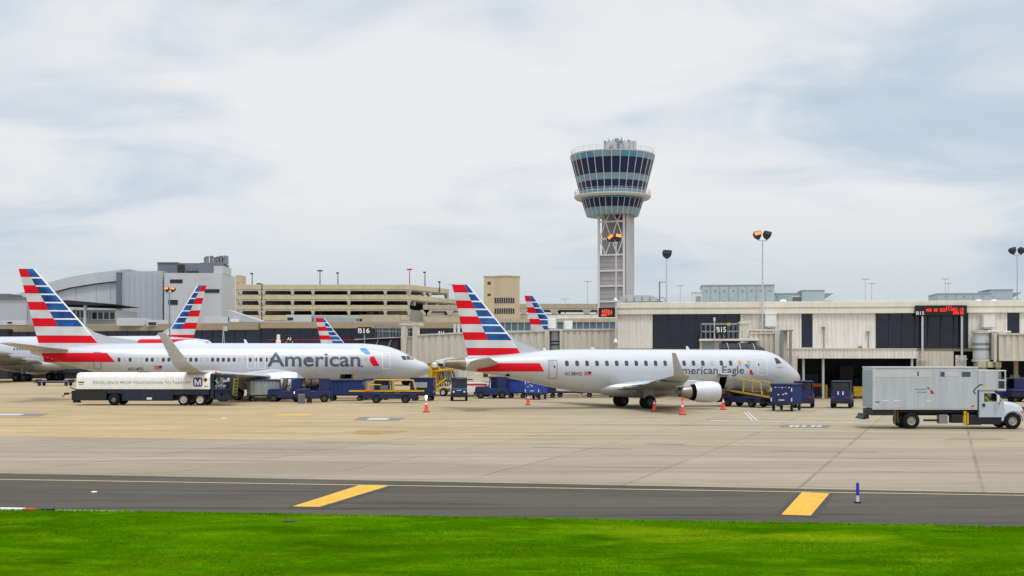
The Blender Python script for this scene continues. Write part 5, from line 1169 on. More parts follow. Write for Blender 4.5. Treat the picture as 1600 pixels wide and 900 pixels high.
# tan fascia and dark glass of the far concourse
def farcon(fac, zt, zb, label, redline=None):
    r = thing('far_concourse', fac.w(0), fac.rz, label, 'building'); L_ = fac.len
    m = MB(); m.box(0, -.8, zb, L_, 14, zt); m.build('fascia', 'tan_band', r, bevel=.08)
    m = MB(); m.box(0, .4, 0, L_, 13, zb - .003); m.build('wall', 'dark_panel', r)
    m = MB(); m.box(0, .02, 1.2, L_, .1, zb - .01); m.build('glazing', 'glass_navy', r)
    m = MB()
    for k in range(int(L_/2.4)): m.box(k*2.4, -.06, .5, k*2.4 + .07, .015, zb - .02)
    m.build('mullion', 'dark_panel', r)
    if redline: m = MB(); m.box(redline[0], -.14, redline[1], L_, -.08, redline[1] + .14); m.build('red_stripe', 'tail_light', r)
    return r
F1 = Fac(408, 226, 752, 226); fz = lambda y: H + (HY - y)*226/F
farcon(F1, fz(503), fz(513.3), 'far concourse front with tan band and dark glass behind the large jet nose', (F1.u(420), fz(531.5)))
F2 = Fac(-60, 250, 407, 226.3); farcon(F2, fz(504), fz(515.5), 'far concourse front with tan band curving away behind the left tails')
m = MB(); m.box(F1.u(690), -.9, fz(520), F1.u(705), -.81, fz(515)); m.box(F1.u(741), -.9, 0, F1.u(754), -.82, fz(505)); o = m.build('wall_opening', 'dark_panel'); q = F1.w(0); o.location = (q.x, q.y, 0); tag(o, 'dark opening in the tan band left of the centre tail', 'opening')
# roof clutter above the band
def clutter(px0, px1, y0, y1, Y, label, mat='concrete_wall', slope=0., d=4, name='roof_structure', dark=None):
    a, b = P(px0, y0, Y), P(px1, y1, Y); m = MB(); m.prism([(0, b.z), (b.x - a.x, b.z), (b.x - a.x, a.z - slope), (0, a.z)], 0, d)
    o = m.build(name, mat, bevel=.04); o.location = (a.x, Y, 0); tag(o, label, 'roof structure')
    if dark:
        c0, c1, e0, e1 = dark; m = MB(); m.box((c0 - px0)/F*Y, -.06, P(0, e1, Y).z, (c1 - px0)/F*Y, -.003, P(0, e0, Y).z); m.build('opening', 'dark_panel', o)
clutter(182, 228, 497, 509, 234, 'white roof parapet with a slanted dark vent left of the lit mast', 'pale_metal', 0, dark=(232, 245, 504, 508))
clutter(229, 262, 500, 509.5, 233, 'plain grey roof box beside the foot of the lit mast', 'light_cladding', 0, dark=(232, 244, 503.5, 508))
clutter(318, 358, 495, 505, 231, 'pale roof box behind the red striped left facing tail', 'light_cladding'); clutter(356, 409, 484, 503.5, 231, 'grey roof ramp sloping down to the right before the garage', 'grey_cladding', 2.1)
clutter(360, 373, 499, 503.6, 230, 'small white block on the far concourse roof edge', 'white_paint'); clutter(447, 486, 492, 502.8, 232, 'corrugated grey roof shed with dark slanted vent before the garage', 'light_cladding', dark=(449, 458, 496, 500.5))
clutter(490, 560, 493, 502.8, 233, 'long pale roof shed behind the small distant tail', 'unit_grey', .35, dark=(557, 559.5, 498.5, 501)); clutter(561, 624, 492, 502.8, 234, 'long pale roof shed with white panel left of the bridge columns', 'concrete_wall', dark=(562, 566, 498, 501.6))
clutter(664, 720, 497, 503, 236, 'beige roof strip with posts behind the bridge columns', 'concrete_wall'); clutter(-20, 40, 501, 508, 238, 'low pale roof box at the far left edge', 'light_cladding', dark=(12, 19, 503, 505.5))
for px in (346, 352): pass
tp = P(349, 510, 215); m = MB(); m.tube([(-.5, 0, 0), (0, 0, tp.z), (.55, 0, 0)], .07); m.box(.1, -.2, tp.z - .8, .7, .2, tp.z); o = m.build('tripod_mast', 'pale_metal'); o.location = (tp.x, 215, 0); tag(o, 'thin white tripod mast in front of the dark glass left of the winglet', 'mast')
tp = P(435, 523, 200); m = MB(); m.lathe([(0, .5), (tp.z - 1, .42), (tp.z - .9, .3), (tp.z, .28), (tp.z + .05, 0)], (0, 0, 0), 'z', 12); o = m.build('vent_stack', 'cream_paint', smooth=True, angle=40); o.location = (tp.x, 200, 0); tag(o, 'cream vent stack rising behind the large jet roof', 'stack')
tp = P(452, 524, 200); a2 = thing('gate_sign', (tp.x, 200, 0), 0, 'small dark A2 gate sign behind the large jet fuselage', 'sign'); m = MB(); m.box(-.6, 0, tp.z - 1.0, .6, .2, tp.z); m.build('board', 'sign_black', a2, bevel=.04); m = MB(); m.cyl((-.5, .1, 0), (-.5, .1, tp.z - 1.0), .08); m.cyl((.5, .1, 0), (.5, .1, tp.z - 1.0), .08); m.build('post', 'pale_metal', a2); flat_text('gate_number', 'A2', -.35, .35, tp.z - .8, tp.z - .3, -.012, 'sign_white', a2, .02)
tp = P(4, 514, 236); m = MB(); m.box(-.9, 0, 0, .9, 2.5, tp.z - .5); m.box(-.6, -.05, tp.z - 1.4, .5, -.003, tp.z - .7); m.box(-1.0, -.1, tp.z - .497, 1.0, 2.6, tp.z); o = m.build('service_hut', 'dark_panel'); o.location = (tp.x, 236, 0); tag(o, 'small dark hut with pale roof at the left edge behind the wide body jet', 'hut')
# ------------------------------------------------------------------ people
def person(name, loc, rz, label, joints, radii, vest=True, skin='skin', cloth='cloth_navy'):
    """one continuous skinned body grown from a chain of joints; trousers, vest and hair are its clothing"""
    r = thing(name, loc, rz, label, 'person')
    def grow(nm, pts, edges, rad, mat, parent):
        me = bpy.data.meshes.new(nm); me.from_pydata(pts, edges, []); o = bpy.data.objects.new(nm, me); COL.objects.link(o); o.parent = parent
        s = o.modifiers.new('skin', 'SKIN'); s.use_smooth_shade = True
        if not me.skin_vertices: me.skin_vertices.new(name='skin')
        for i, v in enumerate(me.skin_vertices[0].data): v.radius = (rad[i], rad[i]); v.use_root = i == 0
        sub = o.modifiers.new('sub', 'SUBSURF'); sub.levels = 1; sub.render_levels = 1; me.materials.append(MATS[mat]); return o
    names = list(joints); idx = {k: i for i, k in enumerate(names)}
    E = [('pelvis', 'waist'), ('waist', 'chest'), ('chest', 'neck'), ('neck', 'jaw'), ('jaw', 'crown')] + [(a + s, b + s) for s in 'LR' for a, b in (('shoulder', 'elbow'), ('elbow', 'wrist'), ('wrist', 'palm'), ('palm', 'fingers'), ('palm', 'thumb'), ('hip', 'knee'), ('knee', 'ankle'), ('ankle', 'toe'))] + [('chest', 'shoulderL'), ('chest', 'shoulderR'), ('pelvis', 'hipL'), ('pelvis', 'hipR')]
    body = grow('body', [joints[k] for k in names], [(idx[a], idx[b]) for a, b in E], [radii[k.rstrip('LR')] for k in names], skin, r)
    def part(nm, keys, edges, f, mat):
        ii = {k: i for i, k in enumerate(keys)}; return grow(nm, [joints[k] for k in keys], [(ii[a], ii[b]) for a, b in edges], [radii[k.rstrip('LR')]*f for k in keys], mat, r)
    part('trousers', ['pelvis', 'hipL', 'hipR', 'kneeL', 'kneeR', 'ankleL', 'ankleR'], [('pelvis', 'hipL'), ('pelvis', 'hipR'), ('hipL', 'kneeL'), ('hipR', 'kneeR'), ('kneeL', 'ankleL'), ('kneeR', 'ankleR')], 1.2, cloth)
    part('hi_vis_jacket', ['pelvis', 'waist', 'chest', 'shoulderL', 'shoulderR', 'elbowL', 'elbowR', 'wristL', 'wristR'], [('pelvis', 'waist'), ('waist', 'chest'), ('chest', 'shoulderL'), ('chest', 'shoulderR'), ('shoulderL', 'elbowL'), ('shoulderR', 'elbowR'), ('elbowL', 'wristL'), ('elbowR', 'wristR')], 1.22, 'hi_vis')
    m = MB(); c = Vector(joints['crown']); m.lathe([(-.02, .112), (.05, .105), (.09, .07), (.10, 0)], c, 'z', 14); m.build('hair', 'black_paint', r, True)
    return r
RAD = dict(pelvis=.15, waist=.135, chest=.15, neck=.055, jaw=.085, crown=.095, shoulder=.065, elbow=.045, wrist=.03, palm=.035, fingers=.018, thumb=.014, hip=.09, knee=.06, ankle=.042, toe=.035)
def pose(j, kind):
    d = {}
    d.update(pelvis=(0, 0, .95), waist=(0, 0, 1.1), chest=(0, 0, 1.35), neck=(0, 0, 1.5), jaw=(0, -.02, 1.58), crown=(0, 0, 1.68))
    for s, k in (('L', 1), ('R', -1)):
        d['shoulder'+s] = (k*.19, 0, 1.42); d['elbow'+s] = (k*.27, -.05, 1.15); d['wrist'+s] = (k*.24, -.22, .98); d['palm'+s] = (k*.22, -.30, .95); d['fingers'+s] = (k*.20, -.38, .91); d['thumb'+s] = (k*.17, -.32, .95)
        d['hip'+s] = (k*.10, 0, .90); d['knee'+s] = (k*.12, -.04, .48); d['ankle'+s] = (k*.12, .02, .08); d['toe'+s] = (k*.13, -.14, .04)
        if kind == 'sit': d['knee'+s] = (k*.14, -.45, .92); d['ankle'+s] = (k*.14, -.50, .50); d['toe'+s] = (k*.14, -.66, .46); d['wrist'+s] = (k*.20, -.38, 1.18); d['palm'+s] = (k*.18, -.45, 1.20); d['fingers'+s] = (k*.14, -.50, 1.24); d['thumb'+s] = (k*.12, -.44, 1.23); d['elbow'+s] = (k*.28, -.14, 1.12)
        if kind == 'kneel': d['knee'+s] = (k*.14, -.30, .62); d['ankle'+s] = (k*.13, .14, .60); d['toe'+s] = (k*.13, .28, .58)
    return d
# handler crouching in the large jet's open hold
h_ = PL1.hold; q = PL1.loc((h_[0]*.2 + h_[1]*.8), PL1.hw(h_[0], h_[2]) - .62, h_[2] - .12 - .56)
PL = PL1.root.matrix_basis.copy(); bpy.context.view_layer.update(); wq = PL1.root.matrix_world @ q
dd = pose(0, 'kneel'); dd = {k: (v[0]*.82, v[1]*.82, .56 + (v[2] - .56)*.72) for k, v in dd.items()}
person('person', wq, 12, 'handler in hi vis jacket kneeling in the open hold of the large jet', dd, {k: v*.85 for k, v in RAD.items()})

# ------------------------------------------------------------------ ground vehicles
def vroot(name, px, py, rz, label, cat, group=None): g = G(px, py); return thing(name, (g.x, g.y, 0), rz, label, cat, group)
CART = 'covered baggage carts'; TUG = 'baggage tractors'; BELT = 'belt loaders'; CONE = 'traffic cones on the apron'
def cart(px, py, rz, label, L_=3.0, W_=1.55, Ht=2.05, side='curtain_blue', end='gse_blue', marks=True, half_open=False, name='baggage_cart'):
    r = vroot(name, px, py, rz, label, 'cart', CART); l, w = L_/2, W_/2
    m = MB(); m.box(-l, -w, .48, l, w, .62); m.box(-l - .9, -.06, .42, -l, .06, .5); m.box(-l - .95, -.12, .40, -l - .82, .12, .52); m.build('chassis', 'black_paint', r, bevel=.01)
    for x in (-l, l):
        m = MB(); s = -1 if x < 0 else 1; m.box(min(x, x - s*.06), -w, .62, max(x, x - s*.06), w, Ht - .12); o = m.build('end_panel', end, r, bevel=.015)
        m = MB(); xx = x + s*.004; e = .004
        if marks:
            rr = random.Random(int(px) + (1 if x > 0 else 0))
            for k in range(5): y = -w + .2 + k*(W_ - .4)/5; m.box(min(x, x + s*e), y, Ht - .32 + .03*(k % 2), max(x, x + s*e), y + .14, Ht - .27)
            for k in range(4): y = rr.uniform(-w + .3, w - .4); z = rr.uniform(1.2, 1.45); m.box(min(x, x + s*e), y, z, max(x, x + s*e), y + .16, z + .06)
            for z in (.75, 1.5): 
                for y in (-w + .03, w - .11): m.box(min(x, x + s*e), y, z, max(x, x + s*e), y + .08, z + .28)
            m.box(min(x, x+s*e), -.22, .82, max(x, x+s*e), .22, .89)
            m.build('marking', 'reflective_white', o)
        else: m.bm.free()
    m = MB(); m.box(-l - .04, -w - .05, Ht - .118, l + .04, w + .05, Ht - .04); m.box(-l, -w, Ht - .039, l, w, Ht); m.build('roof', end, r, bevel=.02)
    for s in (-1, 1):
        m = MB(); n = 16; pts = []
        for k in range(n + 1):
            x = -l + .07 + (L_ - .14)*k/n
            if half_open and x > -.1 and s < 0: break
            pts.append((x, s*(w - .03) + .03*(-1)**k))
        poly = pts + [(x, y - s*.06) for x, y in pts[::-1]]; m.plan(poly, .63, Ht - .12); m.build('curtain', side, r)
    if half_open: m = MB(); m.box(.4, -w + .1, .64, l - .1, w - .2, 1.4); m.build('load', 'bag_grey', r, bevel=.05)
    for x in (-l + .35, l - .35):
        for s in (-1, 1): wheel(r, x, s*(w - .15), .24, .14, s, rim='rim_dark')
    return r
def tug(px, py, rz, label, cab=True, lights=False, mark=None, name='baggage_tractor'):
    """faces +x; cab over the rear half"""
    r = vroot(name, px, py, rz, label, 'tractor', TUG)
    m = MB(); m.prism([(-1.45, .35), (1.45, .35), (1.5, .55), (1.48, 1.05), (1.35, 1.12), (.25, 1.16), (.2, .95), (-1.45, .95)], -.68, .68); m.build('body', 'gse_blue', r, bevel=.04)
    m = MB(); m.box(1.49, -.62, .34, 1.62, .62, .62); m.build('bumper', 'black_paint', r, bevel=.02); m = MB(); m.box(-1.6, -.6, .36, -1.46, .6, .6); m.build('bumper', 'black_paint', r, bevel=.02)
    m = MB(); m.box(-1.4, -.66, 1.98, .35, .66, 2.06); m.build('roof', 'gse_blue', r, bevel=.03)
    for x0, x1 in ((.28, .12), (-.55, -.55)):
        for s in (-.62, .62): m = MB(); m.cyl((x0, s, .95), (x1, s, 1.99), .045, n=8); m.build('cab_post', 'gse_blue', r)
    m = MB()
    for s in (-1, 1): m.box(-1.36, s*.66 - .02, .96, -.5, s*.66 + .02, 1.97)
    m.box(-1.42, -.66, .96, -1.395, .66, 1.36); m.build('cab_panel', 'gse_blue', r, bevel=.01)
    m = MB(); m.prism([(.26, 1.14), (.30, 1.14), (.16, 1.95), (.12, 1.95)], -.58, .58); m.build('windscreen', 'glass_cab', r)
    m = MB(); m.box(-1.39, -.58, 1.37, -1.36, .58, 1.93); m.build('rear_window', 'glass_cab', r)
    m = MB(); m.box(-.95, -.5, .95, -.35, .5, 1.15); m.box(-1.05, -.5, 1.0, -.9, .5, 1.5); m.build('seat', 'black_paint', r, bevel=.04)
    m = MB(); m.cyl((.15, .1, 1.15), (-.1, .1, 1.4), .02); m.lathe([(-.02, .17), (0, .19), (.02, .17)], (-.1, .1, 1.4), 'z', 14); m.build('steering_wheel', 'black_rubber', r)
    for x in (1.0, -.95):
        for s in (-1, 1): wheel(r, x, s*.62, .36 if x < 0 else .34, .22, s, rim='rim_dark')
    for s in (-1, 1): m = MB(); m.lathe([(0, .09), (.03, .08), (.045, 0)], (1.49, s*.45, .82), 'x', 12); m.build('headlight', 'headlight_on' if lights else 'reflective_white', r)
    for s in (-1, 1): m = MB(); m.box(-1.475, s*.5 - .07, .72, -1.452, s*.5 + .07, .86); m.build('tail_light', 'tail_light', r)
    m = MB(); m.box(.35, -.684, .86, .75, -.681, .93); m.box(1.481, -.2, .92, 1.505, .2, .98); m.build('marking', 'reflective_white', r)
    if mark:
        bm = text_bm(mark, -.22, .22, 1.02, 1.28, .02); m = MB(); m.bm.free(); m.bm = bm
        for v in bm.verts: v.co = Vector((-1.426, -v.co.x, v.co.y))
        m.build('fleet_number', 'reflective_white', r)
    r.scale = (1.1, 1.1, 1.06)
    return r
def belt_loader(px, py, rz, label, tilt=0., lift=0., rails=True, rh=1.):
    """belt runs along x, raised end at -x when tilt > 0"""
    r = vroot('belt_loader', px, py, rz, label, 'belt loader', BELT)
    m = MB(); m.prism([(-2.3, .38), (2.35, .38), (2.4, .8), (1.0, .86), (-.6, .86), (-1.0, 1.02), (-2.2, 1.02), (-2.35, .8)], -.85, .85); m.build('chassis', 'gse_navy', r, bevel=.04)
    m = MB(); m.box(-2.45, -.8, .32, -2.34, .8, .55); m.build('bumper', 'black_paint', r); m = MB(); m.box(2.39, -.8, .32, 2.5, .8, .55); m.build('bumper', 'black_paint', r)
    M = Matrix.Translation((0, 0, 1.18 + lift)) @ Matrix.Rotation(R(tilt), 4, 'Y')
    m = MB(); m.box(-3.6, -.5, -.12, 3.1, .5, .1, 0, M); bm_ = m.build('conveyor_frame', 'gse_blue', r, bevel=.02)
    m = MB(); m.box(-3.55, -.42, .105, 3.05, .42, .135, 0, M); m.build('belt', 'black_rubber', bm_)
    m = MB(); m.box(-3.6, -.56, -.02, 3.1, -.505, .12, 0, M); m.box(-3.6, .505, -.02, 3.1, .56, .12, 0, M); m.build('side_rail', 'yellow_paint', bm_)
    if rails:
        for s in (-1, 1):
            m = MB(); y = s*.56; q = [M @ Vector(v) for v in ((-1.9, y, .1), (-1.85, y, .75*rh), (-1.3, y, 1.15*rh), (2.1, y, 1.12*rh), (2.35, y, .1))]
            m.tube(q, .042); m.tube([M @ Vector((.35, y, .1)), M @ Vector((.35, y, 1.13*rh))], .055); m.tube([M @ Vector((-1.85, y, .6)), M @ Vector((-.8, y, .6))], .03)
            m.build('guard_rail', 'yellow_paint', r)
    
    for xa, xb in ((-.9, -1.6), (1.4, 1.6)):
        for y in (-.4, .4): m = MB(); m.cyl((xa, y, .8), M @ Vector((xb, y, -.1)), .08); m.build('lift_arm', 'metal_grey', r)
    m = MB(); m.box(-2.1, -.8, 1.03, -1.5, -.52, 1.25); m.build('control_box', 'amber_lens', r, bevel=.02)
    for x in (-1.15, 1.45):
        for s in (-1, 1): wheel(r, x, s*.72, .40, .26, s, rim='rim_dark')
    for x in (-1.15, 1.45): m = MB(); m.prism([(x - .55, .74), (x + .55, .74), (x + .45, .92), (x - .45, .92)], -.89, -.852); m.build('wheel_arch', 'gse_blue', r)
    return r
# cluster at the large jet
cart(412, 627.2, 20, 'blue baggage cart with grey curtain beside the fuel truck', 2.9, side='curtain_grey')
tug(449, 627.6, 176, 'blue baggage tractor facing left behind the grey suitcase')
tug(489, 628.2, 188, 'blue baggage tractor with lit headlight right of the suitcases', lights=True)
cart(487, 622, 4, 'blue cart with pale window panel behind the tractor with lit headlight', 2.7, side='gse_blue', marks=False)
cart(455, 621.5, 3, 'blue cart seen behind the blue tractor that faces left', 2.8, side='gse_blue')
cart(542, 626, -3, 'long blue curtained cart under the open hold of the large jet', 3.3, 1.5, 2.0)
cart(588, 624.5, 2, 'blue cart with grey green side behind the yellow railed belt loader', 2.6, side='curtain_grey', half_open=True)
belt_loader(609, 629.4, 2, 'blue belt loader with level yellow rails below the large jet nose', lift=-.15, rh=.9)
cart(661, 626, -6, 'dark blue closed cart just right of the level belt loader', 2.2, 1.5, 2.2, side='gse_blue')
for i in (1,):
    ob = [o for o in bpy.data.objects if o.parent is None and o.get('label', '').startswith(('blue cart with pale', 'dark blue closed'))]
    for o in ob: m = MB(); m.box(-.75, -.86, 1.25, .55, -.80, 1.75); m.build('window_panel', 'curtain_grey', o, bevel=.01)
def suitcase(px, py, w, h, mat, label):
    g = G(px, py); r = thing('suitcase', (g.x, g.y, 0), 6, label, 'suitcase', 'suitcases left on the apron')
    m = MB(); m.box(-w/2, -.14, .06, w/2, .14, h); m.build('shell', mat, r, bevel=.05)
    m = MB()
    for k in range(5): x = -w*.36 + w*.72*k/4; m.box(x - .015, -.152, .12, x + .015, -.141, h - .08)
    m.build('ribs', mat, r); m = MB(); m.tube([(-.1, .08, h), (-.1, .08, h + .12), (.1, .08, h + .12), (.1, .08, h)], .015); m.build('handle', 'black_rubber', r)
    for s in (-1, 1): m = MB(); m.cyl((s*w*.38, -.03, .035), (s*w*.38, .03, .035), .035); m.build('castor', 'black_rubber', r)
suitcase(471, 630.8, .60, .86, 'bag_grey', 'big grey ribbed suitcase standing before the blue tractors'); suitcase(483.5, 630.2, .45, .74, 'black_paint', 'dark suitcase standing just right of the grey one')
# middle cluster
tug(717.5, 625.8, -88, 'blue tractor seen head on below the centre jet tail cone', lights=False)
tug(768, 622.4, 182, 'blue tractor facing left before the white pushback tug'); cart(786, 621.4, -3, 'blue cart coupled behind the left facing tractor by the white pushback tug', 2.4, 1.5, 2.1)
r = vroot('pushback_tug', 739, 619.5, 180, 'white pushback tug with red stripe and cream cab behind the blue tractors', 'tow tractor')
m = MB(); m.prism([(-2.3, .4), (2.3, .4), (2.35, 1.25), (1.6, 1.5), (-.6, 1.55), (-2.3, 1.4)], -1.1, 1.1); m.build('body', 'white_paint', r, bevel=.06)
m = MB(); m.box(-1.5, -1.112, 1.18, 1.9, -1.103, 1.36); m.box(-1.5, 1.103, 1.18, 1.9, 1.112, 1.36); m.build('red_stripe', 'red_paint', r)
m = MB(); m.prism([(-1.9, 1.56), (-.1, 1.56), (.1, 2.0), (-.3, 2.45), (-1.9, 2.5)], -.85, .85); cb = m.build('cab', 'cab_cream', r, bevel=.05)
m = MB(); m.box(-1.6, -.87, 2.05, -1.1, -.853, 2.5); m.box(-1.6, .853, 2.05, -1.1, .87, 2.5); m.build('window', 'glass_cab', cb)
m = MB(); m.box(-2.2, .4, 1.45, -1.92, .8, 2.6); m.build('exhaust_box', 'yellow_paint', r, bevel=.03)
for x in (-1.4, 1.35):
    for s in (-1, 1): wheel(r, x, s*1.0, .58, .4, s, rim='rim_dark')
for px, py, rz, lab, mat, L_ in ((808, 622, -4, 'bright blue curtained cart below the centre jet rear fuselage', 'gse_bright_blue', 1.9), (838, 624, 70, 'blue cart end on between the bright blue cart and the jet belly', 'gse_bright_blue', 2.6), (852, 621.5, -4, 'blue cart half hidden under the centre jet belly', 'gse_blue', 2.2)): cart(px, py, rz, lab, L_, 1.5, 1.95, side=mat, end=mat if 'end on' in lab else 'gse_blue')
def dolly(px, py, rz, label, L_=4.):
    r = vroot('flat_dolly', px, py, rz, label, 'dolly', 'flat dollies under the centre jet'); l = L_/2
    m = MB(); m.box(-l, -.9, .45, l, .9, .62); m.box(-l - .8, -.05, .4, -l, .05, .5); m.box(-l, -.92, .62, -l + .1, .92, .95); m.box(l - .1, -.92, .62, l, .92, .95); m.build('deck', 'gse_navy', r, bevel=.02)
    m = MB()
    for k in range(9): x = -l + .3 + k*(L_ - .6)/8; m.cyl((x, -.8, .66), (x, .8, .66), .045, n=8)
    m.build('rollers', 'metal_grey', r)
    for x in (-l + .5, l - .5):
        for s in (-1, 1): wheel(r, x, s*.75, .26, .16, s, rim='rim_dark')
dolly(898, 620.8, -4, 'flat navy dolly seen under the belly left of the main gear'); dolly(938, 620.8, -4, 'flat navy dolly just left of the centre jet main gear', 3.2); dolly(86, 603, -4, 'flat navy dolly far off between wide body jet and fuel truck', 5)
# right cluster
belt_loader(1163, 635.5, -52, 'blue belt loader with yellow rails tilted up to the regional jet hold', tilt=6., lift=-.02)
bgp = G(1203, 634); bx = thing('freight_box', (bgp.x, bgp.y, 0), -6, 'bright blue box at the low end of the tilted belt loader', 'box'); m = MB(); m.box(-.4, -.5, .05, .4, .5, .95); m.build('body', 'gse_bright_blue', bx, bevel=.04); m = MB(); m.box(-.43, -.53, .952, .43, .53, 1.0); m.build('lid', 'gse_blue', bx, bevel=.01)
def duffel(x, y, z, rz, s, label):
    m = MB(); m.loft([[(s*a, s*b*.36*math.cos(t), s*.34 + s*b*.34*math.sin(t)) for t in [2*math.pi*i/14 for i in range(14)]] for a, b in ((-.62, .55), (-.56, .85), (-.3, 1.), (.1, .96), (.45, 1.), (.58, .82), (.63, .5))]); r = thing('duffel_bag', (x, y, z), rz, label, 'bag', 'tan mail bags by the belt loader'); m.build('bag', 'bag_tan', r, True)
    m = MB(); m.tube([(-.25*s, -.1, .66*s), (-.15*s, -.1, .80*s), (.15*s, -.1, .80*s), (.25*s, -.1, .66*s)], .02); m.build('handle', 'black_rubber', r)
duffel(bgp.x, bgp.y - .1, 1.0, 15, .75, 'tan mail bag lying on the bright blue box lid, below another bag'); duffel(bgp.x + .05, bgp.y - .05, 1.47, -10, .66, 'upper tan mail bag, on top of the other on the blue box'); 
mo = vroot('cart_load', 1190, 634, -3, 'grey bags stacked on the low end of the tilted belt', 'bags'); m = MB(); m.box(-.9, -.3, 1.62, -.3, .3, 1.98); m.box(-.2, -.3, 1.72, .3, .3, 2.1); m.build('bag', 'bag_grey', mo, bevel=.07)
cart(1229, 641.6, 62, 'blue baggage cart with white markings end on beside the regional jet nose', 2.9, 1.7, 2.1)
tug(1256, 636.5, 74, 'blue tractor with red tail light behind the end on cart at the jet nose')
tug(1316, 636.8, 70, 'blue tractor with number eleven on its back alone in front of the dark bays', mark='11')
for px, py, lab in ((666, 644, 'orange cone with lamp left of the centre jet tail'), (825, 633, 'orange cone under the centre jet rear fuselage'), (1022.5, 643, 'orange cone in front of the main gear wheels'), (1066.5, 648.2, 'nearest orange cone, left of the engine'), (1130, 640, 'orange cone in front of the tilted belt loader')):
    g = G(px, py); r = thing('traffic_cone', (g.x, g.y, 0), 0, lab, 'cone', CONE)
    m = MB(); m.box(-.24, -.24, 0, .24, .24, .05); m.build('base', 'black_rubber', r, bevel=.01)
    m = MB(); m.lathe([(.05, .19), (.08, .165), (.55, .105), (.56, 0)], (0, 0, 0), 'z', 18); m.build('body', 'orange_cone', r, True, angle=50)
    m = MB(); m.lathe([(.561, .1), (.72, .075), (.721, 0)], (0, 0, 0), 'z', 16); m.build('collar', 'reflective_white', r, True, angle=50)
    m = MB(); m.lathe([(.722, .07), (.86, .045), (.88, 0)], (0, 0, 0), 'z', 14); m.build('tip', 'orange_cone', r, True, angle=50)
    if px in (666, 1066.5):
        m = MB(); m.cyl((0, 0, .88), (0, 0, 1.0), .015); m.lathe([(1.0, .05), (1.1, .085), (1.22, .08), (1.27, 0)], (0, 0, 0), 'z', 14); m.build('warning_lamp', 'headlight_on' if px == 666 else 'amber_lens', r, True)
# yellow things and bins at the bays
g = G(1291, 622); m = MB(); m.lathe([(0, .13), (1.25, .13), (1.34, .09), (1.37, 0)], (0, 0, 0), 'z', 16); o = m.build('bollard', 'yellow_paint', smooth=True, angle=50); o.location = (g.x, g.y, 0); tag(o, 'yellow bollard beside the white canopy post', 'bollard')
g = G(1274, 621.2); r = thing('waste_bin', (g.x, g.y, 0), -8, 'dark wheeled bin with orange panel under the canopy', 'bin'); m = MB(); m.prism([(-.6, .15), (.6, .15), (.68, 1.1), (-.68, 1.1)], -.5, .5); m.build('body', 'black_paint', r, bevel=.03); m = MB(); m.prism([(-.7, 1.105), (.7, 1.105), (.55, 1.42), (-.55, 1.42)], -.52, .52); m.build('lid', 'bag_tan', r, bevel=.03); m = MB(); m.box(-.35, -.535, 1.14, .35, -.5, 1.3); m.build('label_plate', 'orange_cone', r)
for x in (-.45, .45): wheel(r, x, -.4, .14, .1)
g = G(1342.5, 622.5); r = thing('yellow_container', (g.x, g.y, 0), -8, 'low yellow container just left of the box truck rear', 'container'); m = MB(); m.prism([(-.55, .2), (.55, .2), (.6, 1.15), (-.6, 1.15)], -.45, .45); m.build('body', 'yellow_paint', r, bevel=.03); m = MB(); m.box(-.62, -.47, 1.152, .62, .47, 1.2); m.build('rim', 'yellow_paint', r); m = MB(); m.box(-.5, -.4, 0, -.3, .4, .199); m.box(.3, -.4, 0, .5, .4, .199); m.build('skid', 'black_paint', r)
tug(1570, 627, 184, 'blue tractor half hidden behind the box truck bonnet at right', cab=True); cart(1604, 628, -2, 'low blue trailer at the right picture edge behind the truck', 3.2, 1.6, 1.15, side='gse_navy', marks=False)
g = G(1586, 620); r = thing('yellow_work_stand', (g.x, g.y, 0), -6, 'yellow railed work stand under the bridge at the right edge', 'work stand'); m = MB(); m.box(-1.4, -.6, .9, 1.6, .6, 1.0); m.build('platform', 'metal_grey', r); m = MB(); rail(m, [(-1.4, -.6, 1.0), (1.6, -.6, 1.0)], 1.0, .05); rail(m, [(-1.4, .6, 1.0), (1.6, .6, 1.0)], 1.0, .05); m.box(-.5, -.7, 1.0, -.2, -.62, 2.1); m.build('railing', 'yellow_paint', r); m = MB()
for x in (-1.3, 1.5):
    for y in (-.5, .5): m.cyl((x, y, 0), (x, y, .9), .05)
m.build('legs', 'yellow_paint', r)
m = MB(); m.box(.2, -.4, 1.0, 1.0, .4, 1.9); m.build('white_cabinet', 'white_paint', r, bevel=.03)
# ------------------------------------------------------------------ fuel truck
g = G(221, 633.6); sF = g.y/F; fx = lambda px: (px - 221)*sF; fz_ = lambda py: H + (HY - py)*sF
r = thing('fuel_truck', (g.x, g.y + 1.25, 0), -2, 'long low white and navy aircraft fuel tanker with slogan at lower left', 'tanker truck')
m = MB(); z0, z1 = fz_(608), fz_(582); prof = [(-1.25, z0), (-1.25, z1 - .55), (-1.18, z1 - .25), (-.95, z1 - .06), (-.6, z1), (.6, z1), (.95, z1 - .06), (1.18, z1 - .25), (1.25, z1 - .55), (1.25, z0)]
xs = [(fx(118), .90, -.06), (fx(118.6), .97, -.02), (fx(121), 1, 0), (fx(328), 1, 0), (fx(329.5), .97, -.03)]
m.loft([[(x, y*s, z0 + (z - z0)*(1 + d)) for y, z in prof] for x, s, d in xs]); m.build('tank', 'cream_paint', r, True, bevel=.0, angle=40)
m = MB(); m.box(fx(210), -.5, z1 + .002, fx(227), .5, z1 + .06); m.box(fx(126), -.45, z1 + .002, fx(131), .45, z1 + .08); m.build('tank_hatch', 'black_paint', r, bevel=.02)
flat_text('lettering', 'EXCELLENCE FROM TOUCHDOWN TO TAKEOFF', fx(145.5), fx(299), fz_(600.1), fz_(595.6), -1.262, 'slogan_grey', r, .0)
m = MB(); pts = []
a, b, c, d = fx(303.5), fx(318), fz_(604), fz_(589.8); rr = .16
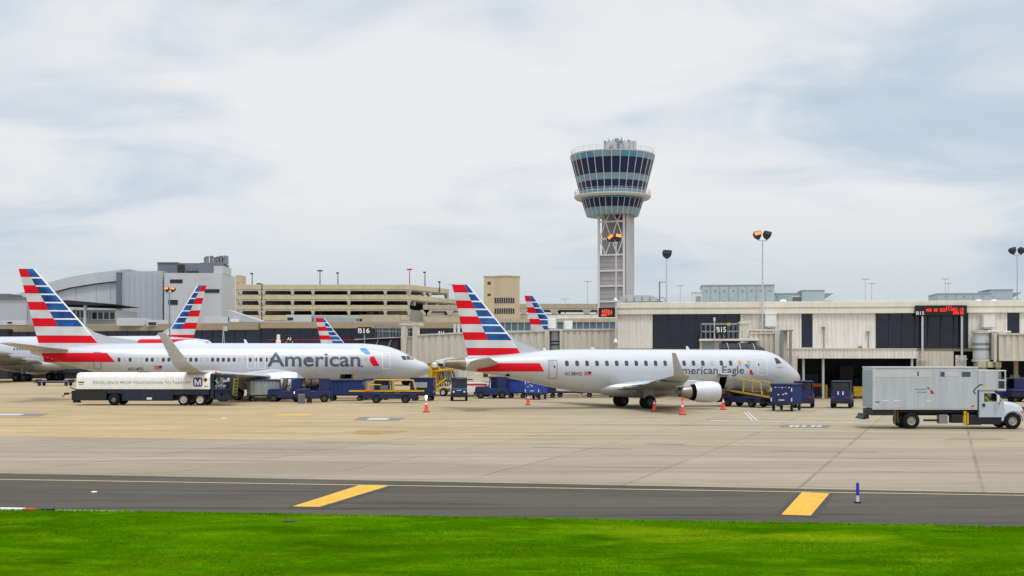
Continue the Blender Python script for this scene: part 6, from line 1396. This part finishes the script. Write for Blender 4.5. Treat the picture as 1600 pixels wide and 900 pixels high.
for cx0, cz0, an in ((b - rr, d - rr, 0), (a + rr, d - rr, 90), (a + rr, c + rr, 180), (b - rr, c + rr, 270)):
    for k in range(5): t = R(an + 22.5*k); pts.append((cx0 + rr*math.cos(t), cz0 + rr*math.sin(t)))
m.prism(pts, -1.262, -1.252); lg = m.build('logo_plate', 'logo_purple', r); m = MB(); xa, xb, za, zb_ = fx(305.6), fx(315.9), fz_(601.8), fz_(592.2); wd = xb - xa; zz = zb_ - za; m.prism([(xa, za), (xa + .2*wd, za), (xa + .2*wd, za + .6*zz), (xa + .44*wd, za), (xa + .56*wd, za), (xa + .8*wd, za + .6*zz), (xa + .8*wd, za), (xb, za), (xb, zb_), (xa + .8*wd, zb_), (xa + .5*wd, za + .38*zz), (xa + .2*wd, zb_), (xa, zb_)], -1.270, -1.2625); m.build('logo_letter', 'sign_white', lg)
m = MB(); x, z = fx(322.7), fz_(593.4); m.prism([(x - .2, z), (x, z - .2), (x + .2, z), (x, z + .2)], -1.26, -1.252); m.build('hazard_diamond', 'tail_light', r)
m = MB(); m.box(fx(122), -1.26, fz_(598.5), fx(131), -1.252, fz_(596.3)); m.box(fx(123), -1.26, fz_(601.5), fx(130), -1.252, fz_(600.6)); m.box(fx(321), -1.26, fz_(604), fx(327), -1.252, fz_(603)); m.build('decal', 'lettering_grey', r)
m = MB(); m.box(fx(116.5), -1.2, .42, fx(166), 1.2, z0 - .003); m.box(fx(166), -.7, .5, fx(330), .7, z0 - .003); m.box(fx(109), -1.0, .45, fx(116.4), 1.0, 1.25); m.build('front_chassis', 'black_paint', r, bevel=.04)
m = MB(); m.box(fx(191), -1.2, .40, fx(271), 1.2, z0 - .004); m.box(fx(271.2), -1.18, .9, fx(328), 1.18, z0 - .004); m.box(fx(166.2), -1.18, 1.0, fx(190.8), 1.18, z0 - .004); m.build('skirt', 'tank_blue', r, bevel=.02)
m = MB()
for px in (217, 243, 268): m.box(fx(px), -1.215, .45, fx(px) + .05, -1.203, z0 - .1)
m.box(fx(191), -1.23, .40, fx(271), -1.203, .50); m.build('locker_seam', 'black_paint', r)
m = MB(); m.box(fx(230), -1.22, fz_(624.5), fx(238), -1.203, fz_(621)); m.build('plate', 'reflective_white', r)
for px in (177.5, 288, 314):
    for s in (-1, 1): wheel(r, fx(px), s*1.02, .50, .42, s, rim='pale_metal' if px > 200 else 'metal_grey', rr=.62 if px > 200 else .4)
m = MB(); m.tube([(fx(112), -.9, 1.1), (fx(100), -1.0, .95), (fx(94), -1.0, .72)], .035); m.tube([(fx(115), -.6, 1.3), (fx(106), -.9, 1.52)], .04); m.box(fx(98), -1.1, .9, fx(104.5), -.9, 1.08); m.box(fx(112), -1.1, .22, fx(121), -.7, .6); m.tube([(fx(117), -.8, 1.0), (fx(117), -.9, 1.75)], .03)
m.tube([(fx(124), -1.1, .6), (fx(124.5), -1.1, .2)], .03); m.build('front_fittings', 'black_paint', r)
# delivery gear at the rear: cabinet, platform, hose reel, pipes, ladder
m = MB(); m.box(fx(329.8), -1.1, .6, fx(335), 1.1, fz_(584)); m.box(fx(335.2), -1.15, 1.28, fx(361), 1.15, 1.42); m.box(fx(335.2), -.75, 1.43, fx(359), 1.0, fz_(585.5)); m.box(fx(352), -1.0, .62, fx(361), 1.0, 1.27); m.box(fx(335.2), -1.05, .5, fx(362), 1.05, .62); m.build('rear_cabinet', 'tank_blue', r, bevel=.02)
m = MB(); m.lathe([(-.42, .1), (-.42, .62), (-.34, .64), (-.3, .48), (.3, .48), (.34, .64), (.42, .62), (.42, .1)], (fx(347), -.55, .95), 'y', 24); m.build('hose_reel', 'tank_blue', r, True, angle=40)
rq = random.Random(11); m = MB()
for k in range(13):
    x = fx(rq.uniform(337, 361)); z = rq.uniform(1.45, 2.3); y = rq.uniform(-1.1, -.8); m.tube([(x, y, 1.42), (x, y, z), (x + rq.uniform(-.5, .5), y - .05, z)], rq.uniform(.03, .06))
m.build('pipework', 'metal_grey', r)
m = MB()
for k in range(7):
    x = fx(rq.uniform(338, 358)); z = rq.uniform(1.6, 2.25); m.lathe([(-.02, .09), (.02, .09), (.025, 0)], (x, -1.12, z), 'y', 12)
m.box(fx(349), -1.16, 2.0, fx(356), -1.12, 2.12); m.box(fx(356), -1.1, 2.05, fx(359.5), -.9, 2.35); m.build('gauges', 'pale_metal', r)
m = MB(); m.tube([(fx(364), -.9, .7), (fx(366.5), -.9, 2.35)], .06); m.tube([(fx(364), .3, .7), (fx(366.5), .3, 2.35)], .06)
for k in range(6): z = .85 + .27*k; m.cyl((fx(364.2) + .025*k, -.9, z), (fx(364.2) + .025*k, .3, z), .035)
m.build('ladder', 'olive_paint', r)
m = MB(); m.tube([(fx(358), -1.0, 1.2), (fx(366), -1.1, .8), (fx(371), -1.0, .75), (fx(362), -1.0, .5)], .05); m.tube([(fx(360), -1.0, 1.0), (fx(368), -1.0, .55), (fx(373), -1.0, .9)], .04); m.build('hose', 'black_rubber', r)
m = MB()
for px in (335.5, 346): m.lathe([(0, .1), (.12, .1), (.2, .06), (.22, 0)], (fx(px), -.5, fz_(584) if px < 340 else fz_(587) + .0), 'z', 12)
m.build('beacon', 'orange_cone', r, True)
# ------------------------------------------------------------------ box truck
g = G(1474, 670.6); sB = g.y/F; bx_ = lambda px: (px - 1474)*sB; bz_ = lambda py: H + (HY - py)*sB
r = thing('box_truck', (g.x + .25, g.y + 1.2, 0), -2.5, 'silver box truck with high cargo body over its cab at right', 'truck'); hwid = 1.2
x0, x1, x2 = bx_(1360), bx_(1521.5), bx_(1551.5); zb, zt = bz_(638.5), bz_(575.5)
m = MB(); m.box(x0, -hwid, zb, x1, hwid, zt); bd = m.build('cargo_box', 'truck_box', r, bevel=.03)
m = MB(); m.box(x1 + .002, -hwid, bz_(610), x2, hwid, bz_(578)); m.build('forward_box', 'truck_box', r, bevel=.03)
m = MB(); m.box(x0 - .02, -hwid - .02, zt + .002, x1, hwid + .02, zt + .09); m.box(x0 - .03, -hwid - .012, zb - .06, x1, -hwid + .05, zb - .002); m.box(x0 - .03, -hwid - .012, zb, x0 + .14, -hwid - .001, zt); m.build('box_edge_rail', 'pale_metal', r, bevel=.01)
m = MB()
for k in range(1, 10): x = x0 + (x1 - x0)*k/10; m.box(x - .012, -hwid - .006, zb + .03, x + .012, -hwid - .0012, zt - .04)
m.build('panel_seam', 'truck_box', r)
m = MB(); m.box(x0 - .03, -hwid + .08, zb + .08, x0 - .003, hwid - .08, zt - .1)
for k in range(9): z = zb + .2 + k*(zt - zb - .3)/9; m.box(x0 - .045, -hwid + .1, z, x0 - .031, hwid - .1, z + .03)
m.build('rear_shutter', 'unit_grey', r)
e = -hwid - .004
def decal(nm, px0, px1, y0, y1, mat, yy=None): m = MB(); m.box(bx_(px0), e - .004, bz_(y1), bx_(px1), -hwid - .0015, bz_(y0)); return m.build(nm, mat, r)
decal('patched_panel', 1352.8 + 8, 1451, 578.5, 589.5, 'pale_metal'); decal('patched_panel', 1468, 1492, 580.5, 588, 'pale_metal'); decal('worn_graphic', 1428.3, 1430.8, 580.5, 588, 'lettering_grey'); decal('worn_graphic', 1464, 1470.5, 581, 588.6, 'lettering_grey'); decal('worn_graphic', 1497, 1510.5, 581, 588.8, 'lettering_grey')
for a, b in ((1374.5, 1384.5), (1391.5, 1402)): decal('reflector', a, b, 625.2, 626.8, 'reflective_white')
decal('reflector', 1442.5, 1450, 625.4, 627, 'reflective_white'); decal('reflector', 1361, 1367, 631, 632.4, 'reflective_white'); decal('number_decal', 1361, 1370, 627.6, 629.3, 'lettering_grey'); decal('hazard_decal', 1510, 1516, 633.2, 635.4, 'red_paint'); decal('reflector', 1508, 1512, 632.8, 634.3, 'reflective_white')
flat_text('lettering', 'American', bx_(1423.5), bx_(1442.5), bz_(609.2), bz_(606.6), e - .004, 'lettering_grey', r, .0); flat_text('lettering', 'Airlines', bx_(1427.5), bx_(1442.5), bz_(614), bz_(611.4), e - .004, 'lettering_grey', r, .0)
def tri(nm, pix, mat): m = MB(); m.prism([(bx_(a), bz_(b)) for a, b in pix], e - .004, -hwid - .0015); m.build(nm, mat, r)
tri('symbol_blue', [(1442.5, 604.5), (1446.5, 605), (1449, 608.5), (1446, 608.5)], 'livery_light_blue'); tri('symbol_red', [(1448, 610), (1451.5, 609.8), (1454.5, 615.6), (1449.5, 615.4)], 'livery_red')
m = MB(); m.tube([(bx_(1529), e, bz_(600.8)), (bx_(1524), e, bz_(601.5)), (bx_(1519), e, bz_(606)), (bx_(1514.8), e, bz_(611)), (bx_(1518), e, bz_(615.5))], .03); m.build('grab_cable', 'dark_panel', r)
m = MB(); m.prism([(bx_(1532), bz_(607.8)), (bx_(1539), bz_(607.8)), (bx_(1537), bz_(605.4)), (bx_(1533), bz_(605.6))], e, -hwid - .001); m.build('yellow_mark', 'hi_vis', r)
# railed front platform over the cab
m = MB(); xa, xb = x2 + .003, bx_(1566); z0, z1 = bz_(610), bz_(578.5)
for y in (-1.1, 1.1):
    for x in (xb - .05, xa + .05): m.cyl((x, y, z0), (x, y, z1), .04)
    for z in (z1 - .03, (z0 + z1)/2, z0 + .04): m.cyl((xa, y, z), (xb, y, z), .035)
for z in (z1 - .03, z0 + .04): m.cyl((xb - .05, -1.1, z), (xb - .05, 1.1, z), .035)
m.box(xa, -1.1, z0 - .04, xb, 1.1, z0 + .02); m.build('front_platform_rail', 'pale_metal', r)
m = MB(); m.box(xa + .02, -.9, bz_(594), xb - .2, .9, bz_(581)); m.build('platform_screen', 'metal_grey', r)
# chassis
m = MB(); m.box(bx_(1362), -.55, bz_(650), bx_(1588), .55, zb - .005); m.box(bx_(1360), -1.15, bz_(649), bx_(1396), 1.15, zb - .061); m.box(bx_(1396), -1.0, bz_(645), bx_(1524), 1.0, zb - .061); m.build('frame', 'black_paint', r, bevel=.01)
m = MB(); m.box(bx_(1350), -.9, bz_(655), bx_(1356), .9, bz_(648)); m.prism([(bx_(1344.5), bz_(656)), (bx_(1352), bz_(655.9)), (bx_(1356), bz_(650)), (bx_(1350), bz_(650))], -.8, .8); m.build('rear_bumper', 'black_paint', r, bevel=.02)
for nm, a, b, y0, y1, mt in (('battery_box', 1463, 1476, 648, 662, 'metal_grey'), ('tool_box', 1482, 1500, 648, 661, 'black_paint'), ('step_box', 1508, 1528, 648, 664, 'black_paint')): m = MB(); m.box(bx_(a), -1.12, bz_(y1), bx_(b), -.6, bz_(y0)); m.build(nm, mt, r, bevel=.02)
for nm, px, y0, y1, mt in (('stabilizer_leg', 1394, 643, 662.5, 'rusty_brown'), ('yellow_cylinder', 1502.5, 645, 664, 'yellow_paint')):
    m = MB(); m.cyl((bx_(px), -1.12, bz_(y1)), (bx_(px), -1.12, bz_(y0)), .075, n=12); m.cyl((bx_(px), -1.12, bz_(y0 - .01)), (bx_(px), -1.12, bz_(y0 - 2.5)), .1, n=12); m.cyl((bx_(px) + .16, -1.1, bz_(y1 - 2)), (bx_(px) + .16, -1.1, bz_(y0)), .06); 
    m.build(nm, mt, r, True, angle=40)
m = MB(); m.tube([(bx_(1404), -1.0, bz_(652)), (bx_(1401), -1.0, bz_(664))], .05); m.tube([(bx_(1440), -.95, bz_(657)), (bx_(1465), -.95, bz_(657))], .06); m.build('brackets', 'black_paint', r)
for px, k in ((1420, 1), (1576, 0)):
    for s in (-1, 1):
        wheel(r, bx_(px), s*(hwid - .2), .47, .30, s, rim='wheel_hub', rr=.52)
        if k: wheel(r, bx_(px), s*(hwid - .55), .47, .28, s, rr=.5)
# cab: hollow shell with open windows so the driver shows
zc0, zs, zr = bz_(652), bz_(628), bz_(611.5); xc0, xc1, xw, xn = bx_(1523.5), bx_(1548), bx_(1562), bx_(1596)
m = MB()
for s in (-1, 1):
    ya, yb = (-hwid + .05, -hwid + .13) if s < 0 else (hwid - .13, hwid - .05)
    m.prism([(xc0, zc0), (bx_(1562), zc0), (bx_(1562), zs + .02), (xc0, zs)], ya, yb)
    m.prism([(xc0, zs + .001), (bx_(1532), zs + .001), (bx_(1532), zr), (xc0, zr)], ya, yb)
    m.prism([(bx_(1532.01), bz_(614.5)), (bx_(1549.5), bz_(614.5)), (bx_(1547.5), zr), (bx_(1532.01), zr)], ya, yb)
    m.prism([(bx_(1549.5), bz_(614.5)), (bx_(1551), bz_(614.5)), (bx_(1562), zs - .0 + .02), (bx_(1559), zs + .02)], ya, yb)
m.box(xc0, -hwid + .131, zc0, xc0 + .08, hwid - .131, zr); m.box(xc0, -hwid + .05, zr + .002, bx_(1548), hwid - .05, zr + .07); m.box(xc0 + .08, -hwid + .131, zc0, bx_(1562), hwid - .131, zc0 + .1)
m.build('cab', 'truck_cab', r, bevel=.015)
m = MB(); m.box(bx_(1521), -hwid + .0, bz_(651), bx_(1523.4), hwid, bz_(609.5)); m.box(bx_(1523.5), -hwid + .02, zr + .073, bx_(1550), hwid - .02, zr + .13); m.build('cab_trim', 'black_paint', r, bevel=.02)
m = MB(); rings = []
for x, zt_, w_ in ((bx_(1562), bz_(626.3), 1.12), (bx_(1575), bz_(628), 1.06), (bx_(1586), bz_(631), 1.0), (bx_(1593), bz_(635), .93), (bx_(1596.5), bz_(641), .86)):
    zl = bz_(650); rings.append([(x, -w_, zl), (x, -w_, zt_ - .22), (x, -w_*.86, zt_ - .05), (x, -w_*.5, zt_), (x, w_*.5, zt_), (x, w_*.86, zt_ - .05), (x, w_, zt_ - .22), (x, w_, zl)])
m.loft(rings); m.build('bonnet', 'truck_cab', r, True, angle=50)
for s in (-1, 1):
    m = MB(); pts = []
    for k in range(11):
        t = math.pi*k/10; pts.append((bx_(1576) + .66*math.cos(t), .47 + .64*math.sin(t)))
    inner = [(bx_(1576) + .53*math.cos(math.pi*k/10), .47 + .53*math.sin(math.pi*k/10)) for k in range(11)]
    m.prism(pts + inner[::-1], s*(hwid - .14), s*(hwid + .03)); m.build('wheel_arch', 'truck_cab', r, bevel=.03)
m = MB()
for s in (-1, 1): m.prism([(bx_(1576) + .525*math.cos(math.pi*k/10), .47 + .525*math.sin(math.pi*k/10)) for k in range(11)], s*(hwid - .5), s*(hwid - .2))
m.box(bx_(1527), -hwid + .1, bz_(661), bx_(1560), -.5, bz_(652.3)); m.box(bx_(1527), .5, bz_(661), bx_(1560), hwid - .1, bz_(652.3)); m.box(bx_(1530), -hwid + .02, bz_(663), bx_(1556), -.8, bz_(661)); m.build('under_cab', 'black_paint', r)
m = MB(); m.prism([(bx_(1550.6), bz_(614.2)), (bx_(1551.6), bz_(614.2)), (bx_(1562.6), bz_(626.2)), (bx_(1561.6), bz_(626.2))], -1.0, 1.0); m.build('windscreen', 'glass_cab', r)
m = MB(); m.box(bx_(1525), -hwid + .044, bz_(650), bx_(1525.4), -hwid + .049, bz_(613)); m.box(bx_(1561), -hwid + .044, bz_(650), bx_(1561.4), -hwid + .049, bz_(629)); m.build('door_seam', 'seam_grey', r)
m = MB(); m.box(bx_(1529), -hwid + .0, bz_(635), bx_(1533), -hwid + .049, bz_(630.5)); m.build('door_handle', 'black_paint', r)
m = MB(); m.box(bx_(1549), -hwid - .28, bz_(628), bx_(1552.5), -hwid - .16, bz_(617)); mr = m.build('mirror', 'white_paint', r, bevel=.03); m = MB(); m.tube([(bx_(1552), -hwid - .2, bz_(629)), (bx_(1556), -hwid + .05, bz_(630))], .025); m.build('mirror_arm', 'black_paint', mr)
m = MB(); m.box(bx_(1588.5), -.98, bz_(646), bx_(1594.5), -.90, bz_(642)); m.build('side_lamp', 'amber_lens', r, bevel=.02)
m = MB(); m.box(bx_(1596.2), -.8, bz_(652), bx_(1599.5), .8, bz_(646)); m.build('front_bumper', 'pale_metal', r, bevel=.03)
m = MB(); m.box(bx_(1591), -.96, bz_(651.8), bx_(1596), -.87, bz_(648.5)); m.build('marker_lamp', 'tail_light', r)
m = MB(); m.box(bx_(1595.7), -.7, bz_(645), bx_(1597.6), .7, bz_(636)); m.build('grille', 'black_paint', r)
m = MB(); m.box(bx_(1529), -.95, .9, bx_(1543), -.25, 1.22); m.box(bx_(1526), -.95, 1.2, bx_(1530), -.25, 1.85); m.build('seat', 'black_paint', r, bevel=.05)
m = MB(); m.lathe([(-.02, .2), (0, .22), (.02, .2)], (bx_(1552), -.55, 1.55), 'x', 16); m.build('steering_wheel', 'black_rubber', r)
bpy.context.view_layer.update()
wq = r.matrix_world @ Vector((bx_(1537), -.6, .42)); dd = pose(0, 'sit'); person('person', wq, 90 - 2.5, 'truck driver in hi vis jacket seated behind the open cab window', dd, RAD)
